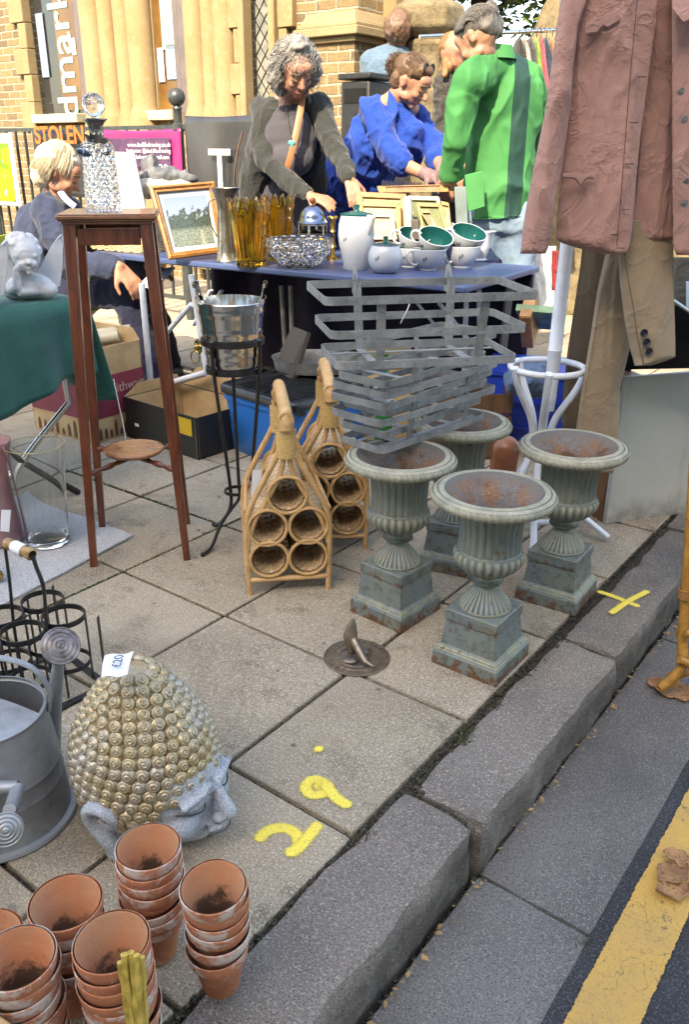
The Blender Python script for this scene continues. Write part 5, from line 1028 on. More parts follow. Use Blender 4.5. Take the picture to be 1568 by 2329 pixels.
m = MB(); p = cb+Z*(hz*.9); m.tube([p+V((-.22, 0, .0)), p+V((.16, .05, .05))], .03, 12); m.tube([p+V((-.2, .08, .02)), p+V((.2, .12, .07))], .022, 12); o = m.obj('paper_roll', M_crm, org=p); tag(o, 'pale paper rolls sticking out of the wine carton', 'paper roll')
# blue storage box
near, left_, right_, back_ = G(665, 922, .3), G(508, 878, .3), G(800, 880, .3), G(600, 825, .3); ex2 = (right_-near); ey2 = V((-.72, .70, 0)).normalized(); ex2 = V((.70, .72, 0)); L2, W2 = .50, .49
g = thing('storage_box', 'bright blue plastic storage box with ribbed black lid', 'storage box', V((near.x, near.y, 0)))
t = NT('blue plastic'); t.set(Base_Color=t.mix(t.noise(3, 2), (.02, .20, .62), (.016, .15, .52)), Roughness=.32); M_bpl = t.m; M_blid = mat('black plastic', (.012, .013, .016), (.03, .032, .036), 20, rough=.3)
def ring4(k, z, r=.04):
    c_ = near+ex2*L2/2+ey2*W2/2; out = []
    for sx, sy, a0_ in ((1, -1, -pi/2), (1, 1, 0), (-1, 1, pi/2), (-1, -1, pi)):
        for i in range(5): a = a0_+pi/2*i/4; out.append(V((c_.x, c_.y, z))+ex2*(sx*(L2/2*k-r)+r*cos(a))+ey2*(sy*(W2/2*k-r)+r*sin(a)))
    return out
m = MB(); rings = [ring4(.86, 0), ring4(.87, .004), ring4(.93, .235), ring4(.96, .237), ring4(.965, .262), ring4(.93, .264)]; vs = [p for r in rings for p in r]; n = 20; m.add(vs, [(i*n+j, i*n+(j+1) % n, (i+1)*n+(j+1) % n, (i+1)*n+j) for i in range(5) for j in range(n)]+[tuple(range(n))]); m.obj('tub', M_bpl, g)
m = MB(); rings = [ring4(.985, .262), ring4(1.0, .266), ring4(1.0, .292), ring4(.97, .302), ring4(.93, .302), ring4(.91, .292)]; vs = [p for r in rings for p in r]; m.add(vs, [(i*n+j, i*n+(j+1) % n, (i+1)*n+(j+1) % n, (i+1)*n+j) for i in range(5) for j in range(n)]+[tuple(5*n+j for j in range(n))])
c_ = near+ex2*L2/2+ey2*W2/2
for i in range(15): p = V((c_.x, c_.y, .295))+ey2*(i-7)*.024; m.bar(p-ex2*.19, p+ex2*.19, .010, .005, up=Z)
for s_ in (-.08, .08): p = near+ex2*(.12+s_)-ey2*.006; m.box(V((p.x, p.y, .268)), (.035, .02, .035), rz(atan2(ex2.y, ex2.x)))
m.obj('lid', M_blid, g)
c = G(722, 838, .312); g = thing('zinc_tray', 'oval galvanised tray resting on the storage box lid', 'tray', c); m = MB(); m.open_lathe([(.165, 0), (.168, .004), (.176, .045), (.180, .052), (.182, .056)], .0025, c=c, n=64, sx=1.15, sy=.85); m.obj('tray', M_zinc, g)
# dark fabric hanging behind
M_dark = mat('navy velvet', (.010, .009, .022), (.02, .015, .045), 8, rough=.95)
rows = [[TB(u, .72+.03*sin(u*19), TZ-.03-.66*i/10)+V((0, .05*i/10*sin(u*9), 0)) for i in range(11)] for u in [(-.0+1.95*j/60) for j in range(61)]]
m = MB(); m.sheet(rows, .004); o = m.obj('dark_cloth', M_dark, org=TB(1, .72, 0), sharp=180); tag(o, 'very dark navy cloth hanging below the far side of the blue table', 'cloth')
def crate(g, c, L, Wd, Hh, yw_, M_): 
    R = rz(yw_); return openbox(g, c, R @ X, R @ Y_, L, Wd, Hh, M_)
c = V((.18, 3.75, 0)); g = thing('cardboard_box', 'battered cardboard box with pale paper behind the troughs', 'box', c); openbox(g, c, (1, 0, 0), (0, 1, 0), .34, .3, .36, M_card); m = MB(); m.prism([c+V((-.16, -.16, .36)), c+V((.14, -.16, .36)), c+V((.10, -.2, .46)), c+V((-.12, -.2, .45))], (0, .004, 0)); m.obj('flap', M_crm, g)
c = V((.16, 3.30, 0)); g = thing('green_bottle', 'green glass bottle behind the troughs', 'bottle', c); m = MB(); m.lathe([(.001, 0), (.035, 0), (.037, .01), (.037, .34), (.03, .38), (.013, .42), (.012, .47), (.014, .48), (.001, .48)], c, 28); m.obj('body', mat('green glass dark', (.01, .14, .035), rough=.06), g); m = MB(); m.lathe([(.0375, .30), (.0375, .36)], c, 28); m.obj('label', M_paper, g)
c = V((.50, 3.55, 0)); g = thing('wooden_crate', 'brown slatted wooden crate under the right end of the table', 'crate', c); m = MB()
for i in range(3):
    for s_ in (-1, 1): m.bar(c+V((-.2, s_*.14, .06+.10*i)), c+V((.2, s_*.14, .06+.10*i)), .010, .075, up=Y_) if False else m.box(c+V((0, s_*.14, .05+.10*i)), (.42, .012, .08)); m.box(c+V((s_*.205, 0, .05+.10*i)), (.012, .27, .08))
m.obj('slats', wood('dark crate wood', (.15, .075, .035), (.07, .035, .018), .6), g)
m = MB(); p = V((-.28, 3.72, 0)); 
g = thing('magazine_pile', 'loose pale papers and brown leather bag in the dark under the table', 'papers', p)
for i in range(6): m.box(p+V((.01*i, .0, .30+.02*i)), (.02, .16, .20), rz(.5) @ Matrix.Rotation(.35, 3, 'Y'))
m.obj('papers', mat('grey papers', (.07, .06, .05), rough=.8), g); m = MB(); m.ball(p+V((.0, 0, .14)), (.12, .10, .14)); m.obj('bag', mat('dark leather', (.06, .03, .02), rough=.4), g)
# ================================================================ people
t = NT('skin'); c = t.mix(t.ramp(t.noise(14, 4, .6), .35, .65), (.43, .225, .15), (.34, .155, .10)); t.set(Base_Color=c, Roughness=.5, Subsurface_Weight=.12, Subsurface_Scale=.01); t.bump(t.noise(70, 4), .0015); M_skin = t.m
M_glove = mat('mauve glove', (.20, .12, .13), (.15, .09, .10), 20, rough=.6)
def headb(m, c, f, u, s=1.0, nose=1.0):
    f = V(f).normalized(); u = V(u); u = (u-f*u.dot(f)).normalized(); r = f.cross(u); R = Matrix((f, r, u)).transposed(); P = lambda a, b, d: c+(f*a+r*b+u*d)*s
    def E(a, b, d, rr): m.ball(P(a, b, d), tuple(q*s for q in rr), 16, R)
    E(-.012, 0, .02, (.098, .077, .095)); E(.030, 0, -.045, (.062, .058, .062)); E(.052, 0, -.005, (.045, .056, .070)); E(.066, 0, -.092, (.022, .024, .020)); E(.062, 0, .045, (.035, .055, .035))
    for q in (-1, 1):
        m.cap(P(.082, .012*q, .022), P(.066, .046*q, .020), .0105*s, .009*s); E(.062, .036*q, -.028, (.026, .022, .022)); E(.018, .050*q, -.065, (.035, .016, .022)); E(-.008, .077*q, -.008, (.017, .009, .030)); E(-.012, .083*q, .008, (.016, .007, .016)); E(.094, .010*q, -.032, (.011, .009, .008))
    m.cap(P(.088, 0, .016), P(.108*nose+.004, 0, -.024), .008*s, .0125*s); m.cap(P(.082, -.018, -.058), P(.082, .018, -.058), .008*s, .008*s); m.cap(P(.086, -.012, -.055), P(.086, .012, -.055), .008*s, .008*s); m.cap(P(.083, -.012, -.067), P(.083, .012, -.067), .0085*s, .0085*s)
    return P
def facelines(g, P, s=1.0):
    for q in (-1, 1):
        m = MB(); m.tube(bez([P(.087, .016*q, .001), P(.091, .030*q, -.004), P(.080, .047*q, -.002)], 5), .0032*s, 6); m.obj('eye', M_eye, g)
        m = MB(); m.tube(bez([P(.093, .012*q, .027), P(.092, .030*q, .033), P(.074, .052*q, .026)], 5), .0035*s, 6); m.obj('eyebrow', M_brow, g)
    m = MB(); m.tube(bez([P(.088, -.024, -.063), P(.0985, 0, -.0615), P(.088, .024, -.063)], 5), .0028*s, 6); m.obj('mouth', M_lip, g)
M_eye = mat('lashes', (.03, .018, .015), rough=.6); M_brow = mat('brow', (.16, .11, .08), rough=.9); M_lip = mat('lips', (.22, .06, .05), rough=.5)
def hand(m, w, d, n, s=1.0, curl=.35, side=1, spread=.12):
    """w wrist, d pointing direction, n back-of-hand normal"""
    d = V(d).normalized(); n = V(n); n = (n-d*n.dot(d)).normalized(); r = d.cross(n)*side; P = lambda a, b, c_: w+(d*a+r*b+n*c_)*s
    for b in (-.028, -.010, .010, .028): m.cap(P(.01, b*.7, 0), P(.082, b, 0), .0145*s, .0115*s)
    for i, (b, L) in enumerate(((-.031, .058), (-.0105, .074), (.0105, .080), (.031, .070))):
        a = curl*(1+.15*i); dd = d*cos(a)-n*sin(a)+r*(b*spread*30*.12); dd.normalize(); k = P(.084, b*1.04, .001); k2 = k+dd*L*.5*s; a2 = a+curl*1.3; d2 = (d*cos(a2)-n*sin(a2)+r*b*spread*2).normalized(); m.cap(k, k2, .0100*s, .0088*s); m.cap(k2, k2+d2*L*.5*s, .0088*s, .0070*s)
    t0 = P(.022, .030, -.006); t1 = P(.055, .060, -.022); t2 = P(.088, .066, -.034); m.cap(t0, t1, .0135*s, .011*s); m.cap(t1, t2, .0108*s, .0082*s)
def limb(m, pts, rs):
    for (a, b), (ra, rb_) in zip(zip(pts, pts[1:]), zip(rs, rs[1:])): m.cap(a, b, ra, rb_)
def strands(name, g, P, M_, n, fn, r=.0022, seed=0, steps=7, org=None):
    """n hair locks, each a thin tube following fn(i, rnd) -> list of points"""
    rnd = random.Random(seed); m = MB()
    for i in range(n):
        pts = fn(i, rnd)
        if pts: k = len(pts); m.tube(pts, [r*(1-.65*j/(k-1)) for j in range(k)], 4)
    return m.obj(name, M_, g, sharp=180)
def hairmat(name, a, b, c3=None):
    t = NT(name); c = t.mix(t.ramp(t.noise(40, 4, .7), .35, .65), a, b); gg = t.n('ShaderNodeNewGeometry'); 
    c = t.mix(t.ramp(gg.outputs['Random Per Island'], .3, .9), c, tuple(q*1.35 for q in b)) ; t.set(Base_Color=c, Roughness=.5); t.bump(t.noise(260, 3, scl=(1, 1, .15)), .003); return t.m
def legs(m, hipL, hipR, fL, fR, knee=None):
    for h_, f_ in ((hipL, fL), (hipR, fR)): k = h_.lerp(f_, .48)+V((0, -.02, 0)) if knee is None else knee; limb(m, [h_, k, f_+Z*.09], [.085, .058, .045])
def shoes(g, fs, M_, yaw=-pi/2):
    for f_ in fs: m = MB(); m.cap(f_+Z*.045, f_+V((cos(yaw), sin(yaw), 0))*.14+Z*.035, .045, .035); m.cap(f_+Z*.04-V((cos(yaw), sin(yaw), 0))*.05, f_+Z*.05, .04, .045); fused(m, .01, 2).obj('shoe', M_, g, sharp=180)
M_dkt = cloth('dark trousers', (.02, .02, .026), (.03, .03, .036), .9)
# ---- grey haired woman
PZ = lambda x, y, Y: D(x, y, Y)
hip = PZ(640, 540, 5.05); g = thing('person', 'woman with curly grey hair and charcoal cardigan, a tan strap across her chest', 'person', V((hip.x, hip.y, 0)))
nk = PZ(662, 218, 4.80); hc = PZ(674, 155, 4.62); fwd = V((.34, -.72, -.66)); up = V((.15, -.55, .80)); shR, shL = PZ(590, 238, 4.86), PZ(728, 232, 4.80); elR, elL = PZ(608, 372, 4.70), PZ(766, 345, 4.58); wrR, wrL = PZ(706, 447, 4.45), PZ(797, 408, 4.36)
chest = PZ(655, 330, 4.82); waist = PZ(645, 440, 4.95); fL, fR = V((hip.x-.13, hip.y+.02, 0)), V((hip.x+.13, hip.y+.05, 0))
m = MB(); P = headb(m, hc, fwd, up, 1.04); limb(m, [hc-up*.06, nk, chest], [.056, .060, .12]); limb(m, [chest, waist, hip], [.09, .09, .09]); limb(m, [shR-Z*.02, elR, wrR], [.034, .034, .027]); limb(m, [shL-Z*.02, elL, wrL], [.034, .034, .027]); limb(m, [shR-Z*.03, nk, shL-Z*.03], [.025, .045, .025]); legs(m, hip+V((-.09, 0, 0)), hip+V((.09, 0, 0)), fL, fR)
hand(m, wrR, PZ(768, 462, 4.36)-wrR, (.1, -.5, .85), .98, .28, 1); hand(m, wrL, PZ(815, 470, 4.28)-wrL, (.15, -.8, .5), .98, .30, -1)
fused(m, .0072, 2).obj('body', M_skin, g, sharp=180); facelines(g, P, 1.0)
M_hg = hairmat('grey hair', (.13, .12, .115), (.27, .255, .245)); f0 = fwd.normalized(); u0_ = (up-f0*up.dot(f0)).normalized(); r0_ = f0.cross(u0_)
m = MB(); 
for a, b, d, rr in ((-.03, 0, .045, (.098, .092, .088)), (-.055, 0, -.03, (.075, .095, .09)), (-.02, .085, -.02, (.06, .035, .085)), (-.02, -.085, -.02, (.06, .035, .085)), (-.01, 0, .105, (.06, .06, .05)), (-.04, .06, -.11, (.045, .045, .06)), (-.04, -.06, -.11, (.045, .045, .06))): m.ball(hc+f0*a+r0_*b+u0_*d, rr, 14)
fused(m, .010, 1, lambda p, n: noise.noise(p*34)*.020+noise.noise(p*80)*.008).obj('hair', M_hg, g, sharp=180)
def curl(i, rnd):
    a = rnd.uniform(0, 2*pi); b = rnd.uniform(-.9, 1.5); dr = f0*cos(a)*cos(b)+r0_*sin(a)*cos(b)+u0_*sin(b)
    if dr.dot(f0) > .45 and dr.dot(u0_) < .55: return None
    p = hc-f0*.03+u0_*.01+V((dr.x*.105, dr.y*.105, dr.z*.11)); out = []; ph = rnd.random()*6; cw = rnd.uniform(.008, .02); ax = (dr.cross(Z)+V((rnd.gauss(0, .3),)*3)).normalized(); L = rnd.uniform(.04, .11)
    for j in range(9): q = j/8; out.append(p+dr*L*.35*q-Z*L*q*q*.8+ax*cw*sin(ph+q*8)+dr*cw*.7*cos(ph+q*8))
    return out
strands('curls', g, P, M_hg, 1300, curl, .0019, 3)
M_card2 = cloth('charcoal knit', (.026, .027, .026), (.038, .039, .038), .92, 700, 16); M_gtop = cloth('grey jersey', (.075, .07, .085), (.058, .054, .066), .85, 500, 6)
cf = V((.25, -.95, 0)).normalized(); cr_ = V((.95, .25, 0)).normalized()
m = MB(); limb(m, [shR+V((.012, 0, -.02)), elR, elR.lerp(wrR, .93)], [.062, .054, .042]); limb(m, [shL+V((-.01, 0, -.015)), elL, elL.lerp(wrL, .95)], [.062, .053, .041]); limb(m, [shR+V((.02, 0, -.025)), nk+V((-.02, .04, -.05)), shL+V((-.02, 0, -.02))], [.062, .066, .060])
for q in (-1, 1): limb(m, [nk+cr_*.10*q-Z*.11-cf*.02, chest+cr_*.135*q-cf*.03, waist+cr_*.165*q-cf*.02, hip+cr_*.19*q-Z*.02, hip+cr_*.20*q-Z*.22], [.075, .085, .080, .075, .07])
limb(m, [nk-cf*.06-Z*.10, chest-cf*.08, waist-cf*.08, hip-cf*.06-Z*.2], [.09, .12, .12, .12])
fused(m, .009, 3, lambda p, n: fold(p, 8, (1, 1, .5), 2, .016)).obj('cardigan', M_card2, g, sharp=180)
m = MB(); m.ball(chest+cf*.045+Z*.03, (.150, .105, .16)); m.ball(chest+cf*.085-Z*.06, (.125, .09, .10)); m.ball(waist+cf*.02, (.15, .11, .14)); m.cap(nk-Z*.07, chest+Z*.08, .07, .12); m.cap(waist, hip-Z*.1, .14, .14); fused(m, .009, 3, lambda p, n: fold(p, 6, (1, 1, .4), 4, .006)).obj('top', M_gtop, g, sharp=180)
M_tan2 = mat('tan strap', (.34, .15, .065), (.27, .115, .05), 12, rough=.5); m = MB(); sp = bez([PZ(690, 212, 4.70), PZ(684, 250, 4.64), PZ(673, 305, 4.60), PZ(662, 352, 4.59), PZ(648, 398, 4.62), PZ(640, 430, 4.72)], 6); m.tube(sp, .016, 6, flat=.2, up=V((0, 1, 0))); m.obj('strap', M_tan2, g)
m = MB(); m.tube(bez([PZ(552, 300, 4.86), PZ(540, 350, 4.86), PZ(534, 400, 4.9), PZ(540, 450, 4.95)], 5), .014, 6, flat=.25); m.obj('bag_strap', M_tan2, g)
m = MB(); hp_ = PZ(664, 326, 4.585); m.ball(hp_+V((-.007, 0, .004)), (.011, .005, .011), 12); m.ball(hp_+V((.007, 0, .004)), (.011, .005, .011), 12); m.lathe([(.001, -.018), (.016, .003)], hp_, 16, sy=.3); pn = m.obj('pendant', mat('turquoise', (.10, .48, .46), rough=.25), g)
m = MB(); m.tube(bez([PZ(650, 235, 4.70), PZ(655, 285, 4.64), hp_+Z*.014], 6), .0018, 5); m.tube(bez([PZ(676, 240, 4.68), PZ(668, 285, 4.64), hp_+Z*.014], 6), .0018, 5); m.obj('cord', M_eye, pn)
m = MB(); m.ball(hc+r0_*-.088-u0_*.065, (.008, .008, .014)); m.obj('earring', mat('turquoise bead', (.12, .42, .44), rough=.3), g)
m = MB(); dd = (wrL-elL).normalized(); a_, b_, _ = basis(dd); m.tube([wrL-dd*.015+(a_*cos(q)+b_*sin(q))*.030 for q in [2*pi*i/16 for i in range(16)]], .005, 6, closed=True); m.obj('bracelet', M_eye, g)
m = MB(); legs(m, hip+V((-.09, 0, 0)), hip+V((.09, 0, 0)), fL, fR); m.cap(hip-V((.08, 0, 0)), hip+V((.08, 0, 0)), .12, .12)
for q in range(len(m.v)): pass
mm = MB(); mm.cap(hip+V((-.09, 0, -.05)), fL+Z*.10, .11, .065); mm.cap(hip+V((.09, 0, -.05)), fR+Z*.10, .11, .065); mm.cap(hip-V((.07, 0, 0)), hip+V((.07, 0, 0)), .135, .135); fused(mm, .012, 2).obj('trousers', M_dkt, g, sharp=180); shoes(g, (fL, fR), M_blk)
# ---- woman in blue
hip = PZ(790, 520, 5.45); g = thing('person', 'woman in a bright blue shirt, brown hair in a bun, bending over picture frames', 'person', V((hip.x, hip.y, 0)))
hc = PZ(938, 186, 4.95); fwd = V((.72, -.38, -.58)); up = V((.42, -.28, .86)); nk = PZ(893, 232, 5.02); shR, shL = PZ(850, 252, 4.98), PZ(950, 262, 5.12); elR, elL = PZ(905, 368, 4.78), PZ(992, 345, 5.0); wrR, wrL = PZ(972, 398, 4.66), PZ(1006, 392, 4.72)
chest = PZ(850, 320, 5.15); waist = PZ(805, 430, 5.35); fL, fR = V((hip.x-.1, hip.y, 0)), V((hip.x+.14, hip.y+.1, 0))
m = MB(); P = headb(m, hc, fwd, up, 1.0, 1.05); limb(m, [hc-up.normalized()*.05-fwd.normalized()*.02, nk, chest], [.052, .058, .11]); limb(m, [chest, waist, hip], [.11, .12, .13]); limb(m, [shR, elR, wrR], [.045, .041, .029]); limb(m, [shL, elL, wrL], [.045, .038, .029]); limb(m, [shR, nk, shL], [.05, .055, .05]); legs(m, hip+V((-.08, 0, 0)), hip+V((.08, 0, 0)), fL, fR)
hand(m, wrR, PZ(1003, 412, 4.6)-wrR, (.2, -.4, .9), .9, .45, 1); hand(m, wrL, PZ(1012, 425, 4.68)-wrL, (.6, -.5, .3), .9, .45, -1)
fused(m, .0072, 2).obj('body', M_skin, g, sharp=180); facelines(g, P)
M_gl = M_glove
for w_, tip, nn_, sd_ in ((wrR, PZ(1003, 412, 4.6), (.2, -.4, .9), 1), (wrL, PZ(1012, 425, 4.68), (.6, -.5, .3), -1)):
    m = MB(); d = (tip-w_).normalized(); m.cap(w_-d*.03, w_+d*.05, .034, .040); hand(m, w_, tip-w_, nn_, .96, .45, sd_); fused(m, .006, 2).obj('glove', M_gl, g, sharp=180)
f0 = fwd.normalized(); u0_ = (up-f0*up.dot(f0)).normalized(); r0_ = f0.cross(u0_); M_hb = hairmat('brown hair', (.04, .021, .012), (.105, .058, .03))
m = MB()
for a, b, d, rr in ((-.032, 0, .045, (.100, .086, .082)), (-.06, 0, -.02, (.06, .074, .07)), (.02, 0, .085, (.055, .065, .035))): m.ball(hc+f0*a+r0_*b+u0_*d, rr, 14, Matrix((f0, r0_, u0_)).transposed())
bun = PZ(903, 150, 5.0); m.ball(bun, (.05, .05, .055)); fused(m, .009, 1, lambda p, n: fold(p, 30, (1, 1, 1), 1, .006)).obj('hair', M_hb, g, sharp=180)
def cb(i, rnd):
    if i % 2: a = rnd.uniform(0, 6.28); b = rnd.uniform(-1.4, 1.4); o = bun+V((cos(a)*cos(b), sin(a)*cos(b), sin(b)))*.05; return [o+V((rnd.gauss(0, .006), rnd.gauss(0, .006), rnd.gauss(0, .006)))+V((cos(a+1.5*j), sin(a+1.5*j), sin(b+j)))*.010 for j in range(6)]
    s_ = rnd.uniform(-1.2, 1.2); out = []
    for j in range(9): q = j/8; th = .15+q*2.0; dr = f0*cos(th)*cos(s_)+u0_*sin(th)*.92*cos(s_)+r0_*sin(s_)*.85; out.append(hc-f0*.028+u0_*.035+dr*(.102+.003*sin(q*9+i)))
    return out
strands('hair_strands', g, P, M_hb, 620, cb, .0018, 5)
m = MB(); 
for q in (-1, 1): c_ = hc+f0*.045+u0_*.105+r0_*.038*q; a_, b_, _ = basis(f0+u0_*.5); m.tube([c_+(a_*cos(w_)*.026+b_*sin(w_)*.022) for w_ in [2*pi*i/16 for i in range(16)]], .004, 6, closed=True); m.lathe([(.001, 0), (.023, 0)], c_, 16, Matrix((a_, b_, (f0+u0_*.5).normalized())).transposed())
m.tube([hc+f0*.05+u0_*.108-r0_*.012, hc+f0*.05+u0_*.108+r0_*.012], .004, 6); m.tube([hc+f0*.04+u0_*.10-r0_*.062, hc-f0*.03+u0_*.07-r0_*.088], .003, 6); m.obj('sunglasses', M_blk, g)
M_blu = cloth('blue drill', (.008, .05, .33), (.006, .038, .25), .8, 500, 14)
m = MB(); limb(m, [shR, elR], [.076, .066]); limb(m, [shL, elL, elL.lerp(wrL, .35)], [.073, .062, .053]); limb(m, [shR+V((0, 0, -.03)), nk+V((-.04, .03, -.07)), shL+V((-.01, 0, -.03))], [.082, .08, .075]); limb(m, [nk-Z*.10+V((-.02, .02, 0)), chest, waist, hip-Z*.08], [.105, .155, .16, .165]); limb(m, [chest+V((.10, -.02, 0)), waist+V((.07, -.05, -.02))], [.11, .13]); limb(m, [chest+V((-.06, 0, -.05)), PZ(745, 430, 5.25)], [.13, .10]); m.cap(nk+V((.03, -.02, -.06)), PZ(935, 300, 4.98), .075, .07); m.cap(PZ(935, 300, 4.98), PZ(925, 350, 5.05), .085, .09)
fused(m, .009, 2, lambda p, n: fold(p, 7, (1, .6, .8), 6, .026)).obj('shirt', M_blu, g, sharp=180)
m = MB(); m.cap(elR.lerp(shR, .16), elR.lerp(wrR, .12), .075, .070); fused(m, .008, 1, lambda p, n: fold(p, 22, (1, 1, 1), 3, .006)).obj('rolled_cuff', M_blu, g, sharp=180)
m = MB(); cpt = [PZ(884, 205, 4.98), PZ(880, 240, 4.93), PZ(893, 280, 4.90), PZ(905, 250, 4.90), PZ(900, 225, 4.93)]; m.prism(cpt, (.004, -.006, .0)); m.obj('collar', M_blu, g, bevel=.002)
mm = MB(); mm.cap(hip+V((-.08, 0, -.05)), fL+Z*.10, .11, .065); mm.cap(hip+V((.08, 0, -.05)), fR+Z*.10, .11, .065); mm.cap(hip-V((.07, 0, 0)), hip+V((.07, 0, 0)), .14, .14); fused(mm, .012, 2).obj('trousers', M_dkt, g, sharp=180); shoes(g, (fL, fR), M_blk)
# ---- man in green, back to us
hip = PZ(1135, 500, 4.45); g = thing('person', 'man seen from behind in a bright green jacket and pale jeans', 'person', V((hip.x, hip.y, 0)))
hc = PZ(1088, 88, 4.30); fwd = V((-.62, .48, -.62)); up = V((-.30, .22, .9)); nk = PZ(1118, 128, 4.38); shL, shR = PZ(1062, 178, 4.22), PZ(1205, 185, 4.50); elL = PZ(1040, 320, 4.24); wrL = PZ(1026, 402, 4.34); chest = PZ(1150, 270, 4.47); fL, fR = V((hip.x-.10, hip.y+.05, 0)), V((hip.x+.13, hip.y, 0)); elR = PZ(1228, 320, 4.75); wrR = PZ(1120, 390, 4.95)
m = MB(); P = headb(m, hc, fwd, up, 1.02); limb(m, [hc-up.normalized()*.05, nk, chest], [.058, .060, .085]); limb(m, [chest, hip], [.085, .10]); limb(m, [shL, elL, wrL], [.05, .042, .03]); limb(m, [shR, elR, wrR], [.05, .042, .03]); limb(m, [shL, nk, shR], [.04, .05, .04]); legs(m, hip+V((-.08, 0, 0)), hip+V((.09, 0, 0)), fL, fR)
hand(m, wrL, PZ(1018, 440, 4.36)-wrL, (-.3, -.8, .2), 1.0, .5, 1); hand(m, wrR, V((-.6, -.1, -.5)), (0, -.8, .5), 1.0, .4, -1)
fused(m, .0075, 2).obj('body', M_skin, g, sharp=180)
f0 = fwd.normalized(); u0_ = (up-f0*up.dot(f0)).normalized(); r0_ = f0.cross(u0_); M_hd = hairmat('dark grey hair', (.035, .031, .028), (.125, .11, .10))
m = MB()
for a, b, d, rr in ((-.026, 0, .040, (.100, .086, .082)), (-.062, 0, .01, (.055, .076, .068)), (.03, 0, .085, (.05, .06, .03))): m.ball(hc+f0*a+r0_*b+u0_*d, rr, 14, Matrix((f0, r0_, u0_)).transposed())
pt_ = PZ(1117, 32, 4.36); m.ball(pt_, (.04, .035, .055)); m.ball(PZ(1130, 62, 4.38), (.035, .035, .05)); fused(m, .009, 1, lambda p, n: fold(p, 28, (1, 1, .5), 1, .006)).obj('hair', M_hd, g, sharp=180)
def cg(i, rnd):
    s_ = rnd.uniform(-1.3, 1.3); out = []; e_ = rnd.uniform(2.2, 3.3)
    for j in range(9): q = j/8; th = .5+q*(e_-.5); dr = f0*cos(th)*cos(s_)+u0_*sin(th)*.90*cos(s_)+r0_*sin(s_)*.88; out.append(hc-f0*.022+u0_*.03+dr*(.1035+.004*sin(q*7+i)))
    return out
strands('hair_strands', g, P, M_hd, 700, cg, .0017, 6)
sx0 = D(1168, 250, 4.28).x; sx1 = D(1207, 250, 4.30).x; t = NT('green drill'); x_ = t.n('ShaderNodeNewGeometry'); sp_ = t.n('ShaderNodeSeparateXYZ'); t.l(x_.outputs['Position'], sp_.inputs[0]); X_ = t.math('ADD', sp_.outputs[0], t.math('MULTIPLY', t.math('SUBTRACT', sp_.outputs[2], 1.2), .0))
msk = t.math('MULTIPLY', t.math('GREATER_THAN', X_, sx0), t.math('LESS_THAN', X_, sx1)); bk = t.math('LESS_THAN', sp_.outputs[1], 4.50); msk = t.math('MULTIPLY', msk, bk)
c = t.mix(t.ramp(t.noise(5, 5), .3, .7), (.04, .215, .06), (.028, .16, .045)); c = t.mix(msk, c, (.004, .040, .030)); t.set(Base_Color=c, Roughness=.8); cr1 = t.math('ABSOLUTE', t.math('SUBTRACT', t.noise(8, 5, .6, dist=.8), .5)); t.bump(t.math('ADD', t.noise(5, 3, .5), t.math('MULTIPLY', t.noise(18, 4), .35)), .012, .6); M_grn = t.m
m = MB(); limb(m, [shL+V((.01, 0, 0)), elL, elL.lerp(wrL, .8)], [.074, .068, .055]); limb(m, [shR, elR, elR.lerp(wrR, .9)], [.082, .072, .05]); limb(m, [shL+V((.02, 0, -.01)), nk+V((0, .01, -.055)), shR+V((-.02, 0, -.01))], [.088, .088, .085]); 
m.loft([(D(xc, y, 4.43), w_, d_, .25) for xc, y, w_, d_ in ((1132, 545, .175, .14), (1134, 490, .175, .14), (1140, 400, .168, .135), (1146, 310, .170, .13), (1150, 240, .182, .125), (1148, 190, .180, .115), (1140, 160, .135, .095), (1130, 140, .08, .075), (1124, 125, .06, .06))], 32)
jkb = fused(m, .009, 3, lambda p, n: fold(p, 7, (1, 1, .5), 9, .020)); 
zh = D(1135, 492, 4.3).z
for i, p in enumerate(jkb.v):
    if p.z < zh+.02*(p.x-hip.x)*3 and (p-wrL).length > .2: jkb.v[i].z = zh+.06*(p.x-hip.x)+(p.z-zh)*.08
jkb.obj('jacket', M_grn, g, sharp=180)
rows = []
for i in range(17):
    a = -2.75+i*.235; rows.append([nk+V((.012, .0, .0))+V((cos(a)*rr_, sin(a)*rr_*.95, zz_)) for rr_, zz_ in ((.070, -.03), (.066, .035), (.078, .040), (.10, -.015))])
m = MB(); m.sheet(rows, .006); m.obj('collar', M_grn, g, sharp=60)
m = MB(); q = [PZ(1058, 398, 4.195), PZ(1100, 388, 4.18), PZ(1104, 470, 4.165), PZ(1066, 482, 4.175)]; m.prism(q, (0, .01, 0)); m.obj('pocket', M_grn, g, bevel=.003)
t = NT('pale jeans'); c = t.mix(t.ramp(t.noise(7, 6, .7), .35, .65), (.22, .30, .39), (.11, .17, .26)); t.set(Base_Color=c, Roughness=.9); t.bump(t.noise(16, 5), .006); M_jean = t.m
mm = MB(); mm.cap(hip+V((-.085, -.01, .0)), fL+Z*.08, .118, .085); mm.cap(hip+V((.085, 0, .0)), fR+Z*.08, .118, .085); mm.cap(hip-V((.07, 0, -.02)), hip+V((.07, 0, .02)), .14, .14); fused(mm, .011, 2, lambda p, n: fold(p, 9, (1, 1, .8), 3, .010)).obj('jeans', M_jean, g, sharp=180); shoes(g, (fL, fR), M_blk, pi/2)
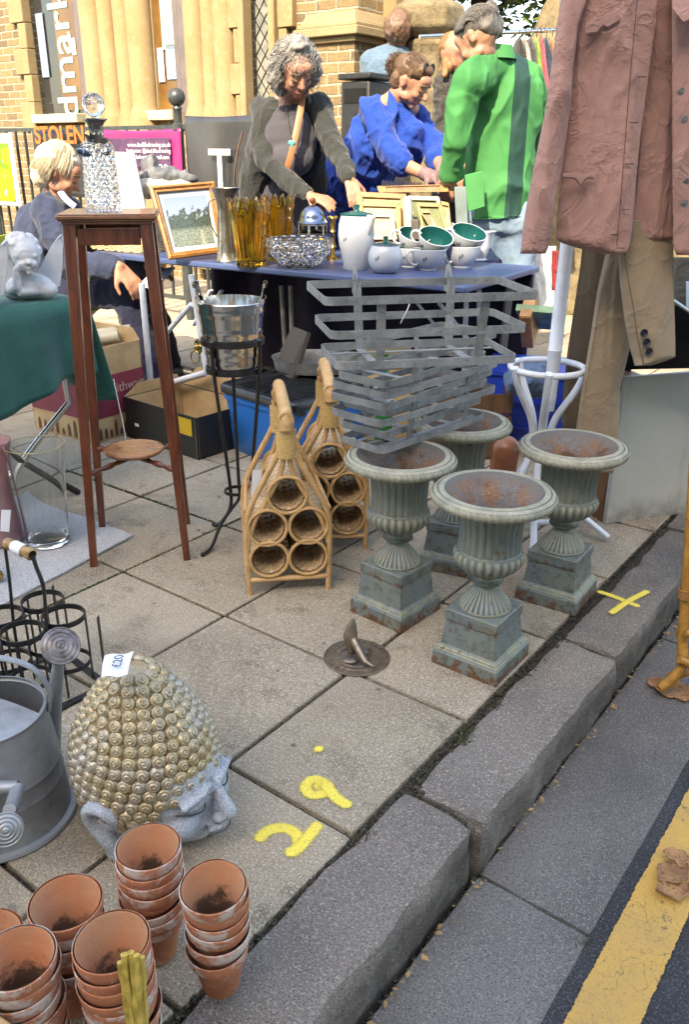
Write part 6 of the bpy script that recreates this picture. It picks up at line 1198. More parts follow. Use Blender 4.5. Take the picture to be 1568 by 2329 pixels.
# ---- man in denim, far back
hip = PZ(885, 330, 6.9); g = thing('person', 'person with short brown hair and faded denim shirt, far back by the stone pier', 'person', V((hip.x, hip.y, 0))); hc = PZ(905, 72, 6.85); m = MB(); P = headb(m, hc, (-.3, .95, -.1), (0, 0, 1), 1.05); nk = PZ(900, 108, 6.88); chest = PZ(880, 170, 6.9); limb(m, [hc-Z*.05, nk, chest, hip], [.055, .06, .12, .13]); fL, fR = V((hip.x-.1, hip.y, 0)), V((hip.x+.1, hip.y, 0)); legs(m, hip+V((-.08, 0, 0)), hip+V((.08, 0, 0)), fL, fR)
a0_, a1_ = PZ(842, 140, 6.9), PZ(920, 140, 6.9); limb(m, [a0_, a0_-Z*.3, a0_-Z*.55], [.05, .04, .03]); limb(m, [a1_, a1_-Z*.3, a1_-Z*.55], [.05, .04, .03]); hand(m, a0_-Z*.55, (0, .1, -1), (0, -1, 0)); hand(m, a1_-Z*.55, (0, .1, -1), (0, -1, 0), side=-1); fused(m, .011, 2).obj('body', M_skin, g, sharp=180)
m = MB(); m.ball(hc+V((.0, -.025, .025)), (.102, .112, .112)); fused(m, .011, 1, lambda p, n: fold(p, 25, (1, 1, .6), 1, .01)).obj('hair', hairmat('auburn hair', (.06, .032, .022), (.14, .08, .05)), g, sharp=180)
m = MB(); limb(m, [a0_, a0_-Z*.3, a0_-Z*.5], [.075, .06, .05]); limb(m, [a1_, a1_-Z*.3, a1_-Z*.5], [.075, .06, .05]); limb(m, [a0_, nk-Z*.04, a1_], [.08, .085, .08]); limb(m, [chest, hip], [.17, .16]); fused(m, .012, 2, lambda p, n: fold(p, 7, (1, 1, .4), 2, .01)).obj('shirt', cloth('denim shirt', (.08, .135, .20), (.11, .17, .24)), g, sharp=180)
mm = MB(); mm.cap(hip+V((-.08, 0, 0)), fL+Z*.08, .11, .07); mm.cap(hip+V((.08, 0, 0)), fR+Z*.08, .11, .07); fused(mm, .012, 2).obj('trousers', M_dkt, g, sharp=180); shoes(g, (fL, fR), M_blk, pi/2)
# ---- person in dark jacket with ginger hair
hip = PZ(1050, 430, 5.6); g = thing('person', 'person with long ginger hair in a black jacket, half hidden behind the man in green', 'person', V((hip.x, hip.y, 0))); hc = PZ(1036, 122, 5.5); m = MB(); P = headb(m, hc, (.4, -.8, -.4), (0, -.3, .9), 1.0); nk = PZ(1045, 150, 5.55); chest = PZ(1050, 250, 5.6); limb(m, [hc-Z*.05, nk, chest, hip], [.055, .06, .12, .13]); fL, fR = V((hip.x-.1, hip.y, 0)), V((hip.x+.1, hip.y, 0)); legs(m, hip+V((-.08, 0, 0)), hip+V((.08, 0, 0)), fL, fR)
s0 = PZ(1016, 195, 5.5); e0 = PZ(1010, 300, 5.45); w0 = PZ(1025, 380, 5.25); s1 = PZ(1095, 195, 5.6); e1_ = PZ(1105, 300, 5.6); w1 = PZ(1060, 380, 5.25); limb(m, [s0, e0, w0], [.05, .04, .03]); limb(m, [s1, e1_, w1], [.05, .04, .03]); limb(m, [s0, nk, s1], [.05, .05, .05]); hand(m, w0, (.1, -.4, -1), (0, -1, .3)); hand(m, w1, (-.1, -.4, -1), (0, -1, .3), side=-1); fused(m, .011, 2).obj('body', M_skin, g, sharp=180)
M_hgi = hairmat('ginger hair', (.11, .05, .015), (.20, .10, .035)); m = MB(); m.ball(hc+V((-.01, .03, .03)), (.088, .095, .09)); limb(m, [hc+V((-.04, .03, 0)), PZ(1020, 150, 5.45), PZ(1010, 172, 5.40)], [.045, .032, .015]); m.ball(hc+V((0, .07, -.08)), (.08, .05, .09)); fused(m, .010, 1, lambda p, n: fold(p, 24, (1, 1, .3), 1, .01)).obj('hair', M_hgi, g, sharp=180)
m = MB(); limb(m, [s0, e0, e0.lerp(w0, .9)], [.078, .062, .05]); limb(m, [s1, e1_, e1_.lerp(w1, .9)], [.078, .062, .05]); limb(m, [s0, nk-Z*.05, s1], [.08, .085, .08]); limb(m, [chest, hip], [.17, .17]); fused(m, .011, 2, lambda p, n: fold(p, 14, (1, 1, 1.6), 2, .014)).obj('jacket', cloth('black twill', (.028, .026, .024), (.045, .04, .036), .6), g, sharp=180)
mm = MB(); mm.cap(hip+V((-.08, 0, 0)), fL+Z*.08, .11, .07); mm.cap(hip+V((.08, 0, 0)), fR+Z*.08, .11, .07); fused(mm, .012, 2).obj('trousers', M_dkt, g, sharp=180); shoes(g, (fL, fR), M_blk)
# ---- seated man at the left
hip = PZ(118, 625, 4.85); hip.z = .52; g = thing('person', 'seated person with straight fair hair in a navy jacket, behind the plant stand', 'person', V((hip.x, hip.y, 0))); hc = PZ(132, 392, 4.62); fwd = V((.75, .15, -.45)); up = V((.3, .1, .9)); m = MB(); P = headb(m, hc, fwd, up, 1.06); nk = PZ(122, 452, 4.66); chest = PZ(118, 540, 4.78); shR = PZ(112, 488, 4.52); shL = PZ(150, 480, 4.92)
kn = V((hip.x+.50, hip.y-.30, .52)); kn2 = V((hip.x+.52, hip.y-.02, .52)); f1 = V((kn.x+.10, kn.y-.06, 0)); f2 = V((kn2.x+.12, kn2.y-.02, 0)); elR = PZ(160, 600, 4.40); wrR = PZ(270, 607, 4.28); elL = PZ(230, 590, 4.8); wrL = PZ(335, 605, 4.5)
limb(m, [hc-Z*.05, nk, chest, hip], [.06, .065, .13, .13]); limb(m, [hip+V((0, -.08, 0)), kn, f1+Z*.09], [.085, .06, .045]); limb(m, [hip+V((0, .08, 0)), kn2, f2+Z*.09], [.085, .06, .045]); limb(m, [shR, elR, wrR], [.05, .042, .03]); limb(m, [shL, elL, wrL], [.05, .042, .03]); limb(m, [shR, nk, shL], [.05, .06, .05])
hand(m, wrR, (.55, -.05, -.65), (.5, -.7, .5), 1.15, .3, 1); hand(m, wrL, (.8, -.2, -.2), (0, 0, 1), 1.0, .3, -1); fused(m, .0085, 2).obj('body', M_skin, g, sharp=180); facelines(g, P)
f0 = fwd.normalized(); u0_ = (up-f0*up.dot(f0)).normalized(); r0_ = f0.cross(u0_); M_hf = hairmat('fair hair', (.34, .26, .15), (.52, .45, .33)); m = MB()
for a, b, d, rr in ((-.028, 0, .040, (.110, .094, .090)), (-.06, 0, -.03, (.065, .088, .085)), (.03, 0, .09, (.05, .06, .03))): m.ball(hc+f0*a+r0_*b+u0_*d, rr, 14, Matrix((f0, r0_, u0_)).transposed())
fused(m, .009, 1, lambda p, n: fold(p, 24, (1, 1, .3), 1, .007)).obj('hair', M_hf, g, sharp=180)
def cf_(i, rnd):
    a = rnd.uniform(1.5, 4.8); out = []; L = rnd.uniform(.16, .22)
    if rnd.random() < .25: a = rnd.uniform(0, 6.28); L = .09
    for j in range(9): q = j/8; th = pi/2-q*1.5; dr = (f0*cos(a)+r0_*sin(a))*cos(th)*.95+u0_*sin(th); p = hc-f0*.025+u0_*.035+dr*(.108+.004*sin(i)); p -= u0_*max(0, q-.55)*L*1.0; out.append(p+V((rnd.gauss(0, .0015),)*3))
    return out
strands('hair_strands', g, P, M_hf, 850, cf_, .002, 8)
M_navy = cloth('navy jacket cloth', (.030, .042, .085), (.022, .030, .062), .8, 500, 10); m = MB(); limb(m, [shR, elR, elR.lerp(wrR, .88)], [.095, .080, .055]); limb(m, [shL, elL, elL.lerp(wrL, .9)], [.085, .075, .055]); limb(m, [shR, nk-Z*.06, shL], [.095, .10, .095]); limb(m, [chest+Z*.02, hip], [.19, .19]); fused(m, .011, 3, lambda p, n: fold(p, 8, (1, 1, .8), 5, .016)).obj('jacket', M_navy, g, sharp=180)
m = MB(); m.tube(bez([PZ(138, 438, 4.55), PZ(152, 455, 4.52), PZ(170, 470, 4.53)], 5), .022, 8, flat=.5); m.obj('shirt_collar', mat('checked shirt', (.50, .52, .66), (.22, .25, .42), 70, rough=.8), g)
m = MB(); limb(m, [hip+V((0, -.08, 0)), kn, f1+Z*.09], [.115, .088, .07]); limb(m, [hip+V((0, .08, 0)), kn2, f2+Z*.09], [.115, .088, .07]); fused(m, .012, 2, lambda p, n: fold(p, 8, (1, 1, 1), 5, .012)).obj('trousers', cloth('navy trousers', (.010, .012, .035), (.016, .018, .05)), g, sharp=180); shoes(g, (f1, f2), M_blk, -.3)
c_ = V((hip.x, hip.y, 0)); gch = thing('folding_chair', 'lime green folding chair under the seated person', 'chair', c_); M_lime = mat('lime canvas', (.52, .60, .05), (.42, .48, .04), 9, rough=.7); m = MB(); m.box(c_+V((.0, 0, .385)), (.46, .46, .02)); m.obj('seat', M_lime, gch, bevel=.005); m = MB(); m.bar(D(42, 575, 4.7), D(52, 500, 4.75), .045, .01); m.obj('armrest', M_lime, gch); m = MB(); m.box(c_+V((-.24, 0, .62)), (.012, .44, .34), Matrix.Rotation(-.2, 3, 'Y')); m.obj('backrest', M_lime, gch, bevel=.004)
for sy in (-1, 1):
    for a, b in ((-.22, .22), (.22, -.22)): m = MB(); m.tube([c_+V((a, sy*.22, .005)), c_+V((b, sy*.22, .40))], .010, 8); m.obj('leg', mat('grey tube', (.22, .22, .23), rough=.35, metal=.6) if a < 0 and sy < 0 else M_gryl, gch)
pp = [D(318, 650, 4.30), D(352, 618, 4.5), D(398, 612, 4.5), D(352, 660, 4.28)]; m = MB(); m.prism(pp, (0, 0, .012)); o = m.obj('papers', M_paper, org=pp[0]); tag(o, 'white papers held on the lap of the seated person', 'papers')
# ================================================================ hat stand
hs = thing('hat_stand', 'white bentwood hat stand carrying the mauve jacket and beige coat', 'hat stand', V((.66, 2.64, 0))); pc = V((.665, 2.64, 0))
ptop = D(1305, 300, 2.72); m = MB(); pb = V((.655, 2.64, .36)); dirp = (D(1292, 560, 2.70)-D(1258, 860, 2.66)); b1 = D(1252, 900, 2.66); m.tube([b1-dirp*.12, b1, b1+dirp*.35, b1+dirp*.36, b1+dirp*.37, b1+dirp, b1+dirp*2.2], [.018, .0215, .0215, .0245, .0215, .021, .019], 20); m.obj('pole', M_wht, hs)
pt0 = b1+dirp*3.05; m = MB(); m.tube([b1+dirp*2.1, pt0], [.0195, .0175], 16); m.ball(pt0+Z*.02, .028, 14)
for k_ in range(4): a_ = k_*pi/2+.6; dq = V((cos(a_), sin(a_), 0)); m.tube(bez([pt0-Z*.16, pt0-Z*.14+dq*.09, pt0-Z*.02+dq*.15, pt0+Z*.04+dq*.12], 6), .010, 8); m.tube(bez([pt0-Z*.17, pt0-Z*.20+dq*.07, pt0-Z*.17+dq*.12, pt0-Z*.13+dq*.11], 6), .009, 8)
m.obj('hooks', M_wht, hs); rc = D(1246, 836, 2.66); m = MB(); m.tube([rc+V((cos(a)*.118, sin(a)*.118, 0)) for a in [2*pi*i/40 for i in range(40)]], .0105, 10, closed=True); m.obj('umbrella_ring', M_wht, hs)
for i, a in enumerate((-2.75, -1.75, -.35, 1.1, 2.2)):
    d = V((cos(a), sin(a), 0)); q = V((rc.x, rc.y, 0)); m = MB(); m.tube(bez([q+d*.125+Z*(rc.z+.01), q+d*.10+Z*.52, q+d*.045+Z*.42, q+d*.030+Z*.34, q+d*.045+Z*.25, q+d*.13+Z*.12, q+d*.26+Z*.02], 6), .0145, 10, flat=.8); m.obj('leg', M_wht, hs)
m = MB(); q = V((rc.x, rc.y, 0)); m.tube([q+V((cos(a)*.15, sin(a)*.15, .10)) for a in [2*pi*i/40 for i in range(40)]], .010, 10, closed=True); m.obj('lower_ring', M_wht, hs)
# ================================================================ garments
M_mauve = cloth('mauve cotton', (.41, .235, .205), (.34, .19, .165), cr=11); M_beige = cloth('beige wool', (.29, .225, .155), (.235, .18, .125), .95, 500, 7)
j0 = D(1400, 300, 2.46); jk = thing('mauve_jacket', 'dusty mauve work jacket with buttoned front hanging open on the hat stand', 'jacket', V((j0.x, j0.y, .95)))
jr = [(-60, 1330, 1640), (60, 1300, 1640), (180, 1296, 1640), (330, 1290, 1640), (430, 1280, 1640), (500, 1270, 1640), (545, 1266, 1640), (556, 1266, 1640)]
# left front panel with slanting hem : outline (y,xl,xr)
pl = [(-185, 1440, 1490), (-160, 1392, 1500), (-110, 1350, 1502), (-60, 1332, 1500), (0, 1318, 1496), (60, 1306, 1492), (160, 1298, 1478), (300, 1288, 1460), (420, 1276, 1447), (500, 1268, 1440), (548, 1266, 1434), (560, 1300, 1432), (572, 1345, 1428), (578, 1380, 1420)]
garment('back_panel', [(-190, 1430, 1560), (-165, 1385, 1610), (-110, 1345, 1640), (-60, 1340, 1640), (200, 1310, 1640), (440, 1300, 1640), (520, 1290, 1640), (535, 1290, 1640)], M_mauve, jk, lambda u, v: 2.56, bul=.015, sd=4)
garment('front_panel', pl, M_mauve, jk, lambda u, v: 2.44-.03*u, bul=.028, amp=.013, sd=1, nv=90, nu=44)
garment('inner_facing', [(-60, 1490, 1540), (100, 1480, 1532), (300, 1462, 1530), (450, 1448, 1530), (520, 1440, 1531), (532, 1437, 1533), (545, 1470, 1533)], M_mauve, jk, lambda u, v: 2.45, bul=.008, amp=.007, sd=8)
garment('front_panel', [(-185, 1530, 1585), (-160, 1530, 1635), (-110, 1530, 1672), (-60, 1530, 1680), (200, 1530, 1680), (420, 1531, 1680), (560, 1532, 1680), (580, 1540, 1680)], M_mauve, jk, lambda u, v: 2.40+.06*u, bul=.03, amp=.010, sd=11)
rrow = [(-150, 1650, 1668), (-110, 1650, 1690), (-40, 1655, 1715), (150, 1675, 1740), (380, 1700, 1775), (560, 1720, 1800), (577, 1722, 1800)]
garment('sleeve', rrow, M_mauve, jk, lambda u, v: 2.46-.02*v, bul=.035, amp=.009, sc=13, sd=7, st=(1, 1, .5))
hm = MB(); ht_ = D(1495, -215, 2.50); hm.tube(bez([D(1370, -150, 2.50), D(1430, -185, 2.50), ht_, D(1560, -185, 2.50), D(1640, -150, 2.50)], 5), .012, 8); hm.tube(bez([ht_, ht_+Z*.05, ht_+V((-.02, 0, .08)), ht_+V((-.045, 0, .07))], 5), .003, 6); hm.obj('hanger', M_cane, jk)
sl_rows = [(-150, 1352, 1372), (-115, 1318, 1368), (-60, 1285, 1350), (0, 1277, 1335), (60, 1268, 1316), (150, 1255, 1306), (260, 1240, 1298), (380, 1215, 1280), (470, 1198, 1262), (520, 1190, 1258), (560, 1186, 1250), (577, 1184, 1242)]
garment('sleeve', sl_rows, M_mauve, jk, lambda u, v: 2.42-.02*v, bul=.035, amp=.009, sc=13, sd=2, st=(1, 1, .5))
M_mdk = cloth('mauve seam', (.10, .048, .048), (.08, .04, .04)); M_btn = mat('grey button', (.16, .15, .15), (.08, .075, .075), 90, rough=.3); M_seam = M_mdk
def flap(pts, Y0, name='pocket_flap'):
    m = MB(); q = [D(x, y, Y0) for x, y in pts]; m.prism(q, (0, .004, 0)); m.obj(name, M_mauve, jk, bevel=.001)
flap([(1334, 52), (1408, 22), (1412, 44), (1384, 62), (1372, 56), (1360, 72), (1334, 76)], 2.385); flap([(1282, 394), (1350, 396), (1350, 404), (1334, 404), (1322, 420), (1310, 404), (1282, 402)], 2.385)
m = MB(); 
def seam(m, pts, Y0, r=.0011): m.tube(bez([D(x, y, Y0) for x, y in pts], 5), r, 5)
seam(m, [(1455, -40), (1437, 150), (1425, 300), (1416, 420), (1404, 560)], 2.383); m.obj('seam', M_seam, jk)
m = MB(); seam(m, [(1334, 78), (1350, 78), (1360, 75), (1373, 60), (1386, 66), (1410, 48)], 2.381, .0016); m.obj('pocket_edge', M_seam, jk); m = MB(); seam(m, [(1282, 404), (1309, 407), (1322, 423), (1335, 407), (1352, 407)], 2.381, .0016); m.obj('pocket_edge', M_seam, jk)
for x, y in ((1462, 176), (1443, 280), (1434, 374), (1425, 478), (1412, 573-8), (1400, 665-130)):
    m = MB(); p = D(x, y, 2.381); m.bar(p-V((.010, 0, -.001)), p+V((.010, 0, .001)), .0035, .002); m.obj('buttonhole', mat('dark hole', (.02, .012, .012), rough=1), jk)
for x, y, r in ((1550, 208, .009), (1558, 272, .0095), (1562, 412, .008), (1558, 463, .010)):
    m = MB(); p = D(x, y, 2.345); R = Matrix.Rotation(pi/2, 3, 'X'); m.lathe([(.001, 0), (r, 0), (r, .002), (r*.8, .003), (r*.7, .0018), (r*.25, .0018), (.001, .0026)], p, 24, R); m.obj('button', M_btn, jk)
m = MB(); q = [D(1530, -20, 2.36), D(1640, -40, 2.36), D(1640, 12, 2.34), D(1556, 52, 2.335), D(1532, 20, 2.34)]; m.prism(q, (0, .008, 0)); m.obj('collar', M_mauve, jk, bevel=.002)
# beige coat
bcg = thing('beige_coat', 'long beige wool coat hanging below the jacket with three dark cuff buttons', 'coat', D(1400, 900, 2.56))
garment('coat_back', [(520, 1330, 1430), (600, 1322, 1430), (800, 1292, 1400), (900, 1282, 1390), (960, 1278, 1380), (985, 1285, 1375)], cloth('beige lining', (.17, .125, .085), (.13, .095, .06), .9, 400, 8), bcg, lambda u, v: 2.78, bul=.03, amp=.02, st=(1, 1, .06), sc=10)
garment('coat_skirt', [(500, 1380, 1440), (580, 1378, 1440), (660, 1360, 1445), (760, 1345, 1440), (880, 1325, 1412), (1000, 1308, 1408), (1060, 1308, 1400), (1075, 1330, 1396)], M_beige, bcg, lambda u, v: 2.60-.05*v, bul=.035, amp=.016, st=(1, 1, .07), sc=9, sd=3)
garment('sleeve', [(500, 1400, 1532), (560, 1406, 1533), (650, 1412, 1534), (740, 1424, 1537), (800, 1436, 1538), (812, 1440, 1538), (822, 1442, 1515), (832, 1445, 1480)], M_beige, bcg, lambda u, v: 2.48-.04*v, bul=.035, amp=.005, sd=6, sc=7, nv=80)
m = MB(); seam(m, [(1418, 520), (1428, 620), (1442, 700), (1452, 770), (1466, 828)], 2.405, .0016); m.obj('seam', mat('beige seam', (.10, .075, .045), rough=1), bcg)
for x, y in ((1466, 757), (1472, 778), (1477, 799)):
    m = MB(); p = D(x, y, 2.405); R = Matrix.Rotation(pi/2, 3, 'X') ; m.lathe([(.001, 0), (.0105, 0), (.0115, .002), (.0105, .0045), (.0085, .0042), (.007, .0025), (.003, .0025), (.001, .003)], p, 24, R); bt = m.obj('cuff_button', mat('horn button', (.012, .015, .028), rough=.2), bcg)
# ================================================================ grey cabinet panel, black table at right
a, b = G(1378, 1192), G(1650, 1155); ex_ = (b-a).normalized(); ey_ = V((-ex_.y, ex_.x, 0)); ztop = D(1400, 850, a.y+.05).z
g = thing('door_panel', 'large pale grey painted panel with a bare wooden edge standing on the pavement', 'panel', a)
t = NT('grey paint'); c = t.mix(t.ramp(t.noise(2.2, 5, .6), .3, .7), (.50, .50, .46), (.41, .41, .385)); c = t.mix(t.ramp(t.noise(60, 6, .7), .66, .72), c, (.16, .155, .13)); c = t.mix(t.math('MULTIPLY', t.ramp(t.noise(9, 6, .75, scl=(1, 1, .15)), .54, .70), .4), c, (.24, .22, .18)); c = t.mix(t.math('MULTIPLY', t.ramp(t.sep()[2], .10, .0), t.ramp(t.noise(14, 5, .7), .3, .6)), c, (.16, .14, .11)); t.set(Base_Color=c, Roughness=.5); t.bump(t.noise(5, 3), .004); M_gp = t.m
m = MB(); m.prism([a, b, b+Z*ztop, a+Z*ztop], ey_*.02); m.obj('panel_face', M_gp, g, bevel=.002)
m = MB(); a2 = a+ey_*.021-ex_*.0; m.prism([a2-ex_*.001, a2+ex_*.10, a2+ex_*.10+Z*(ztop-.01), a2+Z*(ztop-.01)], ey_*.14); m.obj('wooden_edge', wood('raw wood edge', (.22, .10, .035), (.13, .055, .02), .5), g)
g = thing('black_case', 'black case lid with silver edging behind the beige sleeve', 'case', D(1520, 800, 2.70)); m = MB(); q = [D(1400, 842, 2.62), D(1720, 835, 2.62), D(1720, 790, 2.62), D(1530, 690, 2.75), D(1400, 640, 2.85)]; m.prism(q, (0, .12, 0)); m.obj('case', mat('black leatherette', (.006, .006, .007), rough=.8, spec=.05), g, bevel=.004)
m = MB(); m.tube([D(1530, 682, 2.70), D(1580, 716, 2.68), D(1700, 795, 2.62)], .006, 8); m.obj('edging', M_steel, g)
for q_ in ((1450, 700, 2.86), (1700, 800, 2.76)): m = MB(); p_ = D(*q_); m.tube([V((p_.x, p_.y, .005)), p_], .012, 8); m.obj('leg', M_blk, g)
for (x0, y0_, x1, y1_, Yc, M_, nm, lb) in ((1530, 585, 1620, 700, 3.0, cloth('olive cloth', (.16, .145, .12), (.11, .10, .085)), 'hanging_trousers', 'olive grey trousers seen at the right edge below the jacket'), (1562, 640, 1640, 700, 2.9, M_paper, 'white_shirt', 'sliver of white cloth at the right edge')):
    o, _ = garment(nm, [(y0_, x0, x1), (y1_, x0, x1)], M_, None, lambda u, v: Yc, bul=.04, nv=20, nu=14); tag(o, lb, 'clothing')
# boots
M_tan = mat('tan leather', (.27, .10, .045), (.17, .06, .028), 14, rough=.32, bump=.001)
def boot(c, yaw, label, M_):
    m = MB(); P = lambda x, y, z: c+rz(yaw) @ V((x, y, z)); m.cap(P(0, 0, .07), P(0, .01, .26), .045, .052); m.cap(P(0, 0, .045), P(.11, 0, .035), .045, .034); m.cap(P(.11, 0, .033), P(.17, 0, .028), .036, .026)
    m = fused(m, .006, 3, lambda p, n: nz(p, 22)*.003); g = thing('boot', label, 'boot', c, 'leather boots'); m.obj('upper', M_, g, sharp=180); s = MB(); s.prism([P(-.05, -.038, 0), P(.06, -.036, 0), P(.17, -.03, 0), P(.205, 0, 0), P(.17, .03, 0), P(.06, .036, 0), P(-.05, .038, 0)], Z*.012); s.obj('sole', M_blk, g)
boot(V((.56, 2.78, 0)), -1.7, 'tan leather boot standing behind the urns under the hat stand', M_tan); boot(V((.47, 2.95, 0)), -1.4, 'dark brown leather boot behind the tan one', mat('dark boot', (.035, .015, .012), rough=.35))
# blue crate with books and denim
c = D(1215, 838, 3.6); c.z = 0; g = thing('blue_crate', 'bright blue plastic crate of books behind the hat stand', 'crate', c+V((.08, .1, 0))); M_bc = mat('blue crate plastic', (.01, .05, .42), (.01, .04, .33), 8, rough=.35); cc_ = V((g['_o'][0], g['_o'][1], .0)); openbox(g, cc_, (.96, -.28, 0), (.28, .96, 0), .50, .36, .345, M_bc, th=.01)
m = MB(); 
for z in (.34, .22, .10): m.box(cc_+V((0, 0, z)), (.52, .38, .016), rz(-.284))
m.obj('rim', M_bc, g)
for i, (x, y, dx, ang, col, lb) in enumerate(((1225, 722, .0, .5, (.14, .25, .14), 'green covered book on top of the blue crate'), (1206, 728, .0, .9, (.32, .16, .06), 'brown book leaning in the blue crate'))):
    p = D(x, y, 3.62); m = MB(); R = rz(-.4) @ Matrix.Rotation(-ang, 3, 'X'); m.box(p, (.16, .22, .03) if not i else (.05, .2, .14), R); m.box(p+R @ V((.004, 0, 0)), (.155, .214, .024) if not i else (.044, .19, .145), R); o = m.obj('book', mat('book %d' % i, col, tuple(v*1.6 for v in col), 16, rough=.5), org=p, bevel=.002); tag(o, lb, 'book')
clump('denim_bundle', 'crumpled blue denim on the ground by the blue crate', 'clothing', [(D(1205, 868, 3.35), (.10, .08, .06)), (D(1225, 850, 3.4), (.08, .06, .05))], cloth('denim', (.06, .11, .20), (.10, .16, .27)), .008, .02)
o, _ = garment('white_trousers', [(560, 1190, 1266), (620, 1165, 1262), (700, 1145, 1262), (712, 1150, 1258)], cloth('white cotton', (.70, .68, .66), (.62, .60, .58), .85), None, lambda u, v: 4.9, bul=.06, amp=.02, nv=30); tag(o, 'white cotton garments draped at the back between the man and the hat stand', 'clothing')
o, _ = garment('red_cloth', [(570, 1256, 1272), (660, 1256, 1268)], cloth('red cotton', (.30, .02, .02), (.22, .015, .015)), None, lambda u, v: 4.4, bul=.03, nv=16, nu=10); tag(o, 'strip of red cloth beside the white hat stand pole', 'clothing')
p = V((.95, 3.9, 0)); g = MB(); g.box(p+Z*.10, (.5, .3, .2), rz(-.4)); o = g.obj('dark_box', mat('brown clutter', (.07, .05, .03), (.14, .06, .03), 14, rough=.8), org=p, bevel=.01); tag(o, 'low brown box behind the blue crate', 'box')
# cane furniture leg at the right edge, on the road
M_cane2 = wood('golden cane', (.48, .25, .05), (.33, .15, .03), .35, 14, axis=(3, 3, 3)); zr = -.118
a = G(1490, 1578, zr+.01); g = thing('cane_table', 'golden cane table whose bound corner leg stands in the gutter at the right edge', 'cane furniture', V((a.x+.25, a.y+.1, zr)))
L0 = D(1552, 1480, a.y+.02); T0 = D(1568, 1240, a.y+.06); m = MB(); m.tube([L0, L0.lerp(T0, .5), T0, T0+(T0-L0)*1.0], .0125, 12); m.obj('leg', M_cane2, g)
TT = T0+(T0-L0)*1.0
for of in ((.33, .36), (.62, .12), (.36, -.26)): m = MB(); o2 = V((of[0], of[1], 0)); m.tube([V((L0.x+of[0]*.95, L0.y+of[1]*.95, zr+.01)), TT+o2*.93], .0125, 10); m.obj('leg', M_cane2, g)
m = MB(); m.prism([TT+V((-.0, .0, .0)), TT+V((.34, -.25, 0)), TT+V((.60, .12, 0)), TT+V((.31, .35, 0))], (0, 0, .022)); m.obj('table_top', M_cane2, g, bevel=.004)
m = MB(); m.tube(bez([L0+V((0, 0, .02)), D(1550, 1520, a.y), D(1500, 1568, a.y)], 6), [.013]*12+[.012], 12); m.obj('foot', M_cane2, g); m = MB()
m.tube(bez([D(1500, 1565, a.y-.01), D(1530, 1545, a.y+.01), D(1570, 1530, a.y+.02), D(1640, 1520, a.y+.05)], 6), .0085, 10); m.tube(bez([D(1545, 1500, a.y-.012), D(1570, 1512, a.y-.012), D(1600, 1545, a.y-.01), D(1640, 1560, a.y)], 6), .010, 10); m.tube([D(1560, 1440, a.y), D(1640, 1436, a.y+.03)], .0085, 10); m.tube([D(1566, 1352, a.y+.03), D(1640, 1352, a.y+.05)], .0085, 10); m.obj('rail', M_cane2, g); m = MB()
for (x, y) in ((1554, 1440), (1560, 1350), (1555, 1500), (1532, 1545)):
    c = D(x, y, a.y+.035 if y < 1480 else a.y+.004); dd = (T0-L0).normalized()
    for k in range(-2, 3): p = c+dd*k*.0055; m.tube([p+V((cos(q)*.0150, sin(q)*.0150, 0)) for q in [2*pi*i/16 for i in range(16)]], .0026, 6, closed=True)
m.obj('binding', mat('dark cane binding', (.30, .13, .03), rough=.4), g)
# fallen leaves
def leaf(c, L, yaw, label, seed, col1=(.42, .22, .10), col2=(.26, .12, .05), lift=.02, group='dead leaves on the road'):
    rnd = random.Random(seed); rows = []; out = lambda v, s: L*.30*max(0, sin(pi*v))**.8*(1+.42*abs(sin(v*9+seed))-.2)
    for i in range(15):
        v = i/14; r = []
        for j in range(9):
            s = j/4-1; w_ = out(v, s); x = L*(v-.5); y = w_*s; z = .002+.55*lift*(abs(s)**1.5*.5*(.6+.4*sin(v*7+seed)) + .7*(2*v-1)**2*.4)+.004*noise.noise(V((v*5, s*3, seed))); r.append(c+rz(yaw) @ V((x, y, max(.001, z))))
        rows.append(r)
    m = MB(); m.sheet(rows, .0006); t_ = M_leaf; o = m.obj('dead_leaf', t_, org=c, sharp=180); tag(o, label, 'leaf', group)
M_leaf = mat('dead leaf', (.36, .19, .085), (.20, .095, .04), 22, rough=.75, bump=.004, bsc=60, c3=(.14, .07, .03), sc3=120, lo3=.55, hi3=.62)
def gr(x, y): p = G(x, y, zr+.004); return p
leaf(gr(1545, 1575), .13, -.12, 'large tan leaf lying flat beside the cane foot', 3, lift=.025); leaf(gr(1490, 1555), .06, .8, 'small curled leaf under the cane foot', 9); 
leaf(gr(1530, 1992)+Z*.002, .085, .5, 'upper curled brown leaf of the clump on the yellow line', 5, lift=.035); leaf(gr(1548, 1960)+Z*.004, .07, -.5, 'back leaf of the clump on the yellow line', 6, lift=.03); leaf(gr(1532, 2030)+Z*.003, .075, .15, 'front leaf of the clump on the yellow line', 7, lift=.03); leaf(G(1425, 1500, -.10), .03, .7, 'tiny leaf caught at the foot of the kerb', 8)
